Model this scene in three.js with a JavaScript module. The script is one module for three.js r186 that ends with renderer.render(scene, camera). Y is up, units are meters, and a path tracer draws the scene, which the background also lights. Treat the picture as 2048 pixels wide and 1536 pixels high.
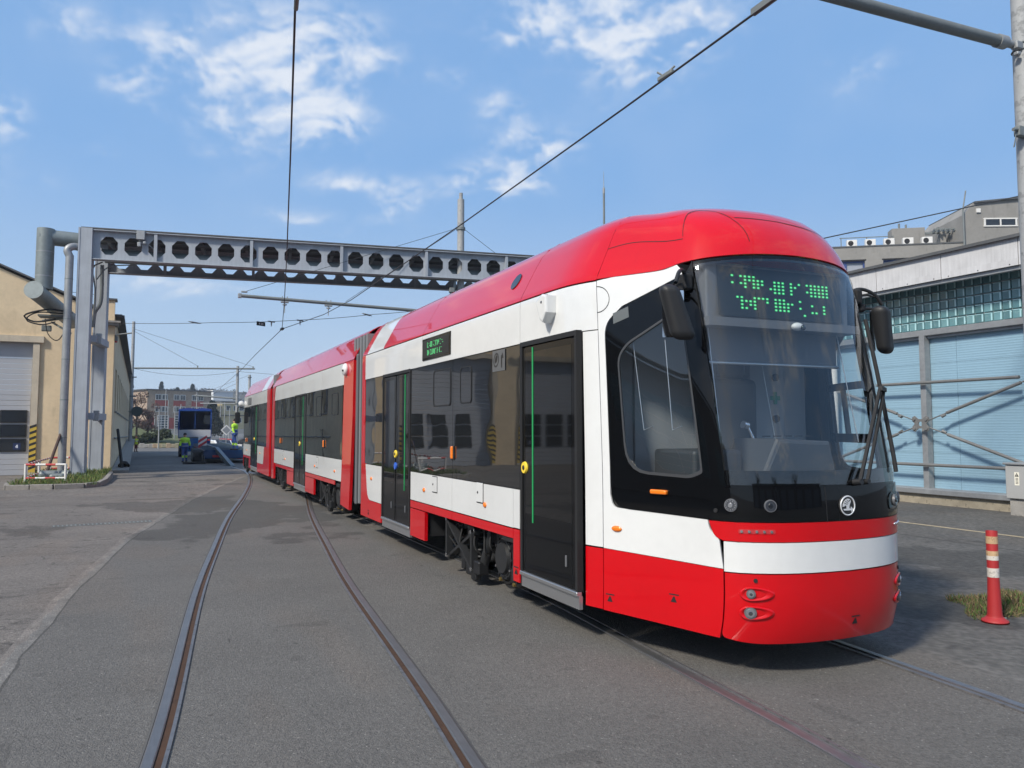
import * as THREE from 'three';
import { mergeGeometries } from 'three/addons/utils/BufferGeometryUtils.js';
import { RoundedBoxGeometry } from 'three/addons/geometries/RoundedBoxGeometry.js';
import { MarchingCubes } from 'three/addons/objects/MarchingCubes.js';
import { ImprovedNoise } from 'three/addons/math/ImprovedNoise.js';

// ---------- camera, sky, sun, exposure ----------
const scene = new THREE.Scene();
const EYE = 1.6;
const camera = new THREE.PerspectiveCamera(51.282, 4 / 3, 0.05, 4000);
camera.position.set(0, EYE, 0);
camera.rotation.order = 'YXZ';
camera.rotation.set(THREE.MathUtils.degToRad(3.9685), THREE.MathUtils.degToRad(-23.9977), 0);
camera.setViewOffset(2048, 1536, 0, 22, 2048, 1536);
scene.add(camera);
const renderer = new THREE.WebGLRenderer({ antialias: true });
renderer.toneMapping = THREE.LinearToneMapping;
renderer.toneMappingExposure = 1.05;
renderer.shadowMap.enabled = true;

const SUN = new THREE.Vector3(-0.66, 0.66, 0.33).normalize();
const sun = new THREE.DirectionalLight(new THREE.Color(1, 0.93, 0.82), 4.4);
sun.position.copy(SUN).multiplyScalar(120);
sun.shadow.radius = 13;
sun.castShadow = true;
sun.shadow.mapSize.set(4096, 4096);
Object.assign(sun.shadow.camera, { left: -60, right: 60, top: 60, bottom: -60, far: 400 });
scene.add(sun, sun.target);

const perlin = new ImprovedNoise();
const smooth = (a, b, x) => { const t = Math.min(1, Math.max(0, (x - a) / (b - a))); return t * t * (3 - 2 * t); };
const lerp = (a, b, t) => a + (b - a) * t;
function fbm3(x, y, z, n, lac = 2.1, gain = 0.52) { let s = 0, a = 1, t = 0; for (let i = 0; i < n; i++) { s += a * perlin.noise(x, y, z); t += a; x = x * lac + 17.3; y = y * lac + 5.1; z = z * lac + 9.7; a *= gain; } return s / t; }

// sky: clear blue air with thin broken cumulus
{
  const W = 2816, H = 1408, data = new Float32Array(W * H * 4);
  // cloud banks: direction, angular size along the horizon and upward, density
  const banks = [
    [0.13, 0.427, -0.897, 0.075, 0.045, 0.46], [0.07, 0.377, -0.924, 0.05, 0.07, 0.5], [0.176, 0.358, -0.917, 0.055, 0.032, 0.5], [0.18, 0.445, -0.884, 0.065, 0.035, 0.34],
    [0.15, 0.39, -0.9, 0.05, 0.06, 0.3],
    [-0.002, 0.406, -0.914, 0.035, 0.03, 0.55], [-0.035, 0.377, -0.926, 0.03, 0.022, 0.42], [-0.087, 0.417, -0.905, 0.045, 0.03, 0.3],
    [0.379, 0.466, -0.8, 0.075, 0.035, 0.42], [0.486, 0.434, -0.759, 0.055, 0.055, 0.48], [0.521, 0.458, -0.72, 0.08, 0.04, 0.42], [0.43, 0.47, -0.77, 0.06, 0.03, 0.36],
    [0.363, 0.301, -0.882, 0.06, 0.02, 0.7], [0.402, 0.34, -0.85, 0.06, 0.026, 0.5], [0.367, 0.388, -0.845, 0.03, 0.025, 0.34], [0.298, 0.409, -0.862, 0.03, 0.014, 0.36],
    [0.257, 0.281, -0.925, 0.03, 0.02, 0.6], [0.198, 0.295, -0.935, 0.045, 0.014, 0.4], [-0.151, 0.318, -0.936, 0.022, 0.028, 0.6], [0.686, 0.387, -0.615, 0.04, 0.025, 0.3],
    [-0.063, 0.3, -0.952, 0.025, 0.012, 0.18], [0.173, 0.251, -0.952, 0.08, 0.012, 0.3], [0.006, 0.169, -0.986, 0.1, 0.014, 0.32], [-0.12, 0.26, -0.95, 0.06, 0.02, 0.12],
  ].map((b) => ({ az: Math.atan2(b[2], b[0]), el: Math.asin(b[1] / Math.hypot(b[0], b[1], b[2])), rx: b[3], ry: b[4], k: b[5] }));
  const zen = [0.13, 0.275, 0.58], mid = [0.215, 0.42, 0.755], low = [0.5, 0.64, 0.79];
  const skyAt = (az, el, fine) => {
    const sy = Math.sin(el), cy = Math.cos(el), dx = Math.cos(az) * cy, dz = Math.sin(az) * cy;
    const e = Math.max(el, 0), f1 = smooth(0, 0.34, e), f2 = smooth(0.2, 1.25, e);
    const c = [0, 1, 2].map((k) => lerp(lerp(low[k], mid[k], Math.pow(f1, 0.8)), zen[k], f2));
    // forward scattering of thin haze round the sun
    const cs = Math.max(0, dx * SUN.x + sy * SUN.y + dz * SUN.z), glow = 0.55 * Math.pow(cs, 6) + 1.6 * Math.pow(cs, 60);
    for (let k = 0; k < 3; k++) c[k] += glow * [1, 0.95, 0.88][k];
    if (el > -0.02) {
      const wx = dx * 7, wy = sy * 9, wz = dz * 7;
      const n1 = fbm3(wx + 3, wy + 8, wz, 3), n2 = fbm3(wx * 3.2 + n1 * 2, wy * 4.4 + n1 * 2, wz * 3.2 + 4, fine ? 7 : 4, 2.05, 0.56), n3 = fine ? fbm3(dx * 70 + n2 * 3, sy * 95, dz * 70, 4) : 0;
      let m = 0;
      for (const b of banks) {
        let da = az - b.az; if (da > Math.PI) da -= 2 * Math.PI; if (da < -Math.PI) da += 2 * Math.PI;
        const u = (da * Math.cos(b.el) + n1 * 0.03) / b.rx, v = (el - b.el + n2 * 0.018) / b.ry, q = u * u + v * v;
        if (q < 9) m += b.k * Math.exp(-q);
      }
      // the rest of the sky carries clouds of the same kind
      let away = Math.abs(az + Math.PI * 0.5 - 0.42); if (away > Math.PI) away = 2 * Math.PI - away;
      m += smooth(0.75, 1.1, away) * smooth(0.05, 0.3, el) * Math.max(0, fbm3(dx * 2.6 + 9, sy * 3.5, dz * 2.6, 4) * 2.2 + 0.22);
      const g = Math.min(1, m * 2.6), a = 0.8 * smooth(0.05, 1.3, m * (1.1 + 1.5 * n2) + g * (1.15 * n2 + 0.42 * n3)), wisp = 0.12 * g * smooth(-0.1, 0.4, n1 + n3 * 0.5);
      const veil = Math.max(0, 0.05 + 0.06 * n1) + wisp;
      for (let k = 0; k < 3; k++) { c[k] = lerp(c[k], [0.8, 0.84, 0.9][k], veil); c[k] = lerp(c[k], [0.84, 0.87, 0.92][k], a); }
    }
    return c;
  };
  // the part in front of the yard is computed finely, the rest from a coarser grid
  const w = 768, h = 384, coarse = new Float32Array(w * h * 3);
  for (let j = 0; j < h; j++) for (let i = 0; i < w; i++) coarse.set(skyAt(((i + 0.5) / w - 0.5) * 2 * Math.PI, ((j + 0.5) / h - 0.5) * Math.PI, false), (j * w + i) * 3);
  for (let j = 0; j < H; j++) {
    const el = ((j + 0.5) / H - 0.5) * Math.PI;
    for (let i = 0; i < W; i++) {
      const az = ((i + 0.5) / W - 0.5) * 2 * Math.PI, o = (j * W + i) * 4; let c;
      if (Math.abs(az + Math.PI * 0.5 - 0.42) < 0.8 && el > -0.02 && el < 0.68) c = skyAt(az, el, true);
      else {
        const x = ((i + 0.5) / W) * w - 0.5, y = Math.min(h - 1.001, Math.max(0, ((j + 0.5) / H) * h - 0.5)), x0 = Math.floor(x), y0 = Math.floor(y), fx = x - x0, fy = y - y0, xa = (x0 + w) % w, xb = (x0 + 1) % w;
const p = (y0 * w + xa) * 3, q = (y0 * w + xb) * 3, r = p + w * 3, t = q + w * 3;
        for (let k = 0; k < 3; k++) { const u = coarse[p + k] + (coarse[q + k] - coarse[p + k]) * fx, v = coarse[r + k] + (coarse[t + k] - coarse[r + k]) * fx; data[o + k] = u + (v - u) * fy; }
        data[o + 3] = 1; continue;
      }
      data[o] = c[0]; data[o + 1] = c[1]; data[o + 2] = c[2]; data[o + 3] = 1;
    }
  }
  const sky = new THREE.DataTexture(data, W, H, THREE.RGBAFormat, THREE.FloatType);
  sky.mapping = THREE.EquirectangularReflectionMapping;
  sky.magFilter = sky.minFilter = THREE.LinearFilter;
  sky.needsUpdate = true;
  scene.background = sky;
  scene.environment = sky;
}
scene.fog = new THREE.FogExp2(new THREE.Color(0.62, 0.72, 0.84), 0.0005);

// ---------- helpers ----------
let seedState = 1234567;
const rnd = () => { seedState = (seedState * 1664525 + 1013904223) >>> 0; return seedState / 4294967296; };
const rr = (a, b) => a + (b - a) * rnd();
const V = (x, y, z) => new THREE.Vector3(x, y, z);
const col = (r, g, b) => new THREE.Color().setRGB(r, g, b);
const used = new Map();
const numbered = (n) => { const k = used.get(n) ?? 0; used.set(n, k + 1); return k ? n + '_' + String(k).padStart(3, '0') : n; };
const gy = (z) => (z > -26 ? 0 : z > -90 ? (z + 26) * 0.0165 : -1.056);

function clean(g) {
  let q = g.index ? g.toNonIndexed() : g;
  for (const k of Object.keys(q.attributes)) if (!['position', 'normal', 'uv', 'color'].includes(k)) q.deleteAttribute(k);
  if (!q.attributes.normal) q.computeVertexNormals();
  if (!q.attributes.uv) q.setAttribute('uv', new THREE.BufferAttribute(new Float32Array(q.attributes.position.count * 2), 2));
  return q;
}
function boxUV(g) {   // uv in metres, laid on the face each triangle looks along
  const p = g.attributes.position, n = g.attributes.normal, uv = g.attributes.uv;
  for (let i = 0; i < p.count; i += 3) {
    const ax = Math.abs(n.getX(i) + n.getX(i + 1) + n.getX(i + 2)), ay = Math.abs(n.getY(i) + n.getY(i + 1) + n.getY(i + 2)), az = Math.abs(n.getZ(i) + n.getZ(i + 1) + n.getZ(i + 2));
    for (let k = i; k < i + 3; k++) {
      const x = p.getX(k), y = p.getY(k), z = p.getZ(k);
      if (ay >= ax && ay >= az) uv.setXY(k, x, z); else if (ax >= az) uv.setXY(k, z, y); else uv.setXY(k, x, y);
    }
  }
  return g;
}
function geo(list, keep) {
  const a = (Array.isArray(list) ? list : [list]).map(clean), hasC = a.some((g) => g.attributes.color);
  for (const g of a) {
    if (hasC && !g.attributes.color) g.setAttribute('color', new THREE.BufferAttribute(new Float32Array(g.attributes.position.count * 3).fill(1), 3));
  }
  const m = a.length > 1 ? mergeGeometries(a) : a[0];
  return keep ? m : boxUV(m);
}
function obj(name, list, mat, parent = scene, keep = false) {
  const m = new THREE.Mesh(list.isBufferGeometry && list.userData.done ? list : geo(list, keep), mat);
  m.name = parent === scene ? numbered(name) : name;
  m.castShadow = m.receiveShadow = true;
  parent.add(m);
  return m;
}
const share = (list, keep) => { const g = geo(list, keep); g.userData.done = true; return g; };
function tag(o, label, category, group, kind) { o.userData.label = label; if (category) o.userData.category = category; if (group) o.userData.group = group; if (kind) o.userData.kind = kind; return o; }
function thing(name, label, category, pos = [0, 0, 0], ry = 0, group) {
  const o = new THREE.Group(); o.name = numbered(name); o.position.set(...pos); o.rotation.y = ry; scene.add(o);
  return tag(o, label, category, group);
}
function part(name, parent, label) { const o = new THREE.Group(); o.name = name; parent.add(o); if (label) o.userData.label = label; return o; }
function struct(o, label) { o.userData.kind = 'structure'; if (label) o.userData.label = label; return o; }
function copyOf(src, label, pos, ry) {
  const c = src.clone(); c.name = numbered(src.name.replace(/_\d{3}$/, '')); c.userData = { ...src.userData }; if (label) c.userData.label = label;
  if (pos) c.position.set(...pos); if (ry !== undefined) c.rotation.y = ry; scene.add(c); return c;
}

const box = (w, h, d, x = 0, y = 0, z = 0) => new THREE.BoxGeometry(w, h, d).translate(x, y, z);
const rbox = (w, h, d, x = 0, y = 0, z = 0, r = 0.02, s = 1) => new RoundedBoxGeometry(w, h, d, s, Math.min(r, w / 2.01, h / 2.01, d / 2.01)).translate(x, y, z);
function cylB(p, q, r1, r2 = r1, n = 10, open = false) {   // cylinder from p to q
  const a = p.isVector3 ? p : V(...p), b = q.isVector3 ? q : V(...q), d = b.clone().sub(a), g = new THREE.CylinderGeometry(r2, r1, d.length(), n, 1, open);
  g.applyQuaternion(new THREE.Quaternion().setFromUnitVectors(V(0, 1, 0), d.clone().normalize()));
  const m = a.add(b).multiplyScalar(0.5); return g.translate(m.x, m.y, m.z);
}
function barB(p, q, w, h, up = V(0, 1, 0)) {   // square bar from p to q
  const a = p.isVector3 ? p.clone() : V(...p), b = q.isVector3 ? q.clone() : V(...q), d = b.clone().sub(a), L = d.length(), z = d.clone().normalize();
  const x = new THREE.Vector3().crossVectors(up, z).normalize(), y = new THREE.Vector3().crossVectors(z, x);
  return new THREE.BoxGeometry(w, h, L).applyMatrix4(new THREE.Matrix4().makeBasis(x, y, z).setPosition(a.add(b).multiplyScalar(0.5)));
}
function tubeP(pts, r, n = 8, seg, closed = false) {
  const c = new THREE.CatmullRomCurve3(pts.map((p) => (p.isVector3 ? p : V(...p))), closed, 'catmullrom', 0.5);
  return new THREE.TubeGeometry(c, seg ?? pts.length * 6, r, n, closed);
}
function tubeL(pts, r, n = 8) {   // straight runs with mitred joints
  const path = new THREE.CurvePath(); for (let i = 0; i + 1 < pts.length; i++) path.add(new THREE.LineCurve3(V(...pts[i]), V(...pts[i + 1])));
  const out = []; for (let i = 0; i + 1 < pts.length; i++) out.push(cylB(pts[i], pts[i + 1], r, r, n)); for (let i = 1; i + 1 < pts.length; i++) out.push(new THREE.SphereGeometry(r * 1.01, n, 6).translate(...pts[i])); return out;
}
function shapeG(pts, depth, holes = [], bevel = 0) {   // outline in x-y, thick along z from 0
  const s = new THREE.Shape(pts.map((p) => new THREE.Vector2(...p))); for (const h of holes) s.holes.push(new THREE.Path(h.map((p) => new THREE.Vector2(...p))));
  return new THREE.ExtrudeGeometry(s, { depth, bevelEnabled: bevel > 0, bevelSize: bevel, bevelThickness: bevel, bevelSegments: 2, bevelOffset: -bevel, steps: 1, curveSegments: 8 });
}
function paintG(g, c) { const q = clean(g), a = new Float32Array(q.attributes.position.count * 3); for (let i = 0; i < a.length; i += 3) { a[i] = c[0]; a[i + 1] = c[1]; a[i + 2] = c[2]; } q.setAttribute('color', new THREE.BufferAttribute(a, 3)); return q; }
const move = (g, x, y, z) => g.translate(x, y, z);

// ---------- textures and materials ----------
function hash2(x, y, s) { let h = (Math.imul(x, 374761393) + Math.imul(y, 668265263) + Math.imul(s, 982451653)) | 0; h = Math.imul(h ^ (h >>> 13), 1274126177); return ((h ^ (h >>> 16)) >>> 0) / 4294967296; }
function vn(x, y, per, s) {   // value noise; repeats after per cells (0: never)
  let x0 = Math.floor(x), y0 = Math.floor(y); const fx = x - x0, fy = y - y0, u = fx * fx * (3 - 2 * fx), v = fy * fy * (3 - 2 * fy); let x1 = x0 + 1, y1 = y0 + 1;
  if (per) { x0 = ((x0 % per) + per) % per; x1 = ((x1 % per) + per) % per; y0 = ((y0 % per) + per) % per; y1 = ((y1 % per) + per) % per; }
  const s0 = Math.imul(s, 982451653), p0 = Math.imul(x0, 374761393) + s0, p1 = Math.imul(x1, 374761393) + s0, q0 = Math.imul(y0, 668265263), q1 = Math.imul(y1, 668265263);
  let a = (p0 + q0) | 0, b = (p1 + q0) | 0, c = (p0 + q1) | 0, d = (p1 + q1) | 0;
  a = Math.imul(a ^ (a >>> 13), 1274126177); a = ((a ^ (a >>> 16)) >>> 0) * 2.3283064365386963e-10;
  b = Math.imul(b ^ (b >>> 13), 1274126177); b = ((b ^ (b >>> 16)) >>> 0) * 2.3283064365386963e-10;
  c = Math.imul(c ^ (c >>> 13), 1274126177); c = ((c ^ (c >>> 16)) >>> 0) * 2.3283064365386963e-10;
  d = Math.imul(d ^ (d >>> 13), 1274126177); d = ((d ^ (d >>> 16)) >>> 0) * 2.3283064365386963e-10;
  return a + (b - a) * u + (c - a) * v + (a - b - c + d) * u * v;
}
function vf(x, y, oct, per, s) { let r = 0, a = 0.5, t = 0; for (let i = 0; i < oct; i++) { r += a * vn(x, y, per, s + i); t += a; x *= 2; y *= 2; per *= 2; a *= 0.55; } return r / t; }
function dataTex(w, h, fn, srgb = true) {
  const d = new Uint8Array(w * h * 4);
  for (let j = 0; j < h; j++) for (let i = 0; i < w; i++) { const c = fn((i + 0.5) / w, (j + 0.5) / h), o = (j * w + i) * 4; for (let k = 0; k < 3; k++) { let v = Math.min(1, Math.max(0, c.length ? c[k] : c)); if (srgb) v = v <= 0.0031308 ? v * 12.92 : 1.055 * Math.pow(v, 1 / 2.4) - 0.055; d[o + k] = v * 255; } d[o + 3] = 255; }
  const t = new THREE.DataTexture(d, w, h); t.wrapS = t.wrapT = THREE.RepeatWrapping; t.magFilter = THREE.LinearFilter; t.minFilter = THREE.LinearMipmapLinearFilter; t.generateMipmaps = true;
  if (srgb) t.colorSpace = THREE.SRGBColorSpace; t.needsUpdate = true; return t;
}
const rep = (t, m) => { const c = t.clone(); c.repeat.set(1 / m, 1 / m); c.needsUpdate = true; return c; };
// grey-scale surface patterns, multiplied by each material's own colour
const TX = {
  plaster: dataTex(512, 512, (u, v) => { const a = vf(u * 4, v * 4, 5, 4, 3), b = vf(u * 40, v * 40, 3, 40, 9), s = vf(u * 18, v * 3, 3, 3 * 6, 12); return 0.8 + 0.26 * (a - 0.5) + 0.1 * (b - 0.5) - 0.1 * smooth(0.6, 0.85, s); }),
  streak: dataTex(512, 512, (u, v) => { const a = vf(u * 48, v * 3, 4, 48, 31), b = vf(u * 5, v * 5, 4, 5, 41), c = vf(u * 90, v * 90, 2, 90, 47); return 0.82 + 0.2 * (a - 0.5) + 0.2 * (b - 0.5) + 0.05 * (c - 0.5); }),
  galv: dataTex(512, 512, (u, v) => { const a = vf(u * 24, v * 24, 2, 24, 51), b = vf(u * 4, v * 4, 4, 4, 57), c = vf(u * 70, v * 70, 2, 70, 59); return 0.8 + 0.16 * (a - 0.5) + 0.24 * (b - 0.5) + 0.08 * (c - 0.5); }),
  concrete: dataTex(512, 512, (u, v) => { const a = vf(u * 6, v * 6, 5, 6, 61), b = vf(u * 120, v * 120, 2, 120, 63), p = vf(u * 14, v * 14, 4, 14, 67); return 0.78 + 0.4 * (a - 0.5) + 0.16 * (b - 0.5) - 0.25 * smooth(0.62, 0.75, p); }),
  worn: dataTex(512, 512, (u, v) => { const a = vf(u * 3, v * 3, 5, 3, 71), b = vf(u * 60, v * 60, 3, 60, 77); return 0.88 + 0.14 * (a - 0.5) + 0.05 * (b - 0.5); }),
  grain: dataTex(512, 512, (u, v) => 0.6 * vf(u * 64, v * 64, 3, 64, 81) + 0.4 * vf(u * 160, v * 160, 2, 160, 83), false),
  wave: (() => { const n = 256, d = new Float32Array(n * n * 4); for (let j = 0; j < n; j++) for (let i = 0; i < n; i++) { const v = vf(i / n * 3, j / n * 3, 2, 3, 91), o = (j * n + i) * 4; d[o] = d[o + 1] = d[o + 2] = v; d[o + 3] = 1; } const t = new THREE.DataTexture(d, n, n, THREE.RGBAFormat, THREE.FloatType); t.wrapS = t.wrapT = THREE.RepeatWrapping; t.magFilter = t.minFilter = THREE.LinearFilter; t.needsUpdate = true; return t; })(),
};
function M(color, o = {}) {
  const { tex, size = 2, bump, bumpSize = 1, ...rest } = o;
  const m = new THREE.MeshPhysicalMaterial({ color, roughness: 0.7, ...rest });
  if (tex) m.map = rep(TX[tex], size);
  if (bump) { m.bumpMap = rep(TX.grain, bumpSize); m.bumpScale = bump; }
  return m;
}
const paint = (c, o = {}) => M(c, { roughness: 0.42, specularIntensity: 0.25, clearcoat: 1, clearcoatRoughness: 0.03, ...o });
const MAT = {
  red: paint(col(0.62, 0.002, 0.007), { clearcoat: 0.85, roughness: 0.3, tex: 'worn', size: 3 }),
  white: paint(col(0.775, 0.785, 0.775), { tex: 'worn', size: 3 }),
  black: paint(col(0.003, 0.0033, 0.004), { roughness: 0.3, clearcoat: 0.6, specularIntensity: 0.1 }),
  blackMatt: M(col(0.014, 0.0145, 0.016), { roughness: 0.55 }),
  rubber: M(col(0.012, 0.012, 0.013), { roughness: 0.8 }),
  darkGlass: M(col(0.012, 0.013, 0.014), { roughness: 0.02, ior: 1.85 }),
  cabGlass: M(col(0.87, 0.9, 0.91), { roughness: 0, transmission: 1, thickness: 0, ior: 1.75 }),
  sealGrey: M(col(0.05, 0.052, 0.056), { roughness: 0.35 }),
  greyTrim: M(col(0.12, 0.125, 0.135), { roughness: 0.45 }),
  cabGrey: M(col(0.31, 0.315, 0.32), { roughness: 0.6 }),
  cabDark: M(col(0.045, 0.047, 0.05), { roughness: 0.6 }),
  silver: M(col(0.6, 0.61, 0.62), { roughness: 0.35, metalness: 0.9 }),
  steel: M(col(0.42, 0.42, 0.43), { roughness: 0.32, metalness: 0.95, tex: 'streak', size: 0.7 }),
  chrome: M(col(0.8, 0.8, 0.82), { roughness: 0.12, metalness: 1 }),
  bogie: M(col(0.013, 0.0135, 0.015), { roughness: 0.5, tex: 'concrete', size: 0.5 }),
  bogieGrey: M(col(0.022, 0.023, 0.025), { roughness: 0.55, tex: 'concrete', size: 0.4 }),
  emblem: M(col(0.7, 0.71, 0.72), { roughness: 0.35, metalness: 0.3 }),
  brass: M(col(0.5, 0.36, 0.12), { roughness: 0.35, metalness: 0.9 }),
  amber: M(col(0.85, 0.2, 0.01), { roughness: 0.2, clearcoat: 1 }),
  yellow: M(col(0.85, 0.62, 0.05), { roughness: 0.4 }),
  blueBtn: M(col(0.03, 0.12, 0.55), { roughness: 0.4 }),
  greenStrip: M(col(0.02, 0.32, 0.1), { roughness: 0.4, emissive: col(0.01, 0.2, 0.06), emissiveIntensity: 0.1 }),
  bellows: M(col(0.2, 0.205, 0.215), { roughness: 0.75, tex: 'worn', size: 1 }),
  lens: M(col(0.3, 0.31, 0.33), { roughness: 0.12, clearcoat: 1, metalness: 0.5 }),
  reflector: M(col(0.3, 0.3, 0.31), { roughness: 0.2, metalness: 1 }),
  clear: M(col(1, 1, 1), { roughness: 0.02, transmission: 1, thickness: 0 }),
  gantry: M(col(0.37, 0.405, 0.45), { roughness: 0.55, tex: 'streak', size: 2.2 }),
  tie: M(col(0.22, 0.22, 0.215), { roughness: 0.55, metalness: 0.2, tex: 'galv', size: 0.8 }),
  doorGlass: M(col(0.006, 0.0065, 0.007), { roughness: 0.03, ior: 1.5 }),
  galv: M(col(0.36, 0.375, 0.385), { roughness: 0.5, metalness: 0.35, tex: 'galv', size: 1.6 }),
  pipe: M(col(0.25, 0.285, 0.285), { roughness: 0.5, metalness: 0.3, tex: 'galv', size: 2 }),
  pole: M(col(0.4, 0.41, 0.41), { roughness: 0.65, tex: 'concrete', size: 1.4 }),
  boom: M(col(0.19, 0.21, 0.21), { roughness: 0.55, tex: 'galv', size: 0.9 }),
  wire: M(col(0.03, 0.03, 0.032), { roughness: 0.6 }),
  cream: M(col(0.84, 0.66, 0.43), { roughness: 0.9, tex: 'plaster', size: 3.6, bump: 0.003, bumpSize: 0.7 }),
  concrete: M(col(0.36, 0.345, 0.32), { roughness: 0.9, tex: 'concrete', size: 1.5, bump: 0.004, bumpSize: 0.5 }),
  roofDark: M(col(0.1, 0.105, 0.11), { roughness: 0.7, tex: 'streak', size: 2 }),
  doorSlat: M(col(0.42, 0.435, 0.47), { roughness: 0.5, tex: 'worn', size: 2 }),
  pane: M(col(0.02, 0.023, 0.028), { roughness: 0.04, ior: 1.6 }),
  brown: M(col(0.06, 0.035, 0.028), { roughness: 0.8 }),
  stripeY: M(col(0.66, 0.45, 0.06), { roughness: 0.7, tex: 'worn', size: 1 }),
  stripeB: M(col(0.02, 0.02, 0.02), { roughness: 0.7 }),
  signRed: M(col(0.5, 0.03, 0.035), { roughness: 0.5, tex: 'worn', size: 0.7 }),
  signWhite: M(col(0.74, 0.73, 0.7), { roughness: 0.55, tex: 'worn', size: 0.7 }),
};
MAT.red.bumpMap = MAT.white.bumpMap = rep(TX.wave, 2.6); MAT.red.bumpScale = MAT.white.bumpScale = 0.004;
MAT.darkGlass.bumpMap = rep(TX.wave, 1.5); MAT.darkGlass.bumpScale = 0.0022;
// ---------- ground: worn asphalt yard, one sheet in three nested pieces ----------
const XC = 4.17, HW = 1.22;      // tram centre line and half width
const seamX = (z) => (z > -8.67 ? lerp(-0.77, -0.9, smooth(-8.67, -6, z)) : z > -12.9 ? lerp(-0.35, -0.77, (z + 12.9) / 4.23) : z > -19.5 ? lerp(0.76, -0.35, (z + 19.5) / 6.57) : 0.76 + (-19.5 - z) * 0.22);
function asphalt(x, z, fine) {
  const big = vf(x * 0.35 + 40, z * 0.35 + 40, 3, 0, 5), mid = vf(x * 2.3, z * 2.3, 3, 0, 7);
  let v = 0.108 * (1 + 0.3 * (big - 0.5) + 0.2 * (mid - 0.5)), warm = 1.0;
  const d = x - seamX(z), jag = d + 0.05 * (vn(x * 6, z * 6, 0, 2) - 0.5);
  if (jag < 0 && z < -2) {   // older, paler, rougher paving left of the joint
    const patch = vf(x * 0.8, z * 1.6, 4, 0, 21);
    v *= 1.2 + 0.42 * (patch - 0.5); warm = 1.06; if (fine || true) v *= 0.82 + 0.36 * vn(x * 45, z * 45, 0, 99);
    const crack = Math.abs(vf(x * 0.55 + 9, z * 1.5, 4, 0, 25) - 0.5);
    if (crack < 0.006) v *= 0.62;
    v *= 1 - 0.3 * smooth(0.6, 0.72, vf(x * 0.3, z * 1.3, 4, 0, 29));
  }
  if (z < -2 && z > -30) { const w = 0.05 + 0.03 * vn(z * 3, 1, 0, 3); if (Math.abs(d) < w) v = lerp(v, 0.165, 0.75) * (0.85 + 0.35 * vn(x * 20, z * 9, 0, 11)); else if (Math.abs(d - w) < 0.014 + 0.012 * vn(z * 5, 4, 0, 8)) v *= 0.6; }   // sealed joint and its crack
  // damp and oil stains
  const st = (cx, cz, rx, rz, lo, s) => { const q = ((x - cx) / rx) ** 2 + ((z - cz) / rz) ** 2; return q > 2.2 ? 0 : smooth(lo, lo + 0.12, vf(x * 1.1 + s, z * 0.9, 5, 0, 33 + s) * 1.35 - 0.17 + 0.3 * (1 - q)); };
  const stain = Math.max(st(1.6, -16.2, 1.5, 3.6, 0.52, 1), st(0.6, -18.2, 1.6, 1.8, 0.46, 2), st(0.25, -13.4, 0.5, 1.6, 0.55, 8), st(9.3, -7.4, 1.2, 1.4, 0.6, 3), st(6.7, -5.3, 0.8, 0.75, 0.58, 4), st(8.6, -6.2, 1.4, 0.5, 0.7, 5), st(-1.4, -14.6, 1.3, 1.0, 0.75, 6), st(1, -27, 2, 3, 0.7, 7));
  v *= 1 - 0.38 * stain;
  if (x > 5.2) { v *= 0.86; if (Math.abs(x - 10.36 + 0.04 * Math.sin(z)) < 0.03) v *= 0.55; }
  // scraped, rusty dust beside the rails
  const rust = smooth(0.55, 0.8, vf(x * 1.6 + 3, z * 0.7, 2, 0, 45)) * 0.05;
  // hairline cracks and oil drips
  const cr = jag < -0.1 ? Math.abs(vf(x * 0.5 + 31, z * 1.3 + 8, 4, 0, 61) - 0.5) : 1; if (jag < -0.1 && cr < 0.005) v *= 0.6;
  if (vn(x * 3.1 + 5, z * 3.1, 0, 71) > 0.93) v *= 0.84;
  const sp = fine ? vn(x * 160, z * 160, 0, 51) * 0.55 + vn(x * 75, z * 75, 0, 53) * 0.45 : vn(x * 34, z * 34, 0, 55);
  v *= 0.58 + 0.84 * sp;
  if (fine && hash2(Math.floor(x * 130), Math.floor(z * 130), 9) > 0.994) v = Math.min(0.4, v * 2.1);
  if (vn(x * 9, z * 9, 0, 77) > 0.985) v *= 0.55;
  return [v * (1.04 * warm + rust), v * (0.995 + rust * 0.1), v * (0.92 - rust * 0.5 + (warm > 1 ? -0.03 : 0))];
}
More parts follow.
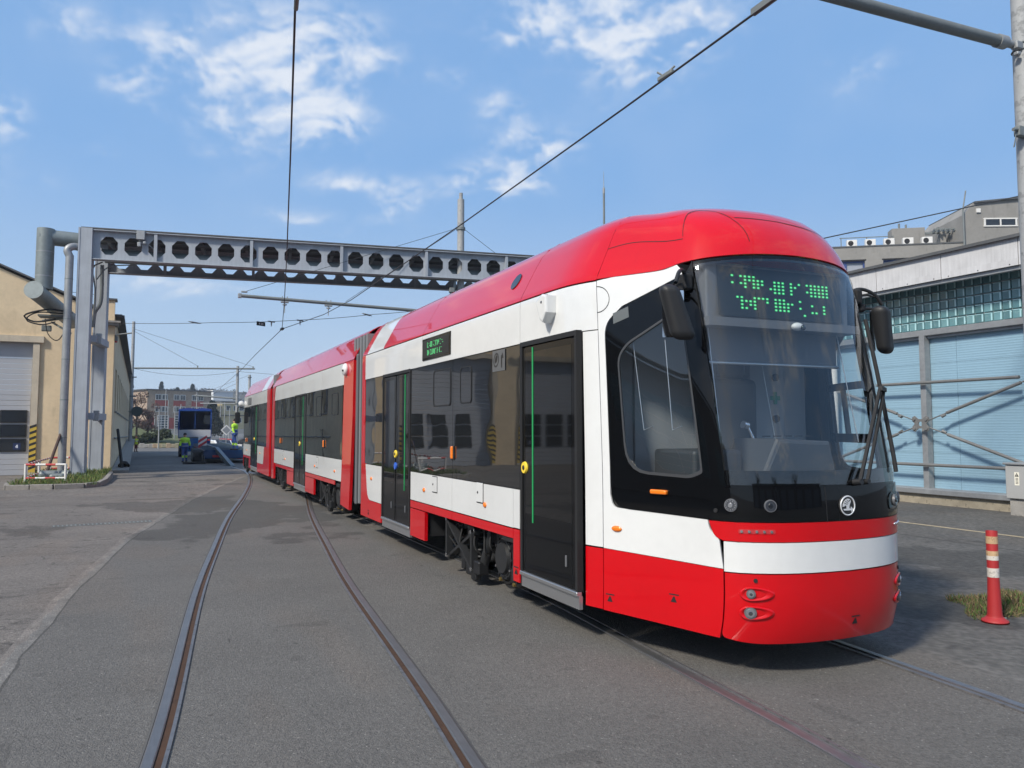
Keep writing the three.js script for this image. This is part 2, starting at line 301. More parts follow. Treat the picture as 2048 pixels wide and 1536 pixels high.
{
  const yard = new THREE.Group(); yard.name = 'asphalt_yard'; scene.add(yard); struct(yard, 'grey worn asphalt of the depot yard');
  const bump = rep(TX.grain, 0.55);
  const sheet = (x0, x1, z0, z1, hole, px, fine, name) => {
    const map = dataTex(px, px, (u, v) => asphalt(x0 + u * (x1 - x0), z0 + v * (z1 - z0), fine));
    map.wrapS = map.wrapT = THREE.ClampToEdgeWrapping;
    const bm = rep(TX.grain, 0.55); bm.repeat.set((x1 - x0) / 0.55, (z1 - z0) / 0.55);
    const mat = new THREE.MeshStandardMaterial({ map, roughness: 0.86, bumpMap: bm, bumpScale: fine ? 0.011 : 0.007 });
    const P = [], U = [], I = [];
    const quad = (a, b, c, d) => { const nz = Math.max(1, Math.round((d - c) / 3)); for (let k = 0; k < nz; k++) { const za = c + ((d - c) * k) / nz, zb = c + ((d - c) * (k + 1)) / nz, o = P.length / 3; for (const [x, z] of [[a, za], [b, za], [b, zb], [a, zb]]) { P.push(x, gy(z), z); U.push((x - x0) / (x1 - x0), (z - z0) / (z1 - z0)); } I.push(o, o + 3, o + 2, o, o + 2, o + 1); } };
    if (!hole) quad(x0, x1, z0, z1); else { quad(x0, x1, z0, -22); quad(x0, -3.5, -22, -9); quad(3.2, x1, -22, -9); quad(x0, -1.5, -9, -2.4); quad(5, x1, -9, -2.4); quad(x0, x1, -2.4, z1); }
    const g = new THREE.BufferGeometry(); g.setAttribute('position', new THREE.Float32BufferAttribute(P, 3)); g.setAttribute('uv', new THREE.Float32BufferAttribute(U, 2)); g.setIndex(I); g.computeVertexNormals();
    obj(name, g, mat, yard, true);
  };
  sheet(-1.5, 5, -9, -2.4, null, 2048, true, 'near_paving');
  sheet(-3.5, 3.2, -22, -9, null, 1500, true, 'middle_paving');
  sheet(-14, 18, -48, 6, true, 1600, false, 'yard_paving');
  const far = new THREE.BufferGeometry(), P = [], I = [];
  const quad = (a, b, c, d) => { const o = P.length / 3; for (const [x, z] of [[a, c], [b, c], [b, d], [a, d]]) P.push(x, gy(z), z); I.push(o, o + 3, o + 2, o, o + 2, o + 1); };
  quad(-1500, -14, -48, 6); quad(18, 1500, -48, 6); quad(-1500, 1500, 6, 300); quad(-1500, 1500, -90, -48); quad(-1500, 1500, -1500, -90);
  far.setAttribute('position', new THREE.Float32BufferAttribute(P, 3)); far.setIndex(I); far.computeVertexNormals();
  obj('far_paving', far, new THREE.MeshStandardMaterial({ color: col(0.15, 0.144, 0.134), roughness: 0.9, map: rep(TX.concrete, 9) }), yard);
}

// ---------- grooved rails ----------
function curveXZ(pts) { return new THREE.CatmullRomCurve3(pts.map(([x, z]) => V(x, 0, z)), false, 'catmullrom', 0.5); }
const spurLine = curveXZ([[0.2, 1], [0.43, -1.2], [0.685, -3.6], [0.835, -5], [1.135, -8.3], [1.47, -11.2], [1.97, -15.2], [2.66, -19.8], [3.3, -24.6], [3.8, -29.6], [4.1, -34], [4.17, -38]]);
const mainLine = curveXZ([[3.25, 2], [3.52, -0.5], [3.83, -2.9], [3.91, -3.8], [4.0, -4.95], [4.13, -6.6], [4.17, -8.5], [4.17, -12], [4.17, -24], [4.17, -36], [4.17, -52]]);
function rail(line, side, label, n, bright) {
  const pts = line.getSpacedPoints(n), inner = [], t = new THREE.Group(); t.name = numbered('tram_rail'); scene.add(t); struct(t, label);
  const head = [], groove = [], lip = [], edge = [];
  const prof = {   // offsets from the gauge face, positive away from the track, and heights above the paving
    head: [[0.0, 0.001], [0.0, 0.009], [0.006, 0.0125], [0.052, 0.0125], [0.058, 0.010], [0.06, 0.001]],
    groove: [[-0.036, 0.0022], [0.0, 0.0022]],
    lip: [[-0.06, 0.001], [-0.058, 0.0105], [-0.038, 0.011], [-0.036, 0.001]],
    edge: [[0.06, 0.0012], [0.064, 0.0042], [0.076, 0.0012]],
  };
  const sweep = (pr) => {
    const P = [], I = [], m = pr.length;
    for (let i = 0; i < pts.length; i++) {
      const a = pts[Math.max(0, i - 1)], b = pts[Math.min(pts.length - 1, i + 1)], d = b.clone().sub(a).normalize(), nx = -d.z, nz = d.x;   // right of travel
      for (const [o, y] of pr) { const off = side * (0.7175 + o); P.push(pts[i].x + nx * off, gy(pts[i].z) + y, pts[i].z + nz * off); }
    }
    for (let i = 0; i + 1 < pts.length; i++) for (let k = 0; k + 1 < m; k++) { const o = i * m + k; if (side > 0) I.push(o, o + m, o + 1, o + 1, o + m, o + m + 1); else I.push(o, o + 1, o + m, o + 1, o + m + 1, o + m); }
    const g = new THREE.BufferGeometry(); g.setAttribute('position', new THREE.Float32BufferAttribute(P, 3)); g.setIndex(I); const q = g.toNonIndexed(); q.computeVertexNormals(); return q;
  };
  obj('rail_head', sweep(prof.head), bright ? railBright : railHead, t); obj('groove', sweep(prof.groove), bright ? railLip : railRust, t); obj('guard_lip', sweep(prof.lip), railLip, t); obj('tar_joint', sweep(prof.edge), tar, t);
}
const railHead = M(col(0.27, 0.255, 0.245), { roughness: 0.42, metalness: 0.75, tex: 'streak', size: 0.5 });
const railRust = M(col(0.07, 0.032, 0.014), { roughness: 0.9, tex: 'concrete', size: 0.4 });
const railLip = M(col(0.27, 0.265, 0.265), { roughness: 0.5, metalness: 0.7, tex: 'concrete', size: 0.5 });
const railBright = M(col(0.36, 0.36, 0.365), { roughness: 0.46, metalness: 0.9, tex: 'streak', size: 0.5 });
const tar = M(col(0.075, 0.073, 0.07), { roughness: 0.8 });
rail(spurLine, -1, 'rusty grooved rail, leftmost of the curving empty track', 150);
rail(spurLine, 1, 'rusty grooved rail on the right of the curving empty track', 150);
rail(mainLine, -1, 'grooved rail coming out under the left side of the tram', 150, true);
rail(mainLine, 1, 'grooved rail coming out under the right side of the tram', 150, true);
tag(obj('painted_line', box(0.07, 0.004, 30, 11.72, 0.004, -12), M(col(0.5, 0.42, 0.28), { roughness: 0.85, tex: 'concrete', size: 0.8 })), 'thin worn cream line painted on the asphalt by the blue hall', 'line');
// drain grate in the old paving
{
  const d = thing('drain_grate', 'narrow slotted iron drain let into the old paving at left', 'drain', [-0.75, 0, -15.2], 0.12);
  obj('frame', [box(1.5, 0.008, 0.02, 0, 0.004, 0.1), box(1.5, 0.008, 0.02, 0, 0.004, -0.1)], MAT.boom, d);
  for (let i = 0; i < 24; i++) obj('bar', box(0.02, 0.008, 0.18, -0.72 + i * 0.0626, 0.005, 0), MAT.boom, d);
}
// ---------- tram ----------
// Plan outline of the nose (distance from the centre line, distance along the track from the eye), arc length from the tip.
const plan = (() => {
  const c = new THREE.CatmullRomCurve3([[0, 3.96], [0.25, 3.98], [0.45, 4.025], [0.61, 4.1], [0.72, 4.19], [0.785, 4.3], [0.84, 4.45], [0.93, 4.7], [1.03, 4.97], [1.115, 5.2], [1.175, 5.42], [1.21, 5.65], [1.22, 5.9], [1.22, 6.3]].map(([x, t]) => V(x, 0, t)), false, 'catmullrom', 0.5);
  const raw = c.getPoints(500), out = [{ s: 0, x: 0, t: 3.96 }];
  for (let i = 1; i < raw.length; i++) out.push({ s: out[i - 1].s + Math.hypot(raw[i].x - raw[i - 1].x, raw[i].z - raw[i - 1].z), x: raw[i].x, t: raw[i].z });
  return out;
})();
const S_END = plan[plan.length - 1].s;
function planAt(s) {
  if (s >= S_END) return [HW, 6.3 + s - S_END];
  let lo = 0, hi = plan.length - 1; while (hi - lo > 1) { const m = (lo + hi) >> 1; if (plan[m].s > s) hi = m; else lo = m; }
  const a = plan[lo], b = plan[hi], k = (s - a.s) / (b.s - a.s); return [lerp(a.x, b.x, k), lerp(a.t, b.t, k)];
}
const sT = (t) => { if (t >= 6.3) return S_END + t - 6.3; let lo = 0, hi = plan.length - 1; while (hi - lo > 1) { const m = (lo + hi) >> 1; if (plan[m].t > t) hi = m; else lo = m; } return lerp(plan[lo].s, plan[hi].s, (t - plan[lo].t) / (plan[hi].t - plan[lo].t)); };
const pw = (tab, x) => { if (x <= tab[0][0]) return tab[0][1]; for (let i = 1; i < tab.length; i++) if (x <= tab[i][0]) { const k = (x - tab[i - 1][0]) / (tab[i][0] - tab[i - 1][0]); return lerp(tab[i - 1][1], tab[i][1], k); } return tab[tab.length - 1][1]; };
function pchip(tab) {   // smooth monotone curve through a table
  const n = tab.length, h = [], d = [], m = []; for (let i = 0; i + 1 < n; i++) { h.push(tab[i + 1][0] - tab[i][0]); d.push((tab[i + 1][1] - tab[i][1]) / h[i]); }
  for (let i = 0; i < n; i++) m.push(i === 0 ? d[0] : i === n - 1 ? d[n - 2] : d[i - 1] * d[i] <= 0 ? 0 : (2 * d[i - 1] * d[i]) / (d[i - 1] + d[i]));
  return (x) => { if (x <= tab[0][0]) return tab[0][1]; if (x >= tab[n - 1][0]) return tab[n - 1][1]; let i = 0; while (x > tab[i + 1][0]) i++; const t = (x - tab[i][0]) / h[i], t2 = t * t, t3 = t2 * t; return tab[i][1] * (2 * t3 - 3 * t2 + 1) + h[i] * m[i] * (t3 - 2 * t2 + t) + tab[i + 1][1] * (3 * t2 - 2 * t3) + h[i] * m[i + 1] * (t3 - t2); };
}
const leanV = pchip([[0.1, 0.12], [0.25, 0.05], [0.4, 0.012], [0.55, 0], [1.0, 0], [1.2, 0.008], [1.7, 0.1], [2.3, 0.24], [2.8, 0.38], [2.95, 0.44], [3.08, 0.53], [3.2, 0.68], [3.34, 0.95], [3.6, 1.35]]);
const insetV = pchip([[2.0, 0], [2.66, 0.0], [2.73, 0.004], [2.85, 0.06], [3.0, 0.14], [3.12, 0.21], [3.2, 0.275], [3.34, 0.43], [3.6, 0.72]]);
const heightV = pchip([[0, 0], [3.1, 3.1], [3.2, 3.205], [3.34, 3.3], [3.6, 3.37]]);
const REAR = 36.35;   // sum of the distances of the two noses
function skin(s, v, rear) {   // signed arc length (left positive), height -> world
  const a = Math.abs(s); let [x, t] = planAt(a);
  const F = 1 - smooth(3.9, 5.75, t);
  t += leanV(v) * F; x = Math.max(0, x - insetV(v) * (x / HW));
  const sx = s >= 0 ? XC - x : XC + x;
  return V(sx, heightV(v), rear ? -(REAR - t) : -t);
}
function skinN(s, v, rear) {
  const e = 0.012, a = skin(s + e, v, rear).sub(skin(s - e, v, rear)), b = skin(s, v + e, rear).sub(skin(s, v - e, rear)), n = a.cross(b).normalize();
  return rear ? n : n.negate();
}
function clipCell(poly, x0, x1, y0, y1) {
  for (const [ax, lim, sg] of [[0, x0, 1], [0, x1, -1], [1, y0, 1], [1, y1, -1]]) {
    const out = []; for (let i = 0; i < poly.length; i++) {
      const p = poly[i], q = poly[(i + 1) % poly.length], dp = (p[ax] - lim) * sg, dq = (q[ax] - lim) * sg;
      if (dp >= 0) out.push(p); if ((dp >= 0) !== (dq >= 0)) { const k = dp / (dp - dq); out.push([lerp(p[0], q[0], k), lerp(p[1], q[1], k)]); }
    } poly = out; if (poly.length < 3) return null;
  } return poly;
}
// A body panel: polygons in (arc length, height) laid on the skin, standing off by off, with edges of real thickness.
function panelG(polys, { off = 0, thick = 0.012, ss = 0.09, sv = 0.09, rear = false, rims = null } = {}) {
  const P = [], N = [], U = [];
  const put = (s, v, o) => { const p = skin(s, v, rear), n = skinN(s, v, rear); P.push(p.x + n.x * o, p.y + n.y * o, p.z + n.z * o); N.push(n.x, n.y, n.z); U.push(s, v); };
  for (const poly of polys) {
    const xs = poly.map((p) => p[0]), ys = poly.map((p) => p[1]), x0 = Math.min(...xs), x1 = Math.max(...xs), y0 = Math.min(...ys), y1 = Math.max(...ys);
    const flat = Math.min(Math.abs(x0), Math.abs(x1)) >= S_END && x0 * x1 > 0, hs = flat ? 4 : ss, hv = y1 > 2.7 || !flat ? sv : 4;
    for (let i = Math.floor(x0 / hs); i * hs < x1; i++) for (let j = Math.floor(y0 / hv); j * hv < y1; j++) {
      const c = clipCell(poly, i * hs, (i + 1) * hs, j * hv, (j + 1) * hv); if (!c) continue;
      const v2 = c.map((p) => new THREE.Vector2(...p)), uniq = []; for (const p of v2) if (!uniq.length || (p.distanceTo(uniq[uniq.length - 1]) > 1e-5 && p.distanceTo(uniq[0]) > 1e-5)) uniq.push(p);
      if (uniq.length < 3) continue;
      for (const f of THREE.ShapeUtils.triangulateShape(uniq, [])) {
        let [a, b, d] = f.map((k) => uniq[k]); const area = (b.x - a.x) * (d.y - a.y) - (d.x - a.x) * (b.y - a.y); if (Math.abs(area) < 1e-9) continue;
        if ((area > 0) !== rear) [b, d] = [d, b];
        for (const q of [a, b, d]) put(q.x, q.y, off);
      }
    }
  }
  for (const ring of rims ?? polys) {
    for (let i = 0; i < ring.length; i++) {
      const p = ring[i], q = ring[(i + 1) % ring.length], L = Math.hypot(q[0] - p[0], q[1] - p[1]), flat = Math.min(Math.abs(p[0]), Math.abs(q[0])) >= S_END, n = Math.max(1, Math.ceil(L / (flat && Math.max(p[1], q[1]) < 2.7 ? 9 : 0.1)));
      for (let k = 0; k < n; k++) {
        const a = [lerp(p[0], q[0], k / n), lerp(p[1], q[1], k / n)], b = [lerp(p[0], q[0], (k + 1) / n), lerp(p[1], q[1], (k + 1) / n)], o = P.length / 3;
        for (const [w, h] of [[a, off], [b, off], [b, off - thick], [a, off], [b, off - thick], [a, off - thick]]) put(w[0], w[1], h);
        const A = V(P[o * 3], P[o * 3 + 1], P[o * 3 + 2]), B = V(P[o * 3 + 3], P[o * 3 + 4], P[o * 3 + 5]), C = V(P[o * 3 + 6], P[o * 3 + 7], P[o * 3 + 8]), m = B.sub(A).cross(C.sub(A)).normalize();
        for (let z = o; z < o + 6; z++) { N[z * 3] = m.x; N[z * 3 + 1] = m.y; N[z * 3 + 2] = m.z; }
      }
    }
  }
  const g = new THREE.BufferGeometry(); g.setAttribute('position', new THREE.Float32BufferAttribute(P, 3)); g.setAttribute('normal', new THREE.Float32BufferAttribute(N, 3)); g.setAttribute('uv', new THREE.Float32BufferAttribute(U, 2)); return g;
}
function rounded(pts, n = 5) {   // polygon whose corners carry their own radius: [x, y, r]
  const out = []; for (let i = 0; i < pts.length; i++) {
    const p = pts[i], a = pts[(i + pts.length - 1) % pts.length], b = pts[(i + 1) % pts.length], r = p[2] ?? 0;
    if (r <= 0) { for (let k = 0; k <= n; k++) out.push([p[0], p[1]]); continue; }
    const u = [a[0] - p[0], a[1] - p[1]], w = [b[0] - p[0], b[1] - p[1]], lu = Math.hypot(...u), lw = Math.hypot(...w), q = Math.min(r, lu / 2, lw / 2);
    const A = [p[0] + (u[0] / lu) * q, p[1] + (u[1] / lu) * q], B = [p[0] + (w[0] / lw) * q, p[1] + (w[1] / lw) * q];
    for (let k = 0; k <= n; k++) { const t = k / n; out.push([(1 - t) ** 2 * A[0] + 2 * t * (1 - t) * p[0] + t * t * B[0], (1 - t) ** 2 * A[1] + 2 * t * (1 - t) * p[1] + t * t * B[1]]); }
  } return out;
}
const tidy = (poly) => poly.filter((p, i) => { const q = poly[(i + 1) % poly.length]; return Math.hypot(p[0] - q[0], p[1] - q[1]) > 1e-4; });
const rect = (t0, t1, y0, y1, g = 0.004) => { const a = sT(t0) + g, b = sT(t1) - g; return [[a, y0 + g], [b, y0 + g], [b, y1 - g], [a, y1 - g]]; };
const ringOf = (o, i) => o.map((p, k) => { const q = (k + 1) % o.length; return tidy([p, o[q], i[q], i[k]]); }).filter((q) => q.length > 2);
const flip = (poly) => poly.map(([a, b]) => [-a, b]).reverse();

const tram = thing('tram', 'red and white three-section tram standing on the track in the yard', 'tram', [0, 0, 0]);
const pan = (name, polys, mat, o = {}, parent = tram) => obj(name, panelG(polys, o), mat, parent, true);
const R4 = (t0, t1, y0, y1, name, mat, o) => pan(name, [rect(t0, t1, y0, y1)], mat, o);
const SS = sT(4.26), SW = SS - 0.03, SP = SS + 0.13;    // bumper seam, windscreen edge, front edge of the cab side window
const S52 = sT(5.2);

// --- nose ---
pan('bumper', [rounded([[-SS, 0.25, 0.04], [-SS + 0.2, 0.22, 0.1], [SS - 0.2, 0.22, 0.1], [SS - 0.006, 0.25, 0.04], [SS - 0.006, 0.67], [-SS, 0.67]])].map(tidy), MAT.red, { thick: 0.05 });
pan('front_band', [[[-SS, 0.678], [SS - 0.004, 0.678], [SS - 0.004, 0.872], [-SS, 0.872]]], MAT.white, { thick: 0.03, off: 0.004 });
pan('front_band', [tidy(rounded([[-SS - 0.02, 0.877], [SS - 0.004, 0.877], [SS + 0.06, 0.9, 0.06], [SS + 0.1, 1.0], [-SS - 0.1, 1.0], [-SS - 0.06, 0.9, 0.06]]))], MAT.red, { thick: 0.03, off: 0.006 }).userData.label = 'narrow red band below the black nose panel';
const nose = pan('nose_panel', [tidy(rounded([[-SS - 0.1, 1.004], [SS + 0.1, 1.004], [SS + 0.08, 1.215], [SS - 0.1, 1.225], [-SS + 0.1, 1.225], [-SS - 0.08, 1.215]]))], MAT.black, { thick: 0.03, off: 0.008 });
nose.userData.label = 'glossy black panel with headlights below the windscreen';
obj('panel_joint', panelG([[[0.16, 1.0], [0.166, 1.0], [0.172, 1.226], [0.166, 1.226]]], { off: 0.0095, thick: 0.001 }), MAT.rubber, nose, true);
const topC = (s) => 2.835 - 0.05 * (s / SW) ** 2;
{
  const top = []; for (let k = 0; k <= 14; k++) { const s = lerp(SW, -SW, k / 14); top.push([s, topC(s)]); }
  const wsIn = []; for (let k = 0; k <= 14; k++) { const s = lerp(SW - 0.012, -SW + 0.012, k / 14); wsIn.push([s, topC(s) - 0.03]); }
  pan('windscreen', [[[-SW + 0.012, 1.24], [SW - 0.012, 1.24], ...wsIn]], MAT.cabGlass, { off: 0.002, thick: 0.006 });
  // black ceramic border of the glass: header and sill
  const hi = [], lo = []; for (let k = 0; k <= 14; k++) { const s = lerp(-SW, SW, k / 14); hi.push([s, topC(s)]); lo.push([s, topC(s) - 0.045]); }
  pan('screen_border', hi.slice(0, -1).map((p, k) => [lo[k], lo[k + 1], hi[k + 1], p]), MAT.black, { off: -0.006, thick: 0.01, rims: [] });
  pan('screen_border', [[[-SW, 1.225], [SW, 1.225], [SW, 1.335], [-SW, 1.335]]], MAT.black, { off: -0.006, thick: 0.01 });
}
// roof cap of the cab
{
  const low = [], rearT = 5.2; for (let k = 0; k <= 40; k++) { const s = lerp(-S52, S52, k / 40); const a = Math.abs(s); low.push([s, a < SW ? topC(s) + 0.006 : lerp(topC(SW), 2.742, smooth(SW, SW + 0.35, a)) + 0.006]); }
  pan('roof_cap', low.slice(0, -1).map((p, k) => [p, low[k + 1], [low[k + 1][0], 3.6], [p[0], 3.6]]), MAT.red, { off: 0.004, rims: [[...low, [S52, 3.6], [-S52, 3.6]]], ss: 0.06, sv: 0.06 });
  // fine joint lines of the cap
  const cap = tram.children[tram.children.length - 1], J = (pts, w = 0.006) => { const q = []; for (let i = 0; i + 1 < pts.length; i++) { const [a, b] = pts[i], [c, d] = pts[i + 1], l = Math.hypot(c - a, d - b), nx = (-(d - b) / l) * w * 0.5, ny = ((c - a) / l) * w * 0.5; q.push([[a - nx, b - ny], [c - nx, d - ny], [c + nx, d + ny], [a + nx, b + ny]]); } return q; };
  const line = []; for (let k = 0; k <= 20; k++) { const s = lerp(S52, SW + 0.1, k / 20); line.push([s, 2.99 + 0.02 * Math.sin(k / 20 * 5)]); }
  const arc = []; for (let k = 0; k <= 16; k++) { const a = (k / 16) * Math.PI; arc.push([SW - 0.17 + 0.27 * Math.cos(a), 2.99 + 0.24 * Math.sin(a) - (k > 8 ? (k - 8) * 0.008 : 0)]); }
  const brow = []; for (let k = 0; k <= 20; k++) { const s = lerp(SW - 0.4, -SW - 0.1, k / 20); brow.push([s, 3.13 - 0.1 * (k / 20) ** 2]); }
  for (const q of [line, arc, brow]) obj('panel_joint', panelG(J(q), { off: 0.0052, thick: 0.001, rims: [], ss: 0.05, sv: 0.05 }), MAT.rubber, cap, true);
}
// --- cab sides (left, and its mirror image on the right) ---
function cabSide(L) {
  const X = L ? (p) => p : flip, o = { thick: 0.015 };
  const wF = SP, wR = sT(5.02);    // window opening in arc length
  const oB = sT(5.13);
  // white shoulder, white waist, red skirt
  pan('side_panel', [X(tidy(rounded([[SS + 0.004, 0.24], [S52 - 0.003, 0.27], [S52 - 0.003, 0.72], [SS + 0.004, 0.69]])))], MAT.red, { ...o, thick: 0.04 });
  pan('side_panel', [X(tidy(rounded([[SS + 0.004, 0.694], [S52 - 0.003, 0.724], [S52 - 0.003, 1.1], [oB + 0.003, 1.12], [oB - 0.02, 1.03, 0.06], [SS + 0.112, 1.003], [SS + 0.1, 0.94, 0.05], [SS + 0.03, 0.885, 0.02]])))], MAT.white, o);
  pan('side_panel', [X(tidy(rounded([[oB + 0.003, 1.12], [S52 - 0.003, 1.1], [S52 - 0.003, 2.735], [SW + 0.16, 2.79, 0.05], [SW + 0.07, 2.7], [oB - 0.2, 2.52], [oB + 0.003, 2.4, 0.1]])))], MAT.white, o);
  // black surround with the window in it
  const outer = rounded([[SS - 0.028, 1.228, 0], [SS + 0.112, 1.006, 0], [oB - 0.006, 1.03, 0.16], [oB - 0.004, 2.39, 0.12], [oB - 0.2, 2.51, 0.05], [SW + 0.07, 2.695, 0], [SW + 0.004, 2.79, 0.0], [SW + 0.004, 2.0, 0]]);
  const inner = rounded([[wF, 1.31, 0.02], [wF + 0.1, 1.27, 0.05], [wR - 0.03, 1.29, 0.2], [wR, 2.14, 0.12], [wR - 0.1, 2.24, 0.1], [wF + 0.12, 2.42, 0.05], [wF, 2.43, 0.02], [wF, 2.0, 0]]);
  pan('cab_surround', ringOf(outer, inner).map((q) => X(q)), MAT.black, { ...o, off: 0.003, rims: [X(tidy(outer)), X(tidy(inner))], thick: 0.03 });
  const win = part('cab_window', tram), inn2 = inner.map(([a, b]) => [lerp((wF + wR) / 2, a, 0.955), lerp(1.85, b, 0.965)]);
  obj('pane', panelG([X(tidy(inner))], { off: -0.006, thick: 0.005 }), MAT.cabGlass, win, true);
  obj('seal', panelG(ringOf(inner, inn2).map((q) => X(q)), { off: 0.0045, thick: 0.008, rims: [X(tidy(inner)), X(tidy(inn2))] }), MAT.sealGrey, win, true);
  if (!L) for (const [a, b, c, d] of [[wF, wR, 1.92, 1.98], [wF, wR, 1.5, 1.57], [lerp(wF, wR, 0.52), lerp(wF, wR, 0.58), 1.57, 1.92]]) obj('glazing_bar', panelG([X([[a, c], [b, c], [b, d], [a, d]])], { off: -0.012, thick: 0.03 }), MAT.blackMatt, win, true);
}
cabSide(true); cabSide(false);
// --- straight body of the three sections, left side with doors and windows, right side plain ---
const Y = { skirt: 0.27, strip: 0.62, waist: 0.715, sill: 1.07, lintel: 2.36, cant: 2.735 };
function ledTexture(w, h, on) {   // dot matrix, lit dots by (column, row)
  const c = document.createElement('canvas'); c.width = w * 10; c.height = h * 10; const k = c.getContext('2d'); k.fillStyle = '#000'; k.fillRect(0, 0, c.width, c.height);
  for (const [x, y] of on) { k.fillStyle = '#19ff70'; k.beginPath(); k.arc(x * 10 + 5, y * 10 + 5, 3.6, 0, 7); k.fill(); k.fillStyle = '#c8ffe0'; k.beginPath(); k.arc(x * 10 + 5, y * 10 + 5, 1.8, 0, 7); k.fill(); }
  const t = new THREE.CanvasTexture(c); t.colorSpace = THREE.SRGBColorSpace; return t;
}
const cols = (rows, x0, y0) => rows.flatMap(([x, a, b]) => Array.from({ length: b - a + 1 }, (_, i) => [x0 + x, y0 + a + i]));
const frontDots = ledTexture(30, 14, [
  ...cols([[0, 0, 0], [0, 2, 2], [2, 0, 0], [2, 2, 2], [3, 0, 3], [4, 0, 1], [5, 0, 3], [6, 1, 3], [7, 1, 2], [9, 3, 3], [10, 1, 4], [11, 1, 4], [12, 1, 4], [14, 1, 4], [15, 2, 2], [16, 1, 1], [18, 1, 1], [18, 3, 3], [19, 1, 4], [20, 1, 4], [21, 1, 4], [22, 1, 4], [23, 1, 4]], 3, 2),
  ...cols([[1, 0, 0], [2, 0, 3], [3, 1, 1], [3, 3, 3], [4, 1, 2], [5, 0, 3], [6, 0, 0], [7, 0, 0], [8, 0, 1], [10, 0, 3], [11, 0, 3], [12, 0, 3], [13, 1, 3], [14, 1, 1], [16, 0, 0], [16, 2, 2], [17, 4, 4], [19, 1, 1], [19, 3, 3], [20, 3, 3], [22, 1, 3]], 3, 8)]);
const sideDots = ledTexture(34, 16, [
  ...cols([[0, 0, 4], [1, 4, 4], [2, 1, 1], [3, 3, 3], [4, 0, 4], [5, 0, 4], [6, 0, 4], [8, 3, 3], [9, 0, 0], [9, 4, 4], [11, 0, 4], [12, 0, 0], [13, 0, 4], [14, 1, 3], [15, 0, 2], [17, 0, 0], [17, 4, 4], [19, 1, 1], [20, 3, 3]], 6, 2),
  ...cols([[0, 0, 4], [1, 0, 4], [2, 1, 3], [4, 0, 0], [4, 4, 4], [5, 0, 4], [6, 4, 4], [7, 0, 4], [8, 0, 3], [9, 1, 4], [10, 0, 4], [11, 0, 0], [13, 0, 4], [14, 2, 2], [16, 0, 4], [18, 0, 0], [18, 4, 4]], 6, 9)]);
const ledMat = (t, k = 0.85) => new THREE.MeshStandardMaterial({ color: col(0.006, 0.007, 0.007), roughness: 0.35, emissive: col(1, 1, 1), emissiveMap: t, emissiveIntensity: k });
const X0 = XC - HW;   // left face of the tram
function sidePlate(w, h, t, y, out = 0.004) { return new THREE.PlaneGeometry(w, h).rotateY(-Math.PI / 2).translate(X0 - out, y, -t); }   // faces left, u to the right as seen

function doorAt(t0, t1, leaves, o = {}) {
  const d = part('door', tram, o.label), w = (t1 - t0) / leaves, y0 = 0.37;
  obj('frame', [box(0.05, Y.lintel - y0, 0.035, X0 + 0.02, (Y.lintel + y0) / 2, -t0 - 0.018), box(0.05, Y.lintel - y0, 0.035, X0 + 0.02, (Y.lintel + y0) / 2, -t1 + 0.018), box(0.05, 0.04, t1 - t0 - 0.07, X0 + 0.02, Y.lintel - 0.02, -(t0 + t1) / 2)], MAT.rubber, d);
  for (let i = 0; i < leaves; i++) {
    const a = t0 + 0.035 + i * (w - 0.035 + 0.0175 * (leaves - 1)) , b = a + w - 0.05, m = (a + b) / 2;
    obj('leaf', [rbox(0.03, Y.lintel - y0 - 0.05, 0.07, X0 + 0.02, (Y.lintel + y0 - 0.05) / 2, -a - 0.035, 0.008), rbox(0.03, Y.lintel - y0 - 0.05, 0.07, X0 + 0.02, (Y.lintel + y0 - 0.05) / 2, -b + 0.035, 0.008), box(0.028, 0.5, b - a - 0.14, X0 + 0.021, y0 + 0.25, -m), box(0.028, 0.05, b - a - 0.14, X0 + 0.021, Y.lintel - 0.075, -m)], MAT.black, d);
    obj('pane', box(0.012, Y.lintel - y0 - 0.6, b - a - 0.139, X0 + 0.012, (y0 + 0.5 + Y.lintel - 0.1) / 2, -m), MAT.doorGlass, d);
    obj('handle', rbox(0.014, 0.09, 0.022, X0 + 0.002, y0 + 0.2, -a - 0.16, 0.006), MAT.greyTrim, d);
  }
  const st = o.strip ?? t0 + 0.5; obj('light_strip', box(0.006, 1.5, 0.016, X0 + 0.003, 1.55, -st), MAT.greenStrip, d);
  const bt = o.button ?? t1 - 0.08;
  obj('button', cylB([X0 + 0.01, 1.26, -bt], [X0 - 0.01, 1.26, -bt], 0.055, 0.048, 18), MAT.yellow, d);
  obj('button_cap', cylB([X0 - 0.01, 1.26, -bt], [X0 - 0.014, 1.26, -bt], 0.022, 0.02, 12), MAT.blackMatt, d);
  if (o.blue) obj('button', cylB([X0 + 0.01, 1.1, -bt], [X0 - 0.01, 1.1, -bt], 0.05, 0.046, 16), MAT.blueBtn, d);
  obj('sill', [rbox(0.05, 0.035, t1 - t0, X0 + 0.012, y0 - 0.02, -(t0 + t1) / 2, 0.008), box(0.03, 0.1, t1 - t0, X0 + 0.025, y0 - 0.085, -(t0 + t1) / 2)], MAT.silver, d);
}
const bandWhite = (a, b) => R4(a, b, Y.lintel, Y.cant, 'cantrail_panel', MAT.white);
const coveRed = (a, b, m = MAT.red, lab) => { const p = pan('roof_panel', [[[sT(a) + 0.004, Y.cant + 0.008], [sT(b) - 0.004, Y.cant + 0.008], [sT(b) - 0.004, 3.6], [sT(a) + 0.004, 3.6]]], m, { off: 0.004 }); if (lab) p.userData.label = lab; return p; };
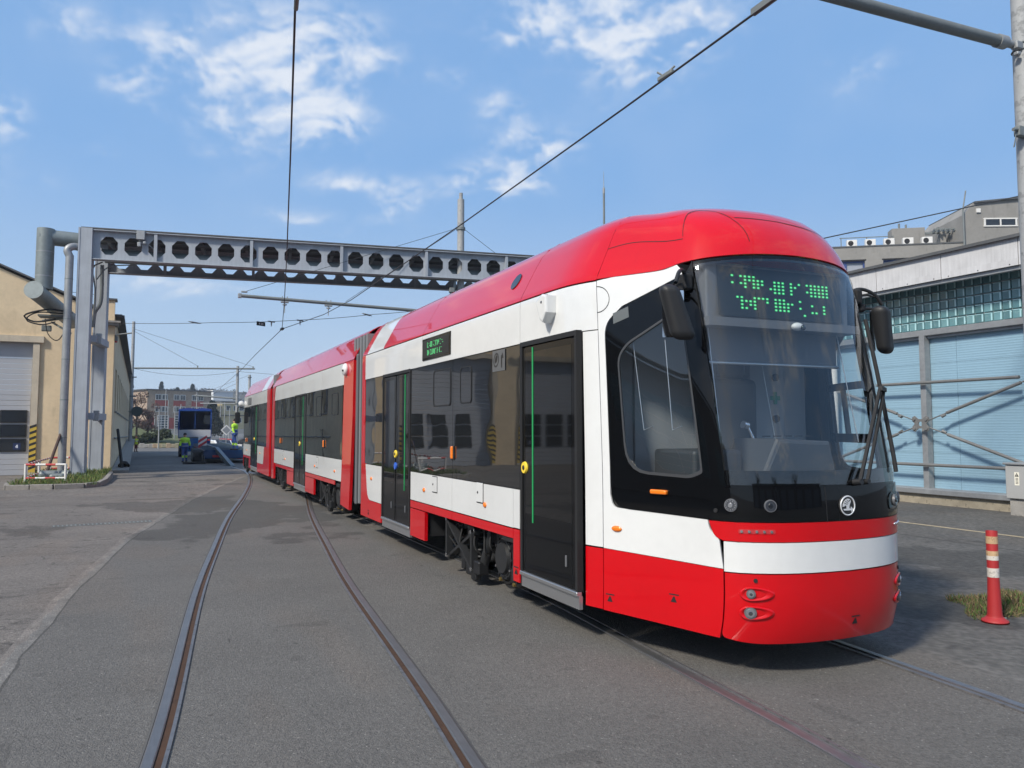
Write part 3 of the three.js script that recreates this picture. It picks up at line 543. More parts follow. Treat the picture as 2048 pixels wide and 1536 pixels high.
const win = (a, b, y0 = Y.sill, y1 = Y.lintel) => R4(a, b, y0, y1, 'window', MAT.darkGlass, { off: -0.004, thick: 0.02 });
function ventAt(a, b, y0, y1) { const g = part('vent_window', tram), o = rounded([[sT(a), y0, 0.06], [sT(b), y0, 0.06], [sT(b), y1, 0.06], [sT(a), y1, 0.06]]), i = o.map(([s, y]) => [lerp(sT((a + b) / 2), s, 0.93), lerp((y0 + y1) / 2, y, 0.93)]); obj('frame', panelG(ringOf(o, i), { off: 0.003, thick: 0.008, rims: [tidy(o), tidy(i)] }), MAT.blackMatt, g, true); obj('pane', panelG([tidy(i)], { off: -0.001, thick: 0.004 }), MAT.darkGlass, g, true); }
function marker(t, y, big) { const m = part('marker_light', tram, 'amber marker light'); if (big) { obj('lens', rbox(0.03, 0.14, 0.06, X0 - 0.012, y, -t, 0.015), MAT.amber, m); obj('base', rbox(0.03, 0.16, 0.08, X0 + 0.004, y, -t, 0.01), MAT.blackMatt, m); } else { obj('lens', new THREE.SphereGeometry(0.034, 14, 8).scale(0.45, 0.8, 1.15).translate(X0 - 0.003, y, -t), MAT.amber, m); } }
function hatch(t, y, w, h) { const p = part('access_flap', tram); obj('flap', rbox(0.012, h, w, X0 - 0.004, y, -t, 0.004), MAT.white, p); obj('latch', cylB([X0 - 0.008, y, -t - w * 0.25], [X0 - 0.014, y, -t - w * 0.25], 0.012, 0.012, 10), MAT.blackMatt, p); obj('rim', [box(0.006, h + 0.018, w + 0.018, X0 - 0.0005, y, -t)], MAT.rubber, p); }
function jackMark(t, y = 0.36) { const g = part('jacking_mark', tram), x = X0 - 0.0035; obj('bar', box(0.002, 0.01, 0.09, x, y + 0.05, -t), MAT.rubber, g); const s = shapeG([[-0.032, 0], [0.032, 0], [0.006, 0.04], [-0.006, 0.04]], 0.002).rotateY(-Math.PI / 2).translate(x, y - 0.01, -t); obj('triangle', s, MAT.rubber, g); }

// section one
pan('side_post', [rect(5.2, 5.38, 0.27, 0.72)], MAT.red); pan('side_post', [rect(5.2, 5.38, 0.724, Y.lintel)], MAT.white);
bandWhite(5.2, 6.45); bandWhite(6.45, 9.32); bandWhite(9.32, 12.2);
coveRed(5.2, 6.45); coveRed(6.45, 9.3); coveRed(9.3, 11.15); coveRed(11.15, 12.1, MAT.white, 'white roof panel near the gangway'); coveRed(12.1, 12.4);
doorAt(5.4, 6.44, 1, { strip: 6.2, button: 6.36, label: 'black single-leaf front door' });
R4(6.46, 6.6, 0.25, 0.715, 'side_post', MAT.red); R4(6.46, 6.6, 0.72, Y.sill, 'side_post', MAT.white);
win(6.46, 8.22); win(8.22, 9.76);
ventAt(7.65, 7.98, 1.87, 2.26); ventAt(8.28, 8.88, 1.86, 2.28);
R4(6.6, 8.22, Y.waist, Y.sill, 'side_panel', MAT.white); R4(8.22, 9.76, Y.waist, Y.sill, 'side_panel', MAT.white);
R4(6.6, 8.22, Y.strip, Y.waist - 0.003, 'side_panel', MAT.red, { thick: 0.04 }); R4(8.22, 9.76, Y.strip, Y.waist - 0.003, 'side_panel', MAT.red, { thick: 0.04 });
R4(9.17, 9.76, Y.skirt, Y.strip - 0.004, 'side_panel', MAT.red, { thick: 0.04 });
doorAt(9.8, 11.15, 2, { strip: 10.05, button: 10.46, blue: true, label: 'black double-leaf door of the front section' });
win(11.17, 12.18);
pan('side_panel', [tidy(rounded([[sT(11.19), 0.54], [sT(11.98), 0.54, 0.16], [sT(12.12), Y.sill - 0.004], [sT(11.19), Y.sill - 0.004]]))], MAT.white);
pan('side_panel', [tidy(rounded([[sT(11.19), 0.27], [sT(12.4), 0.27], [sT(12.4), Y.cant], [sT(12.2), Y.cant], [sT(12.19), Y.sill - 0.004], [sT(12.126), Y.sill - 0.004], [sT(11.985), 0.533, 0.16], [sT(11.19), 0.533]]))], MAT.red, { thick: 0.04 });
{ const d = part('destination_display', tram, 'black side display with green dot letters'); obj('housing', rbox(0.02, 0.26, 1.0, X0 - 0.002, 2.545, -8.78, 0.006), MAT.black, d); obj('screen', sidePlate(0.94, 0.21, 8.78, 2.545, 0.014), ledMat(sideDots, 1.3), d, true); }
marker(8.2, 1.34, true); marker(9.2, 0.87); marker(7.27, 0.86); marker(11.75, 0.86); hatch(8.8, 0.96, 0.16, 0.17); hatch(7.4, 0.97, 0.16, 0.19);
jackMark(6.53, 0.33); jackMark(11.9, 0.33);
// sticker on the window, camera pod, round vent in the roof panel
{ const c = document.createElement('canvas'); c.width = 128; c.height = 96; const k = c.getContext('2d'); k.fillStyle = '#5b5d5f'; k.fillRect(0, 0, 128, 96); k.fillStyle = '#111'; k.lineWidth = 7; k.strokeStyle = '#111'; k.beginPath(); k.ellipse(38, 44, 24, 30, 0.4, 0, 7); k.stroke(); k.beginPath(); k.ellipse(38, 40, 12, 20, 0.6, 0, 7); k.fill(); k.fillRect(88, 26, 12, 56); k.beginPath(); k.moveTo(84, 40); k.lineTo(104, 14); k.lineTo(114, 40); k.fill();
  const t = new THREE.CanvasTexture(c); t.colorSpace = THREE.SRGBColorSpace; obj('window_sticker', sidePlate(0.3, 0.2, 6.93, 2.24, 0.003), new THREE.MeshStandardMaterial({ map: t, roughness: 0.3 }), tram, true); }
{ const p = part('camera_pod', tram, 'white wedge-shaped side camera pod'); obj('housing', shapeG([[-0.1, 0.07], [0.02, 0.12], [0.1, 0.1], [0.1, -0.04], [0.03, -0.12], [-0.02, -0.09]], 0.08, [], 0.018).rotateY(-Math.PI / 2).translate(X0 + 0.004, 2.58, -5.85), MAT.white, p); obj('lens', new THREE.SphereGeometry(0.016, 10, 8).translate(X0 - 0.085, 2.63, -5.83), MAT.darkGlass, p); }
{ const n = skinN(sT(6.8), 2.98), p = skin(sT(6.8), 2.98), g = new THREE.CylinderGeometry(0.085, 0.085, 0.012, 24).applyQuaternion(new THREE.Quaternion().setFromUnitVectors(V(0, 1, 0), n)).translate(p.x + n.x * 0.006, p.y + n.y * 0.006, p.z), v = part('roof_vent', tram); obj('disc', g, MAT.darkGlass, v); obj('bolt', new THREE.SphereGeometry(0.012, 8, 6).translate(p.x + n.x * 0.014, p.y - 0.05, p.z + 0.02), MAT.yellow, v); }

// section two
pan('side_post', [tidy(rounded([[sT(13.25), 0.26], [sT(13.9), 0.3], [sT(13.88), 0.62], [sT(13.82), Y.sill], [sT(13.74), Y.lintel], [sT(13.7), 2.62, 0.12], [sT(13.95), Y.cant, 0.05], [sT(13.02), Y.cant], [sT(13.05), 1.8]]))], MAT.red, { thick: 0.05 });
pan('cantrail_panel', [tidy(rounded([[sT(13.75), Y.lintel], [sT(15.7), Y.lintel], [sT(15.7), Y.cant - 0.004], [sT(13.71), Y.cant - 0.004, 0.16]]))], MAT.white); bandWhite(15.71, 18.1); pan('cantrail_panel', [tidy(rounded([[sT(18.11), Y.lintel], [sT(22.45), Y.lintel], [sT(22.3), Y.cant - 0.004, 0.12], [sT(18.11), Y.cant - 0.004]]))], MAT.white);
coveRed(13.02, 16); coveRed(16, 18.6); coveRed(18.6, 22.9);
win(13.84, 15.5); win(15.5, 17.45); win(19.05, 20.6); win(20.6, 22.42);
ventAt(14.2, 14.75, 1.85, 2.25); ventAt(15.75, 16.3, 1.85, 2.25); ventAt(20.4, 21.2, 1.88, 2.25);
R4(13.86, 15.5, Y.waist - 0.03, Y.sill, 'side_panel', MAT.white); R4(15.5, 17.2, Y.waist - 0.03, Y.sill, 'side_panel', MAT.white); R4(17.2, 17.46, Y.waist - 0.03, Y.sill, 'side_panel', MAT.white);
R4(14.4, 15.5, 0.6, Y.waist - 0.034, 'side_panel', MAT.red); R4(15.5, 17.46, 0.6, Y.waist - 0.034, 'side_panel', MAT.red); R4(16.45, 17.46, Y.skirt, 0.596, 'side_panel', MAT.red, { thick: 0.04 });
doorAt(17.5, 19.02, 2, { strip: 17.9, button: 18.28, label: 'black double-leaf door of the middle section' });
R4(19.06, 20.7, Y.waist - 0.03, Y.sill, 'side_panel', MAT.white); R4(20.7, 22.4, Y.waist - 0.03, Y.sill, 'side_panel', MAT.white); R4(19.06, 22.1, 0.6, Y.waist - 0.034, 'side_panel', MAT.red); R4(19.06, 20.05, Y.skirt, 0.596, 'side_panel', MAT.red, { thick: 0.04 });
pan('side_post', [tidy(rounded([[sT(22.44), 0.26], [sT(22.9), 0.24], [sT(22.9), Y.cant], [sT(22.4), Y.cant], [sT(22.46), 2.5]]))], MAT.red, { thick: 0.05 });
marker(15.44, 1.31, true); marker(21.19, 1.29, true); marker(16.36, 0.85); marker(14.42, 0.84); marker(20.4, 0.85); hatch(16.1, 0.93, 0.18, 0.2); hatch(20.7, 0.93, 0.18, 0.2);
{ const p = part('camera_pod', tram, 'small rounded white camera pod at the middle section'); obj('housing', new THREE.SphereGeometry(0.12, 14, 10).scale(0.5, 0.9, 0.9).translate(X0 - 0.02, 2.6, -13.55), MAT.white, p); obj('lens', new THREE.SphereGeometry(0.02, 8, 6).translate(X0 - 0.07, 2.58, -13.5), MAT.darkGlass, p); }

// section three
pan('side_post', [tidy(rounded([[sT(23.4), 0.26], [sT(26.28), 0.26], [sT(26.28), 0.533], [sT(24.75), 0.533, 0.16], [sT(24.6), Y.sill], [sT(24.1), Y.sill], [sT(24.1), Y.cant], [sT(23.4), Y.cant]]))], MAT.red, { thick: 0.05 });
pan('side_panel', [tidy(rounded([[sT(26.27), 0.54], [sT(24.77), 0.54, 0.16], [sT(24.61), Y.sill - 0.003], [sT(26.27), Y.sill - 0.003]]))], MAT.white);
bandWhite(24.11, 26.3); bandWhite(26.3, 30.6); coveRed(23.4, 24.2); coveRed(24.2, 25.4, MAT.white, 'white roof panel of the rear section'); coveRed(25.4, 30.6);
win(24.11, 26.28); win(28.2, 30.6); R4(28.2, 30.6, Y.waist - 0.05, Y.sill, 'side_panel', MAT.white); R4(28.2, 30.6, 0.58, Y.waist - 0.054, 'side_panel', MAT.red); R4(28.2, 28.7, Y.skirt, 0.576, 'side_panel', MAT.red);
doorAt(26.3, 28.18, 2, { strip: 26.8, button: 27.25, label: 'black double-leaf door of the rear section' });
{ const d = part('destination_display', tram, 'unlit side display of the rear section'); obj('housing', rbox(0.02, 0.24, 1.0, X0 - 0.004, 2.53, -28.7, 0.006), MAT.greyTrim, d); }
marker(29.6, 1.2, true); marker(29.4, 0.85); marker(25.6, 0.85);
// rear cab, the nose turned round
{
  const o = { rear: true, ss: 0.16, sv: 0.16 }, A = sT(REAR - 30.6);
  pan('rear_cab', [[[-A, 0.26], [A, 0.26], [A, 0.66], [-A, 0.66]]], MAT.red, o).userData.label = 'red skirt of the rear cab';
  pan('rear_cab', [[[-A, 0.664], [A, 0.664], [A, 1.06], [-A, 1.06]]], MAT.white, o).userData.label = 'white band of the rear cab';
  pan('rear_cab', [[[-A, 1.064], [A, 1.064], [A, 2.36], [-A, 2.36]]], MAT.darkGlass, o).userData.label = 'dark glazing of the rear cab';
  pan('rear_cab', [[[-A, 2.364], [A, 2.364], [A, 2.73], [-A, 2.73]]], MAT.white, o).userData.label = 'white band above the rear glazing';
  pan('rear_cab', [[[-A, 2.734], [A, 2.734], [A, 3.6], [-A, 3.6]]], MAT.red, o).userData.label = 'red roof cap of the rear cab';
  const m = part('rear_mirror', tram); obj('housing', rbox(0.18, 0.42, 0.12, X0 - 0.14, 2.0, -31.6, 0.05, 2), MAT.blackMatt, m); obj('arm', tubeP([[X0 + 0.1, 2.35, -31.5], [X0 - 0.12, 2.4, -31.55], [X0 - 0.14, 2.2, -31.6]], 0.018, 6, 10), MAT.blackMatt, m); obj('dome', new THREE.SphereGeometry(0.11, 12, 8).translate(X0 - 0.05, 2.52, -31.2), MAT.white, m);
}
// right side, inner structure, roof decks and gangways
for (const [a, b] of [[5.2, 12.4], [13.3, 22.9], [23.4, 30.6]]) {
  const X = flip, s0 = sT(a), s1 = sT(b);
  pan('side_panel', [X([[s0, 0.27], [s1, 0.27], [s1, 0.715], [s0, 0.715]])], MAT.red); pan('side_panel', [X([[s0, 0.72], [s1, 0.72], [s1, 1.066], [s0, 1.066]])], MAT.white);
  pan('window', [X([[s0, 1.07], [s1, 1.07], [s1, 2.356], [s0, 2.356]])], MAT.darkGlass); pan('cantrail_panel', [X([[s0, 2.36], [s1, 2.36], [s1, 2.735], [s0, 2.735]])], MAT.white); pan('roof_panel', [X([[s0, 2.742], [s1, 2.742], [s1, 3.6], [s0, 3.6]])], MAT.red);
  const a2 = Math.max(a, 5.95), len = b - a2 - 0.06, mid = -(a2 + b) / 2;
  obj('body_core', [box(HW * 2 - 0.12, 1.68, len, XC, 1.88, mid), box(HW * 2 - 0.5, 0.4, len, XC, 2.9, mid)], MAT.blackMatt, tram);
  obj('roof_deck', box(1.1, 0.05, b - a2, XC, 3.35, mid), MAT.greyTrim, tram);
}
{ // roof deck over the two cabs, and the lower body between bogies
  const deck = (rear) => { const pts = []; for (let k = 0; k <= 30; k++) { const q = skin(lerp(-S52, S52, k / 30), 3.58, rear); pts.push([q.x, -q.z]); } return shapeG(pts, 0.02).rotateX(-Math.PI / 2).translate(0, 3.345, 0); };
  obj('roof_deck', deck(false), MAT.red, tram); obj('roof_deck', box(1.1, 0.03, 1.4, XC, 3.35, -30.9), MAT.red, tram);
  for (const [a, b] of [[9.2, 12.3], [16.5, 20.0], [23.6, 28.5]]) obj('underframe', box(HW * 2 - 0.16, 0.72, b - a, XC, 0.68, -(a + b) / 2), MAT.blackMatt, tram);
  obj('underframe', [box(HW * 2 - 0.2, 0.55, 1.2, XC, 0.62, -6.0), box(1.5, 0.45, 1.2, XC, 0.58, -4.95)], MAT.blackMatt, tram);
}
function gangway(a, b) {
  const g = part('gangway', tram, 'grey folded bellows between two tram sections'), n = 9;
  for (let i = 0; i < n; i++) { const t = lerp(a + 0.05, b - 0.05, (i + 0.5) / n), k = i % 2 ? 0.13 : 0.08, w = (b - a) / n; obj('fold', [box(HW * 2 - k * 2, 2.7, w * 0.92, XC, 1.75, -t), box(HW * 2 - 0.6 - k, 0.2 - k, w * 0.9, XC, 3.16 - k * 0.5, -t)], MAT.bellows, g); }
  obj('cover_strip', rbox(0.05, 2.45, 0.1, X0 + 0.07, 1.6, -(a + 0.62 * (b - a)), 0.02), MAT.greyTrim, g);
}
gangway(12.36, 13.4); gangway(22.86, 23.46);
// --- bogies ---
const wheelG = new THREE.LatheGeometry([[0.04, -0.06], [0.24, -0.06], [0.27, -0.05], [0.3, -0.07], [0.3, 0.045], [0.325, 0.055], [0.325, 0.075], [0.04, 0.075]].map((p) => new THREE.Vector2(...p)), 28).rotateZ(Math.PI / 2);
function bogie(tc) {
  const b = part('bogie', tram, 'black bogie with wheels and diagonal braces'), zf = -(tc - 0.72), zr = -(tc + 0.72), xl = XC - 0.78, xo = X0 + 0.06;
  for (const z of [zf, zr]) for (const s of [-1, 1]) obj('wheel', wheelG.clone().scale(s, 1, 1).translate(XC + s * 0.755, 0.338, z), MAT.bogie, b);
  for (const z of [zf, zr]) obj('axle', cylB([XC - 0.75, 0.338, z], [XC + 0.75, 0.338, z], 0.06), MAT.bogie, b);
  obj('side_frame', box(0.16, 0.16, 1.9, xl - 0.12, 0.5, -tc), MAT.bogie, b); obj('side_frame', box(0.16, 0.16, 1.9, XC + 0.9, 0.5, -tc), MAT.bogie, b);
  // gear housing with stepped round cover, bolted flange and ribs
  const gz = zf - 0.02, gy0 = 0.37;
  obj('gear_housing', [cylB([xo + 0.34, gy0, gz], [xo + 0.1, gy0, gz], 0.3, 0.28, 28), rbox(0.26, 0.3, 0.6, xo + 0.22, 0.5, gz - 0.03, 0.07, 2), rbox(0.2, 0.42, 0.26, xo + 0.16, 0.34, gz + 0.2, 0.06, 2), rbox(0.16, 0.12, 0.34, xo + 0.12, 0.6, gz + 0.06, 0.03, 2)], MAT.bogie, b);
  obj('cover_plate', [cylB([xo + 0.11, gy0, gz - 0.04], [xo + 0.06, gy0, gz - 0.04], 0.215, 0.2, 26), cylB([xo + 0.06, gy0, gz - 0.04], [xo + 0.03, gy0, gz - 0.04], 0.15, 0.14, 24)], MAT.bogieGrey, b);
  obj('flange', [new THREE.TorusGeometry(0.235, 0.018, 6, 28).rotateY(Math.PI / 2).translate(xo + 0.1, gy0, gz - 0.04), new THREE.TorusGeometry(0.17, 0.01, 6, 28).rotateY(Math.PI / 2).translate(xo + 0.06, gy0, gz - 0.04)], MAT.bogie, b);
  for (let k = 0; k < 12; k++) { const a = (k / 12) * Math.PI * 2; obj('bolt', cylB([xo + 0.09, gy0 + 0.19 * Math.cos(a), gz - 0.04 + 0.19 * Math.sin(a)], [xo + 0.045, gy0 + 0.19 * Math.cos(a), gz - 0.04 + 0.19 * Math.sin(a)], 0.013, 0.013, 6), k % 4 ? MAT.bogieGrey : MAT.chrome, b); }
  for (const [y, z] of [[0.6, 0.2], [0.16, 0.2], [0.16, -0.12]]) obj('plug', cylB([xo + 0.12, y, gz + z], [xo + 0.05, y, gz + z], 0.022, 0.018, 8), MAT.brass, b);
  // diagonal cross brace with bright bolts
  const c = [[0.6, 0.78], [0.2, 0.78], [0.16, 0.02], [0.54, 0.02]].map(([y, dz]) => [xo + 0.02, y, -tc - dz]);
  obj('brace', [barB(c[0], c[2], 0.03, 0.075, V(1, 0, 0)), barB(c[1].map((v, i) => v + (i ? 0 : 0.035)), c[3].map((v, i) => v + (i ? 0 : 0.035)), 0.03, 0.075, V(1, 0, 0)), barB(c[0], c[1], 0.045, 0.07, V(1, 0, 0)), barB(c[2], c[3], 0.045, 0.07, V(1, 0, 0))], MAT.bogieGrey, b);
  for (const p of c) { obj('bolt', cylB(p, [p[0] - 0.04, p[1], p[2]], 0.026, 0.022, 8), MAT.chrome, b); obj('bush', cylB([p[0] + 0.05, p[1], p[2]], [p[0] - 0.012, p[1], p[2]], 0.055, 0.05, 12), MAT.bogie, b); }
  for (const [y, z, r] of [[0.42, 0.86, 0.16], [0.4, 0.2, 0.13]]) obj('spring', [0, 1, 2, 3, 4].map((k) => new THREE.TorusGeometry(r * 0.7, 0.02, 6, 18).rotateX(Math.PI / 2).translate(xo + 0.2, y - 0.14 + k * 0.07, -tc - z)), MAT.bogie, b);
  obj('damper', [cylB([xo + 0.1, 0.62, -tc + 0.3], [xo + 0.08, 0.22, -tc + 0.12], 0.04, 0.04, 10), cylB([xo + 0.1, 0.45, -tc + 0.22], [xo + 0.08, 0.2, -tc + 0.1], 0.05, 0.05, 10)], MAT.bogieGrey, b);
  obj('motor', [rbox(0.36, 0.36, 0.9, xo + 0.36, 0.4, -tc - 0.4, 0.05, 2), rbox(0.3, 0.12, 0.8, xo + 0.24, 0.58, -tc - 0.34, 0.03), rbox(0.3, 0.3, 0.5, xo + 0.4, 0.36, -tc + 0.2, 0.04)], MAT.bogieGrey, b);
  for (const [w, h, d, x, y, z] of [[0.12, 0.14, 0.16, 0.06, 0.19, 0.08], [0.1, 0.2, 0.1, 0.05, 0.22, -0.3], [0.1, 0.12, 0.2, 0.06, 0.14, -0.14], [0.12, 0.14, 0.14, 0.1, 0.52, -0.2], [0.1, 0.2, 0.12, 0.12, 0.3, -0.56], [0.08, 0.1, 0.12, 0.04, 0.1, 0.0]]) obj('brake_gear', rbox(w, h, d, xo + x, y, -tc + z, 0.02), MAT.bogie, b);
  for (let k = 0; k < 7; k++) obj('hose', tubeP([[xo + 0.08, 0.62, -tc - 0.86 + k * 0.2], [xo + 0.0 + 0.03 * (k % 2), 0.47 - 0.05 * (k % 3), -tc - 0.8 + k * 0.21], [xo + 0.08, 0.3 + 0.03 * (k % 4), -tc - 0.7 + k * 0.19]], 0.011, 5, 10), MAT.rubber, b);
  obj('bracket', [box(0.03, 0.42, 0.07, xo + 0.0, 0.42, -tc + 1.1), rbox(0.05, 0.06, 0.26, xo - 0.02, 0.6, -tc + 1.0, 0.01), rbox(0.04, 0.14, 0.06, xo - 0.02, 0.3, -tc + 1.1, 0.01)], MAT.bogieGrey, b);
}
for (const t of [7.75, 15.2, 21.2, 30.0]) bogie(t);
// --- front fittings ---
function onSkin(s, v, o = 0) { const p = skin(s, v), n = skinN(s, v); return p.addScaledVector(n, o); }
function discOn(s, v, r0, r1, o0, o1, n = 20) { const q = skinN(s, v), a = onSkin(s, v, o0), b = onSkin(s, v, o1); return cylB(a, b, r0, r1, n); }
function recess(name, pts, mat, depth, parent) { obj(name, panelG([tidy(rounded(pts))], { off: depth, thick: 0.004 }), mat, parent, true); }
for (const sd of [1, -1]) {
  const s0 = sd * (SS - 0.03), g = part('headlight_cluster', tram, sd > 0 ? 'twin round headlights in the left of the black nose' : 'round headlights in the right of the black nose');
  const poly = [[SS + 0.0, 1.155, 0.05], [SS - 0.04, 1.075, 0.05], [SS - 0.24, 1.045, 0.04], [SS - 0.4, 1.05, 0.03], [SS - 0.41, 1.13, 0.03], [SS - 0.36, 1.17, 0.04]].map(([a, b, r]) => [sd * a, b, r]);
  obj('rim', panelG([tidy(rounded(poly))], { off: 0.014, thick: 0.006 }), MAT.black, g, true);
  for (const [ds, r] of [[0.06, 0.036], [0.3, 0.034]]) {
    const s = sd * (SS - ds);
    obj('ring', discOn(s, 1.11, r + 0.008, r + 0.005, 0.0, 0.026), MAT.greyTrim, g); obj('reflector', discOn(s, 1.11, r, r, 0.0, 0.0275), MAT.reflector, g); obj('bulb', discOn(s, 1.11, r * 0.55, r * 0.4, 0.02, 0.034), ds < 0.1 ? MAT.lens : MAT.darkGlass, g);
    if (ds < 0.1) for (let k = 0; k < 12; k++) { const a = (k / 12) * 6.283; obj('led', discOn(s + sd * Math.cos(a) * r * 0.8, 1.11 + Math.sin(a) * r * 0.8, 0.0045, 0.004, 0.026, 0.0305, 6), MAT.lens, g); }
  }
  const l = part('led_row', tram, sd > 0 ? 'row of five small lamps in the left of the red band' : 'row of five small lamps in the right of the red band');
  obj('recess', panelG([tidy(rounded([[sd * (SS - 0.1), 0.93, 0.012], [sd * (SS - 0.33), 0.93, 0.012], [sd * (SS - 0.33), 0.958, 0.012], [sd * (SS - 0.1), 0.958, 0.012]]))], { off: 0.008, thick: 0.002 }), MAT.signRed, l, true);
  for (let k = 0; k < 5; k++) { const s = sd * (SS - 0.12 - k * 0.046); obj('lamp', discOn(s, 0.944, 0.011, 0.009, 0.004, 0.014, 12), MAT.chrome, l); }
  // lower lamps in scooped recesses
  for (const [v, r] of [[0.545, 0.024], [0.425, 0.034]]) {
    const f = part('fog_lamp', tram, v > 0.5 ? 'small lamp in the upper scoop of the red bumper' : 'larger lamp in the lower scoop of the red bumper'), sL = SS - 0.17;
    const sc = []; for (let k = 0; k <= 24; k++) { const a = (k / 24) * Math.PI * 2; sc.push([0.12 * Math.cos(a) * (Math.cos(a) < 0 ? 1.25 : 0.6), 0.046 * Math.sin(a)]); }
    obj('scoop', ringScoop(sd, sL, v, sc), MAT.red, f, true);
    obj('ring', discOn(sd * sL, v, r + 0.007, r + 0.004, -0.01, 0.012), MAT.greyTrim, f); obj('lens', discOn(sd * sL, v, r, r * 0.8, 0.0, 0.018), MAT.lens, f); obj('bulb', discOn(sd * sL, v, r * 0.45, r * 0.35, 0.016, 0.0205, 12), MAT.reflector, f);
  }
  obj('plug', discOn(sd * (SS - 0.2), 0.63, 0.014, 0.012, 0.0, 0.006, 14), MAT.rubber, tram);
}
function ringScoop(sd, sL, v, sc) {   // raised lip running out of the bumper round a lamp
  const P = [], I = [], n = sc.length - 1;
  for (const [k, o] of [[1, 0.0015], [0.93, 0.011], [0.8, 0.012], [0.62, 0.003]]) for (let i = 0; i <= n; i++) { const p = onSkin(sd * (sL + sc[i][0] * k), v + sc[i][1] * k, o); P.push(p.x, p.y, p.z); }
  for (let r = 0; r < 3; r++) for (let i = 0; i < n; i++) { const a = r * (n + 1) + i, b = a + n + 1; if (sd > 0) I.push(a, b, a + 1, a + 1, b, b + 1); else I.push(a, a + 1, b, a + 1, b + 1, b); }
  const g = new THREE.BufferGeometry(); g.setAttribute('position', new THREE.Float32BufferAttribute(P, 3)); g.setIndex(I); g.computeVertexNormals(); return g;
}
{ // round emblem
  const e = part('emblem', tram, 'round silver winged-arrow emblem on the black nose'), n = skinN(0.0, 1.1), c = onSkin(0, 1.1, 0.01);
  obj('disc', cylB(onSkin(0, 1.1, 0.006), onSkin(0, 1.1, 0.016), 0.07, 0.067, 32), MAT.blackMatt, e);
  const B = new THREE.Matrix4().makeBasis(new THREE.Vector3().crossVectors(V(0, 1, 0), n).normalize(), V(0, 1, 0), n).setPosition(onSkin(0, 1.1, 0.0155));
  obj('ring', new THREE.TorusGeometry(0.061, 0.0055, 8, 40).applyMatrix4(B), MAT.emblem, e);
  const wing = [[-0.046, -0.006], [-0.043, 0.012], [-0.034, 0.028], [-0.02, 0.04], [-0.002, 0.046], [0.014, 0.044], [0.024, 0.036], [0.026, 0.024], [0.018, 0.012], [0.013, -0.004], [0.012, -0.018], [0.03, -0.018], [0.022, -0.01], [0.03, -0.008], [0.046, -0.024], [0.034, -0.04], [0.026, -0.038], [0.031, -0.031], [-0.034, -0.031], [-0.041, -0.02], [-0.012, -0.019], [-0.012, -0.006], [-0.018, 0.004], [-0.03, -0.004]];
  obj('wing', shapeG(wing, 0.003).applyMatrix4(B), MAT.emblem, e);
  for (const [x, y, a, l] of [[-0.021, 0.014, 0.55, 0.034], [-0.013, 0.024, 0.75, 0.034], [-0.003, 0.032, 0.95, 0.024]]) obj('feather_gap', box(l, 0.0035, 0.003).rotateZ(-a + 0.2).translate(x, y, 0.0025).applyMatrix4(B), MAT.blackMatt, e);
  obj('eye', cylB([0, 0, 0], [0, 0, 0.0045], 0.0045, 0.0045, 12).translate(0.012, 0.032, 0).applyMatrix4(B), MAT.blackMatt, e);
}
obj('screw_cap', discOn(SS + 0.045, 1.07, 0.016, 0.014, 0.0, 0.014, 14), MAT.rubber, tram);
{ const m = part('marker_light', tram, 'amber lamp below the cab window'), s = sT(4.72), a = onSkin(s, 1.165, 0.012); obj('lens', rbox(0.035, 0.034, 0.14, 0, 0, 0, 0.012, 2).rotateY(-Math.atan2(skinN(s, 1.16).z, -skinN(s, 1.16).x) * -1).translate(a.x, a.y, a.z), MAT.amber, m); }
{ const m = part('marker_light', tram, 'oval amber lamp on the white cab flank'), s = sT(5.08), a = onSkin(s, 0.875, 0.002); obj('lens', new THREE.SphereGeometry(0.04, 16, 10).scale(0.35, 0.55, 1.2).rotateY(0.32).translate(a.x, a.y, a.z), MAT.amber, m); }
for (const [s, v] of [[sT(4.62), 0.43], [sT(5.14), 0.35], [-0.08, 0.33]]) { const g = part('jacking_mark', tram); const J = (p) => panelG([p.map(([a, b]) => [s + a, v + b])], { off: 0.0015, thick: 0.001, rims: [] }); obj('bar', J([[-0.04, 0.036], [0.04, 0.036], [0.04, 0.045], [-0.04, 0.045]]), MAT.rubber, g, true); obj('triangle', J([[-0.026, -0.012], [0.026, -0.012], [0.005, 0.028], [-0.005, 0.028]]), MAT.rubber, g, true); }
{ // small grey screen in the black surround, latch outline on the white shoulder
  const s = sT(4.99), d = part('side_display', tram, 'small grey number display above the cab window'); obj('screen', panelG([[[s - 0.12, 2.43], [s + 0.05, 2.39], [s + 0.05, 2.47], [s - 0.12, 2.51]]], { off: 0.006, thick: 0.006 }), M(col(0.12, 0.13, 0.13), { roughness: 0.15 }), d, true);
  const arc = []; for (let k = 0; k <= 12; k++) { const a = (k / 12) * Math.PI; arc.push([S52 - 0.14 * Math.sin(a), 2.59 + 0.1 * Math.cos(a)]); }
  const q = []; for (let i = 0; i + 1 < arc.length; i++) { const [a, b] = arc[i], [c, e] = arc[i + 1], l = Math.hypot(c - a, e - b), nx = (-(e - b) / l) * 0.003, ny = ((c - a) / l) * 0.003; q.push([[a - nx, b - ny], [c - nx, e - ny], [c + nx, e + ny], [a + nx, b + ny]]); }
  obj('flap_joint', panelG(q, { off: 0.0018, thick: 0.001, rims: [] }), MAT.rubber, tram, true);
}
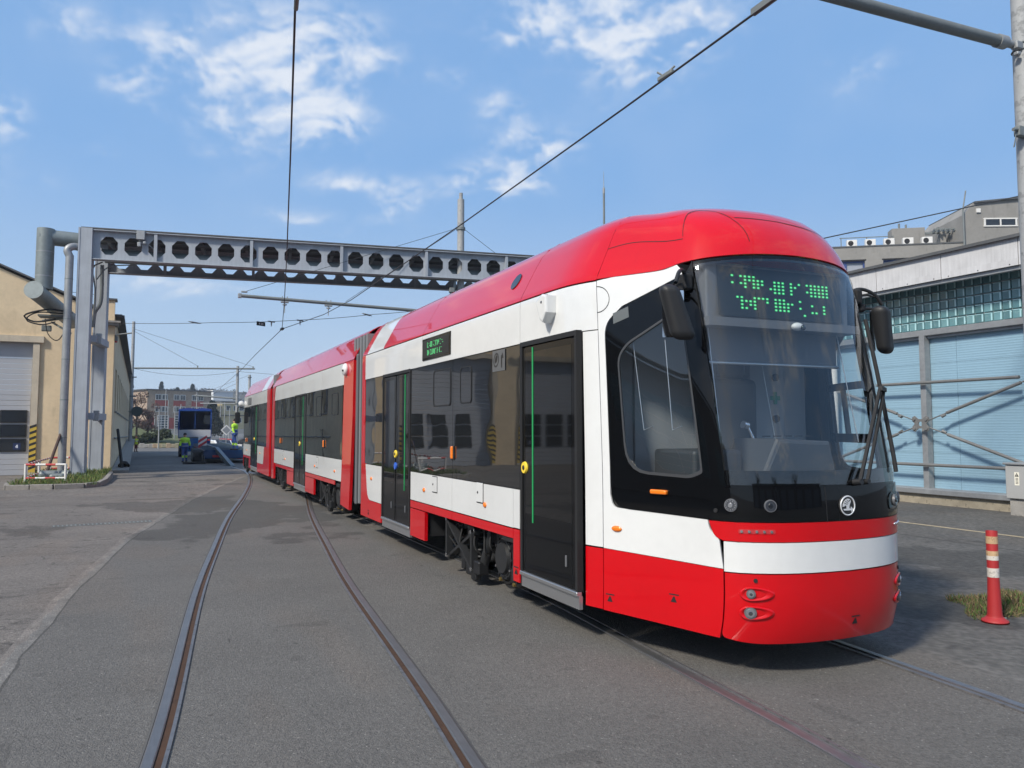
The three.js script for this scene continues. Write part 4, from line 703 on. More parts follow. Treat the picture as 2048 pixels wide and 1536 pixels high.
// mirrors
function mirror(side) {
  const m = part('mirror', tram, side > 0 ? 'black side mirror on the left of the cab' : 'black side mirror on the right of the cab'), a = onSkin(side * (SW + 0.08), 2.68, 0.0), n = skinN(side * (SW + 0.08), 2.68);
  const out = side > 0 ? V(-0.235, 0, 0.22) : V(0.25, 0, 0.08), top = a.clone().add(V(out.x * 0.75, -0.02, out.z * 0.8)), h = a.clone().add(V(out.x, -0.3, out.z));
  obj('arm', [tubeP([a.clone().addScaledVector(n, -0.01).add(V(0, 0.0, 0)), a.clone().add(V(out.x * 0.35, 0.02, out.z * 0.4)), top, h.clone().add(V(0, 0.2, 0))], 0.014, 7, 18), tubeP([a.clone().add(V(0, -0.12, -0.02)), a.clone().add(V(out.x * 0.4, -0.13, out.z * 0.4)), h.clone().add(V(0, 0.16, 0))], 0.012, 7, 14)], MAT.blackMatt, m);
  obj('bracket', [rbox(0.07, 0.12, 0.14, a.x + n.x * 0.02, a.y - 0.05, a.z + n.z * 0.02, 0.02), rbox(0.06, 0.07, 0.09, a.x + n.x * 0.08, a.y - 0.13, a.z + n.z * 0.04, 0.02)], MAT.rubber, m);
  obj('cable', [tubeP([[a.x, a.y - 0.02, a.z - 0.14], [a.x + n.x * 0.08, a.y - 0.09, a.z - 0.1], [a.x + n.x * 0.1, a.y - 0.03, a.z + 0.04], [top.x, top.y - 0.02, top.z]], 0.007, 5, 16)], MAT.rubber, m);
  const g = new RoundedBoxGeometry(0.15, 0.37, 0.12, 4, 0.055); const p = g.attributes.position; for (let i = 0; i < p.count; i++) { const y = p.getY(i); p.setX(i, p.getX(i) * (1 - 0.12 * (y / 0.2)) + y * (side > 0 ? -0.3 : -0.26)); p.setZ(i, p.getZ(i) * (1 + 0.15 * (y / 0.2))); } g.computeVertexNormals();
  obj('housing', g.rotateY(side * -0.35).translate(h.x, h.y, h.z), MAT.blackMatt, m);
  obj('glass', new THREE.PlaneGeometry(0.15, 0.32).rotateY(Math.PI - side * 0.35).translate(h.x - Math.sin(side * -0.35) * 0.069, h.y, h.z - 0.066), MAT.chrome, m);
}
mirror(1); mirror(-1);
// wiper: two parallel arms leaning over the right edge of the screen
{
  const w = part('wiper', tram), P = (s, v, o) => onSkin(s, v, o);
  obj('arm', [barB(P(-0.1, 1.26, 0.05), P(-0.5, 1.88, 0.07), 0.02, 0.022), barB(P(-0.17, 1.26, 0.05), P(-0.56, 1.86, 0.07), 0.018, 0.02)], MAT.rubber, w);
  obj('pivot', [cylB(P(-0.1, 1.25, 0.0), P(-0.1, 1.25, 0.06), 0.024, 0.02, 12), cylB(P(-0.17, 1.25, 0.0), P(-0.17, 1.25, 0.06), 0.02, 0.018, 12), barB(P(-0.49, 1.88, 0.075), P(-0.57, 1.87, 0.075), 0.03, 0.03)], MAT.blackMatt, w);
  const bl = []; for (let k = 0; k <= 14; k++) bl.push(P(lerp(-0.62, -0.7, k / 14), lerp(1.3, 2.42, k / 14), 0.03)); obj('blade', [tubeP(bl, 0.015, 6, 28), barB(P(-0.56, 1.87, 0.07), P(-0.66, 1.92, 0.035), 0.016, 0.016)], MAT.rubber, w);
}
// --- cab interior ---
{
  obj('partition', [rbox(1.9, 1.75, 0.05, XC, 1.85, -5.3, 0.01), box(0.9, 1.5, 0.03, XC - 0.35, 1.85, -5.26)], MAT.cabGrey, tram).userData.label = 'light grey wall behind the driver';
  obj('cab_floor', shapeG((() => { const a = []; for (let k = 0; k <= 24; k++) { const [x, t] = planAt(Math.abs(lerp(-S52, S52, k / 24))); a.push([XC + (k < 12 ? 1 : -1) * (x - 0.04), t + 0.05]); } return a; })(), 0.04).rotateX(-Math.PI / 2).translate(0, 0.9, 0), MAT.cabDark, tram);
  obj('cab_ceiling', shapeG([[XC - 0.75, 4.75], [XC + 0.75, 4.75], [XC + 0.95, 5.3], [XC - 0.95, 5.3]], 0.03).rotateX(-Math.PI / 2).translate(0, 2.72, 0), MAT.cabGrey, tram);
  const dash = part('dashboard', tram);
  obj('ledge', shapeG((() => { const a = []; for (let k = 0; k <= 16; k++) { const [x, t] = planAt(Math.abs(lerp(-SW, SW, k / 16))); a.push([XC + (k < 8 ? 1 : -1) * (x - 0.03), t + 0.045]); } a.push([XC - 0.72, 4.7], [XC + 0.72, 4.7]); return a; })(), 0.03).rotateX(-Math.PI / 2).translate(0, 1.24, 0), MAT.cabDark, dash);
  obj('console', [shapeG([[-0.34, 0], [0.34, 0], [0.28, 0.25], [-0.2, 0.27]], 0.42, [], 0.03).translate(XC - 0.02, 1.26, -4.78), box(0.5, 0.35, 0.3, XC - 0.02, 1.08, -4.75)], M(col(0.05, 0.054, 0.06), { roughness: 0.55 }), dash);
  obj('side_console', rbox(0.42, 0.24, 0.5, XC - 0.56, 1.33, -4.8, 0.03, 2), M(col(0.05, 0.054, 0.06), { roughness: 0.55 }), dash);
  obj('vent_slots', [0, 1, 2, 3, 4].map((k) => box(0.06, 0.006, 0.02, XC - 0.16 + k * 0.1, 1.545, -4.52)), MAT.rubber, dash);
  obj('red_knob', new THREE.SphereGeometry(0.022, 12, 8).translate(XC - 0.52, 1.47, -4.66), MAT.signRed, dash);
  obj('microphone', [cylB([XC - 0.12, 1.52, -4.7], [XC - 0.16, 1.62, -4.72], 0.012, 0.012, 8), cylB([XC - 0.16, 1.62, -4.72], [XC - 0.2, 1.63, -4.72], 0.03, 0.03, 10)], MAT.chrome, dash);
  const seat = part('driver_seat', tram); obj('backrest', rbox(0.46, 0.75, 0.12, XC + 0.02, 1.62, -5.12, 0.05, 2), MAT.cabDark, seat); obj('cushion', rbox(0.48, 0.12, 0.4, XC + 0.02, 1.24, -4.95, 0.05, 2), MAT.cabDark, seat); obj('headrest', rbox(0.26, 0.16, 0.09, XC + 0.02, 2.08, -5.12, 0.04, 2), MAT.cabDark, seat);
  const cab = part('equipment_cabinet', tram); obj('case', rbox(0.36, 0.72, 0.1, XC + 0.42, 1.8, -5.2, 0.01), MAT.cabGrey, cab); for (const y of [2.02, 1.68]) obj('knob', cylB([XC + 0.5, y, -5.15], [XC + 0.5, y, -5.13], 0.03, 0.03, 14), MAT.cabDark, cab); obj('cross_mark', [box(0.1, 0.034, 0.004, XC + 0.5, 1.85, -5.147), box(0.034, 0.1, 0.004, XC + 0.5, 1.85, -5.1465)], M(col(0.02, 0.22, 0.12), { roughness: 0.5 }), cab);
  // sun blind with its wires, and the display board above it
  const bl = part('sun_blind', tram); obj('cloth', box(1.22, 0.25, 0.01, XC + 0.02, 2.2, -4.62), M(col(0.14, 0.147, 0.16), { roughness: 0.8 }), bl); obj('rod', cylB([XC - 0.61, 2.07, -4.61], [XC + 0.64, 2.07, -4.61], 0.012, 0.012, 8), MAT.silver, bl); obj('guide_wire', [cylB([XC - 0.6, 2.34, -4.6], [XC - 0.62, 1.5, -4.45], 0.004, 0.004, 5)], MAT.silver, bl); obj('guide_wire', cylB([XC + 0.62, 2.34, -4.6], [XC + 0.66, 1.5, -4.45], 0.004, 0.004, 5), MAT.silver, bl); obj('guide_wire', cylB([XC + 0.1, 2.34, -4.9], [XC + 0.2, 1.4, -4.8], 0.003, 0.003, 5), MAT.silver, bl);
  const sb = part('side_blind', tram), SI = (s, v) => { const p = onSkin(s, v, -0.06); return p; }; for (const [a, b] of [[sT(4.6), sT(4.62)], [sT(4.9), sT(4.86)]]) obj('guide_wire', tubeL([SI(a, 2.25).toArray(), SI(b, 1.6).toArray(), SI(b - 0.09, 1.63).toArray()], 0.004, 5), MAT.silver, sb);
  const d = part('destination_display', tram, 'front dot-matrix display with green dots behind the glass'); obj('housing', rbox(1.34, 0.42, 0.1, XC + 0.0, 2.57, -4.57, 0.02).rotateX(0), MAT.greyTrim, d);
  obj('screen', new THREE.PlaneGeometry(1.16, 0.36).rotateX(-0.06).translate(XC, 2.575, -4.508), ledMat(frontDots), d, true);
  const camP = part('dash_camera', tram); obj('housing', new THREE.SphereGeometry(0.05, 16, 10).scale(1, 0.62, 0.7).translate(XC + 0.06, 2.335, -4.42), MAT.white, camP); obj('lens', new THREE.SphereGeometry(0.02, 10, 8).translate(XC + 0.08, 2.325, -4.385), MAT.darkGlass, camP);
  obj('screen_header', [box(1.4, 0.06, 0.3, XC, 2.345, -4.6)], M(col(0.12, 0.125, 0.135), { roughness: 0.6 }), tram);
  obj('cab_lining', panelG([[[SS + 0.02, 0.95], [S52, 0.95], [S52, 1.25], [SS + 0.02, 1.25]], [[-S52, 0.95], [-SS - 0.02, 0.95], [-SS - 0.02, 1.25], [-S52, 1.25]], [[sT(5.03), 1.25], [S52, 1.25], [S52, 2.7], [sT(5.03), 2.7]], [[-S52, 1.25], [-sT(5.03), 1.25], [-sT(5.03), 2.7], [-S52, 2.7]]], { off: -0.045, thick: 0.005, rims: [] }), MAT.cabDark, tram, true);
}
// ---------- cream depot hall at left ----------
const hall = thing('depot_hall', 'long cream plastered depot hall with grey roller doors at the left', 'hall', [-1.55, gy(-35), -35], 0.016);
{
  const g0 = 0, H2 = 6.9, W = 24, D = 62, x0 = -W;   // local: front gable in z = 0, side wall in x = 0 running to -D
  const doors = [[-6.95, -2.75], [-12.85, -8.65], [-18.75, -14.55]];
  // gable wall with door openings
  const roofY = (x) => 6.35 + Math.min(-x - 0.65, x + W - 0.65) * 0.43;
  const out = [[-0.62, 0], [-0.62, 6.35], [-W / 2, roofY(-W / 2)], [x0, 6.35], [x0, 0]].reverse();
  const holes = doors.map(([a, b]) => [[a, 0.001], [b, 0.001], [b, 5.05], [a, 5.05]]);
  obj('gable_wall', shapeG([[x0, 0], ...[...doors].reverse().flatMap(([a, b]) => [[a, 0], [a, 5.05], [b, 5.05], [b, 0]]), [-0.62, 0], [-0.62, 6.35], [-W / 2, roofY(-W / 2)], [x0, 6.35]], 0.35).translate(0, 0, -0.35), MAT.cream, hall);
  // corner pier with cornice and parapet
  obj('corner_pier', box(0.66, 5.62, 0.5, -0.33, 2.96, -0.16), MAT.cream, hall);
  obj('pier_strip', box(0.3, 5.5, 0.04, -0.16, 2.95, 0.112), MAT.cream, hall);
  obj('cornice', [box(0.85, 0.1, 0.8, -0.3, 5.83, -0.1), box(0.95, 0.07, 0.95, -0.28, 5.915, -0.1)], MAT.concrete, hall);
  obj('parapet', [box(0.62, 0.84, 0.5, -0.34, 6.37, -0.2)], MAT.cream, hall);
  obj('parapet_cap', box(0.74, 0.07, 0.62, -0.32, 6.825, -0.2), MAT.roofDark, hall);
  obj('plinth', [box(2.1, 0.18, 0.04, -1.68, 0.1, 0.024), box(0.7, 0.14, 0.04, -0.31, 0.08, 0.115)], MAT.brown, hall);
  // verge of the gable roof
  obj('roof', [barB([-0.5, 6.36, -D / 2], [-W / 2, roofY(-W / 2) + 0.06, -D / 2], 0.06, D + 0.3, V(0, 0, 1)).translate(0, 0.06, 0), barB([x0, 6.36, -D / 2], [-W / 2, roofY(-W / 2) + 0.06, -D / 2], 0.06, D + 0.3, V(0, 0, 1)).translate(0, 0.06, 0)].map((g) => g), MAT.roofDark, hall);
  // side wall with a row of tall windows
  const sw = [], n = 15, pitch = 3.9; for (let i = 0; i < n; i++) { const z = -3.4 - i * pitch; sw.push([[z - 2.1, 2.5], [z, 2.5], [z, 4.35], [z - 2.1, 4.35]]); }
  obj('side_wall', shapeG([[-D, -1.1], [-0.42, -0.1], [-0.42, 6.2], [-D, 6.2]], 0.3, sw).rotateY(-Math.PI / 2).scale(1, 1, 1).translate(-0.02, 0, 0), MAT.cream, hall);
  for (let i = 0; i < n; i++) { const z = -4.45 - i * pitch, w = part('window', hall); obj('pane', box(0.03, 1.85, 2.1, -0.22, 3.425, z), MAT.pane, w); obj('mullion', [-0.52, 0, 0.52].map((d) => box(0.05, 1.85, 0.05, -0.2, 3.425, z + d)), MAT.doorSlat, w); obj('sill', box(0.12, 0.05, 2.2, 0.01, 2.47, z), MAT.concrete, w); }
  obj('eave', [box(0.34, 0.1, D - 0.6, 0.06, 6.28, -D / 2 - 0.3), box(0.1, 0.1, D - 0.6, 0.26, 6.25, -D / 2 - 0.3)], MAT.roofDark, hall);
  obj('ledge_pipe', [cylB([0.05, 1.35, -2.5], [0.05, 0.9, -D], 0.03, 0.03, 6)], MAT.boom, hall);
  obj('far_wall', box(W, 6, 0.3, -W / 2, 2.4, -D), MAT.cream, hall);
  // roller doors: each slat a piece of its own
  const slatG = share(shapeG([[-2.07, 0.004], [2.07, 0.004], [2.07, 0.196], [-2.07, 0.196]], 0.03, [], 0.008));
  const slatSmall = share(box(4.14, 0.19, 0.04, 0, 0.1, 0.02));
  doors.forEach(([a, b], di) => {
    const d = part('roller_door', hall), m = (a + b) / 2;
    for (let k = 0; k < 22; k++) { const s = obj('slat', di === 0 ? slatG : slatSmall, MAT.doorSlat, d); s.position.set(m, k * 0.2, -0.2); }
    obj('door_panel', [box(4.2, 0.02, 0.05, m, 4.42, -0.17), box(4.2, 0.6, 0.03, m, 4.74, -0.2)], MAT.doorSlat, d);
    obj('door_frame', [box(0.22, 4.95, 0.12, b + 0.112, 2.48, 0.02), box(0.22, 4.95, 0.12, a - 0.112, 2.48, 0.02), box(4.9, 0.24, 0.16, m, 5.12, 0.04)], M(col(0.62, 0.54, 0.42), { roughness: 0.85, tex: 'plaster', size: 2 }), d);
    const px = [[b - 0.92, 0], [b - 2.1, 0], [b - 3.28, 0]];
    for (const [x] of px) for (let r = 0; r < 3; r++) { const w = obj('door_window', rbox(0.8, 0.43, 0.03, x + 0.36, 1.12 + r * 0.54, -0.15, 0.05, 2), MAT.pane, d); obj('window_rim', [box(0.86, 0.03, 0.05, x + 0.36, 1.345 + r * 0.54, -0.15), box(0.86, 0.03, 0.05, x + 0.36, 0.895 + r * 0.54, -0.15), box(0.03, 0.42, 0.05, x - 0.065, 1.12 + r * 0.54, -0.15), box(0.03, 0.42, 0.05, x + 0.785, 1.12 + r * 0.54, -0.15)], MAT.rubber, w); }
    const num = String(4 - di), c = document.createElement('canvas'); c.width = c.height = 64; const k = c.getContext('2d'); k.fillStyle = '#1c2c55'; k.fillRect(0, 0, 64, 64); k.fillStyle = '#e8ecf2'; k.font = 'bold 46px sans-serif'; k.textAlign = 'center'; k.fillText(num, 32, 49); const t = new THREE.CanvasTexture(c); t.colorSpace = THREE.SRGBColorSpace;
    obj('number_plate', new THREE.PlaneGeometry(0.24, 0.24).translate(b - 0.42 + 0.0, 1.08, -0.128), new THREE.MeshStandardMaterial({ map: t, roughness: 0.5 }), d, true);
    // hazard stripes on both jambs: slanting bands
    for (const jx of [b + 0.112, a - 0.112]) { obj('hazard_base', box(0.221, 1.75, 0.124, jx, 0.98, 0.021), MAT.stripeY, d); for (let k = 0; k < 8; k++) { const y = 0.2 + k * 0.22; obj('hazard_stripe', shapeG([[-0.111, 0], [0.111, 0.09], [0.111, 0.185], [-0.111, 0.095]], 0.003).translate(jx, y, 0.0835), MAT.stripeB, d); } }
  });
  // red alarm lamp bracket and conduit on the corner
  obj('bracket_lamp', [tubeP([[0.02, 5.35, 0.0], [0.05, 5.42, 0.1], [0.6, 5.5, 0.3]], 0.03, 6, 12), rbox(0.12, 0.2, 0.12, 0.05, 5.28, 0.02, 0.03)], MAT.boom, hall);
  obj('lamp_lens', rbox(0.1, 0.08, 0.1, 0.05, 5.16, 0.02, 0.03), MAT.signRed, hall);
}
// kerbed apron along the hall side
{ const w = obj('apron', [shapeG([[0, 0], [0.62, 0], [0.62, 0.1], [0, 0.1]], 44).rotateY(Math.PI).translate(0, 0, 0)], MAT.concrete); w.geometry.applyMatrix4(new THREE.Matrix4().makeRotationX(0.0165)).rotateY(0.016); w.position.set(-0.92, gy(-35.6), -35.6); struct(w, 'low concrete apron along the foot of the cream hall'); }
// hose reel and pole leaning on the wall
{ const h = thing('hose_coil', 'black coiled hose lying at the foot of the cream wall', 'hose', [-1.15, gy(-37.6) + 0.12, -37.6]); obj('coil', [0, 1, 2].map((k) => new THREE.TorusGeometry(0.2 - k * 0.04, 0.035, 6, 20).rotateX(1.1).translate(0, 0.12 + k * 0.05, 0)), MAT.rubber, h); obj('hose_end', tubeP([[0, 0.15, 0], [-0.2, 0.1, -0.4], [-0.15, 0.05, -1]], 0.03, 6, 12), MAT.rubber, h); }
tag(obj('leaning_prop', cylB([-1.2, gy(-37) + 0.1, -37.2], [-1.5, 1.55, -39.4], 0.06, 0.06, 8), MAT.rubber), 'dark prop leaning against the side wall of the cream hall', 'prop');
{ const s = thing('round_sign', 'dark round mirror on a bracket of the far hall wall', 'mirror', [-1.75, 3.0, -72.5], 0); obj('disc', cylB([0.35, 0, 0], [0.35, 0, 0.06], 0.42, 0.42, 24), M(col(0.04, 0.06, 0.06), { roughness: 0.3 }), s); obj('arm', cylB([-0.3, 0, -0.05], [0.35, 0, -0.03], 0.03, 0.03, 6), MAT.boom, s); }

// ---------- kerbed grass island with gantry feet ----------
const island = [[-3.5, -24.6], [-2.4, -24.35], [-1.7, -24.5], [-1.4, -25], [-1.3, -26.5], [-1.32, -30.5], [-1.4, -33.2], [-3.6, -33.2]];
{
  const soil = thing('grass_island', 'kerbed strip of grass round the gantry feet', 'verge', [0, 0, 0]);
  obj('soil', shapeG(island.map(([x, z]) => [x, -z]), 0.09).rotateX(-Math.PI / 2), M(col(0.1, 0.085, 0.05), { roughness: 1, tex: 'concrete', size: 0.7 }), soil);
  const path = [[-3.62, -25.6], ...island.slice(0, 6)], edge = M(col(0.3, 0.28, 0.255), { roughness: 0.9, tex: 'concrete', size: 0.8, bump: 0.004, bumpSize: 0.4 });
  let pend = 0; for (let i = 0; i + 1 < path.length; i++) { const a = V(path[i][0], 0, path[i][1]), b = V(path[i + 1][0], 0, path[i + 1][1]), L = a.distanceTo(b), k = Math.max(1, Math.round(L / 0.5)); for (let j = 0; j < k; j++) { const p = a.clone().lerp(b, (j + 0.5) / k), o = obj('kerb_stone', rbox(0.13, 0.22, L / k - 0.014, 0, 0.02, 0, 0.018), edge, soil); o.position.copy(p); o.rotation.y = Math.atan2(b.x - a.x, b.z - a.z); o.position.y = rr(-0.006, 0.006); } }
  const blade = new THREE.BufferGeometry(); blade.setAttribute('position', new THREE.Float32BufferAttribute([-0.006, 0, 0, 0.006, 0, 0, 0.003, 0.07, 0.012, -0.006, 0, 0, 0.003, 0.07, 0.012, 0.001, 0.12, 0.04], 3)); blade.computeVertexNormals();
  const N = 5200, im = new THREE.InstancedMesh(blade, M(col(1, 1, 1), { roughness: 0.8 }), N), q = new THREE.Object3D(), c = new THREE.Color(); let k = 0;
  while (k < N) { const x = rr(-3.5, -1.42), z = rr(-33, -24.5); if (z > -24.75 && x < -3) { if (rnd() < 0.7) continue; } const cl = vf(x * 2.5 + 9, z * 2.5, 3, 0, 3); if (cl < 0.42 && rnd() < 0.7) continue; q.position.set(x, 0.085, z); q.rotation.set(rr(-0.3, 0.3), rr(0, 6.28), rr(-0.3, 0.3)); q.scale.setScalar(rr(0.5, 1.5)); q.updateMatrix(); im.setMatrixAt(k, q.matrix); const t = rnd(); c.setRGB(lerp(0.06, 0.2, t * t), lerp(0.12, 0.17, t), lerp(0.02, 0.06, t * t)); im.setColorAt(k, c); k++; }
  im.name = 'grass'; im.userData.kind = 'stuff'; im.castShadow = im.receiveShadow = true; soil.add(im);
}
{ // low red and white tube rail
  const b = thing('tube_barrier', 'low red and white tube rail guarding the gantry feet', 'barrier', [0, 0.08, 0]), P = { a: [-3.3, -26.3], b: [-2.28, -26.0], c: [-2.2, -32.2], d: [-3.3, -32.2] };
  for (const y of [0.12, 0.5]) for (const [u, w] of [['a', 'b'], ['d', 'c'], ['a', 'd']]) { const A = V(P[u][0], y, P[u][1]), B = V(P[w][0], y, P[w][1]), n = Math.max(3, Math.round(A.distanceTo(B) / 0.3)); for (let i = 0; i < n; i++) obj('rail_piece', cylB(A.clone().lerp(B, i / n), A.clone().lerp(B, (i + 1) / n), 0.032, 0.032, 8), i % 2 ? MAT.signWhite : MAT.signRed, b); }
  for (const k of ['a', 'b', 'c', 'd']) obj('post', cylB([P[k][0], -0.05, P[k][1]], [P[k][0], 0.52, P[k][1]], 0.036, 0.036, 8), MAT.signWhite, b);
  obj('post', [cylB([-3.3, -0.05, -29.2], [-3.3, 0.52, -29.2], 0.036, 0.036, 8)], MAT.signWhite, b);
}
tag(obj('propped_tube', cylB([-3.0, 0.2, -28.2], [-2.72, 1.5, -29.2], 0.045, 0.045, 8), MAT.brown), 'rusty brown tube propped against the downpipe', 'tube');
tag(obj('ground_pipe', [cylB([-3.2, 0.16, -28.9], [-2.4, 0.16, -28.6], 0.14, 0.14, 14), rbox(0.5, 0.26, 0.5, -2.9, 0.2, -27.9, 0.1, 2), rbox(0.4, 0.2, 0.36, -2.6, 0.17, -27.2, 0.08, 2)], MAT.pipe), 'fat lagged pipe lying in the grass inside the barrier', 'pipe');

// ---------- pipe gantry ----------
const GA = V(-2.17, 0, -29.33), GB = V(14.2, 0, -27.13), gdir = GB.clone().sub(GA).normalize(), gang = Math.atan2(-gdir.z, gdir.x);
const gantry = thing('pipe_gantry', 'grey steel pipe gantry of perforated beams spanning the yard', 'gantry', [GA.x, 0, GA.z], gang);
{
  const L = 16.6, y0 = 7.14, y1 = 8.1, hs = []; for (let x = 0.62; x < L - 0.4; x += 0.73) { const o = []; for (let k = 0; k < 8; k++) { const a = Math.PI / 8 + (k * Math.PI) / 4; o.push([x + 0.285 * Math.cos(a), 7.62 + 0.325 * Math.sin(a)]); } hs.push(o); }
  const web = shapeG([[-0.1, y0], [L, y0], [L, y1], [-0.1, y1]], 0.014, hs);
  for (const [z, nm] of [[0, 'front_beam'], [-2.4, 'rear_beam']]) {
    const b = part(nm, gantry); obj('web', web.clone().translate(0, 0, z), MAT.gantry, b);
    obj('flange', [rbox(L + 0.1, 0.03, 0.3, L / 2 - 0.05, y1 + 0.002, z + 0.007, 0.006), rbox(L + 0.1, 0.03, 0.3, L / 2 - 0.05, y0 - 0.002, z + 0.007, 0.006)], MAT.gantry, b);
    for (let x = 2.05; x < L; x += 3.05) obj('stiffener', box(0.1, y1 - y0 - 0.04, 0.12, x, (y0 + y1) / 2, z + 0.075), MAT.gantry, b);
  }
  const cross = part('cross_members', gantry); for (let x = 0.4; x < L; x += 1.5) obj('cross_bar', box(0.1, 0.12, 2.35, x, y1 - 0.1, -1.2), MAT.gantry, cross);
  obj('cover', [box(L + 0.2, 0.04, 2.7, L / 2 - 0.1, y1 + 0.06, -1.2)], MAT.roofDark, gantry);
  obj('cable_tray', box(L, 0.06, 0.35, L / 2, y0 + 0.6, -1.7), MAT.boom, gantry); obj('cable_tray', box(L, 0.04, 0.3, L / 2, y0 + 0.75, -0.5), MAT.boom, gantry);
  // twin box columns at both ends
  for (const c0 of [-0.06, L - 0.5]) for (const z of [-0.02, -2.4]) { const cx = c0 + (z < -1 && c0 < 1 ? 0.04 : 0);
    const c = part('column', gantry); obj('shaft', [box(0.05, 8.2, 0.4, cx - 0.18, 4.05, z), box(0.05, 8.2, 0.4, cx + 0.18, 4.05, z), box(0.31, 8.2, 0.03, cx, 4.05, z + 0.17), box(0.31, 8.2, 0.03, cx, 4.05, z - 0.17)], MAT.gantry, c); obj('foot_plate', rbox(0.6, 0.05, 0.6, cx, 0.11, z, 0.01), MAT.gantry, c);
  }
  for (const y of [2.0, 4.55]) { const t = part('column_tie', gantry); obj('tie', box(0.3, 0.22, 2.0, 0.16, y, -1.2), MAT.gantry, t); obj('lug', rbox(0.16, 0.34, 0.14, 0.34, y + 0.02, -0.4, 0.01), MAT.galv, t); }
  obj('junction_box', rbox(0.26, 0.3, 0.18, 1.6, 8.0, 0.14, 0.02), MAT.galv, gantry);
  obj('floodlight', [rbox(0.12, 0.16, 0.12, 1.55, 7.7, 0.12, 0.03), rbox(0.1, 0.1, 0.14, 1.72, 7.76, 0.14, 0.03), tubeP([[1.6, 7.85, 0.1], [1.85, 7.7, 0.12], [2.0, 7.55, 0.02]], 0.012, 5, 10)], MAT.galv, gantry);
  obj('cable', [tubeP([[0.4, 7.1, -0.2], [0.1, 6.9, -0.3], [0.15, 6.2, -0.5], [0.1, 5.2, -0.6]], 0.025, 5, 16), tubeP([[1.4, 7.05, -0.1], [0.6, 6.95, -0.2], [0.2, 6.55, -0.4]], 0.02, 5, 16), tubeP([[0.3, 7.1, -0.7], [0.28, 5.9, -0.8], [0.1, 5.5, -0.85], [0.06, 5.0, -0.85]], 0.06, 8, 18)], MAT.boom, gantry);
  const l = part('warning_lamp', gantry, 'small lamp bracket under the beam'); obj('bracket', rbox(0.1, 0.3, 0.1, 12.3, 6.95, -0.1, 0.02), MAT.boom, l); obj('lamp', [rbox(0.22, 0.2, 0.16, 12.2, 6.72, -0.1, 0.04), tubeP([[12.2, 6.65, -0.1], [12.05, 6.5, -0.1], [12.05, 6.3, -0.1]], 0.01, 5, 8)], MAT.boom, l);
}
{ // lagged pipes: one lies in the gantry and drops to the hall, one is the slim downpipe
  const gp = (x, y, z) => { const c = Math.cos(gang), s = Math.sin(gang); return [GA.x + x * c + z * s, y, GA.z - x * s + z * c]; };
  const p = thing('lagged_pipe', 'fat grey lagged pipe leaving the gantry and bending down to the hall', 'pipe', [0, 0, 0]);
  const A = gp(16, 7.42, -0.62), B = gp(0.2, 7.7, -0.62), C = [-3.42, 7.82, -29.6], D2 = [-3.42, 6.1, -29.6];
  obj('run', [cylB(A, gp(0.3, 7.42, -0.62), 0.21, 0.21, 18)], MAT.pipe, p); obj('run', cylB(gp(0.0, 7.82, -0.5), [-3.6, 7.82, -29.62], 0.255, 0.255, 20), MAT.pipe, p);
  obj('elbow', cylB([-3.42, 8.078, -29.6], D2, 0.262, 0.262, 20), MAT.pipe, p);
  obj('tee', [cylB([-3.6, 5.95, -28.9], [-2.9, 5.55, -33.5], 0.27, 0.27, 20)], MAT.pipe, p); obj('end_cap', cylB([-3.61, 5.955, -28.86], [-3.6, 5.95, -28.9], 0.285, 0.285, 22), MAT.pipe, p);
  for (const y of [7.3, 6.5]) obj('band', cylB([-3.42, y, -29.6], [-3.42, y + 0.03, -29.6], 0.266, 0.266, 20), MAT.galv, p);
  obj('run', cylB(gp(16, 7.4, -1.15), gp(0.3, 7.4, -1.15), 0.14, 0.14, 14), MAT.pipe, p);
  const d = thing('downpipe', 'tall slim galvanised pipe standing beside the gantry column', 'pipe', [0, 0, 0]);
  obj('shaft', cylB([-2.68, 0.1, -29.2], [-2.68, 7.2, -29.2], 0.12, 0.12, 16), MAT.galv, d); obj('bend', [tubeP([[-2.68, 7.15, -29.2], [-2.75, 7.36, -29.2], [-2.6, 7.5, -29.25], [-2.3, 7.52, -29.5]], 0.12, 14, 14)], MAT.galv, d);
  for (const y of [1.3, 2.5, 3.8, 5.1, 6.4]) obj('band', cylB([-2.68, y, -29.2], [-2.68, y + 0.03, -29.2], 0.125, 0.125, 16), MAT.pipe, d);
  const c = thing('cable_bracket', 'wall bracket with looping black cables beside the fat pipe', 'bracket', [0, 0, 0]);
  obj('frame', [barB([-3.6, 5.25, -31.2], [-2.7, 5.3, -30.2], 0.05, 0.08), barB([-3.3, 5.2, -31], [-2.6, 4.7, -29.6], 0.05, 0.05), box(0.9, 0.05, 0.7, -3.2, 5.35, -30.7), rbox(0.3, 0.2, 0.14, -3.45, 4.98, -31, 0.03)], MAT.boom, c);
  obj('cable_loop', [tubeP([[-2.6, 5.4, -29.8], [-3.3, 5.5, -30], [-4.0, 5.3, -30.2], [-3.7, 5.1, -30.2], [-3.1, 5.2, -30]], 0.03, 6, 30), tubeP([[-2.7, 5.35, -29.8], [-3.6, 5.4, -30.1], [-3.95, 5.15, -30.2], [-3.5, 5.0, -30.1], [-3.1, 5.1, -30]], 0.022, 6, 30), tubeP([[-3.4, 5.2, -30.1], [-3.3, 4.7, -30.1], [-3.0, 4.5, -30], [-2.7, 5, -29.8]], 0.016, 6, 24)], MAT.rubber, c);
}
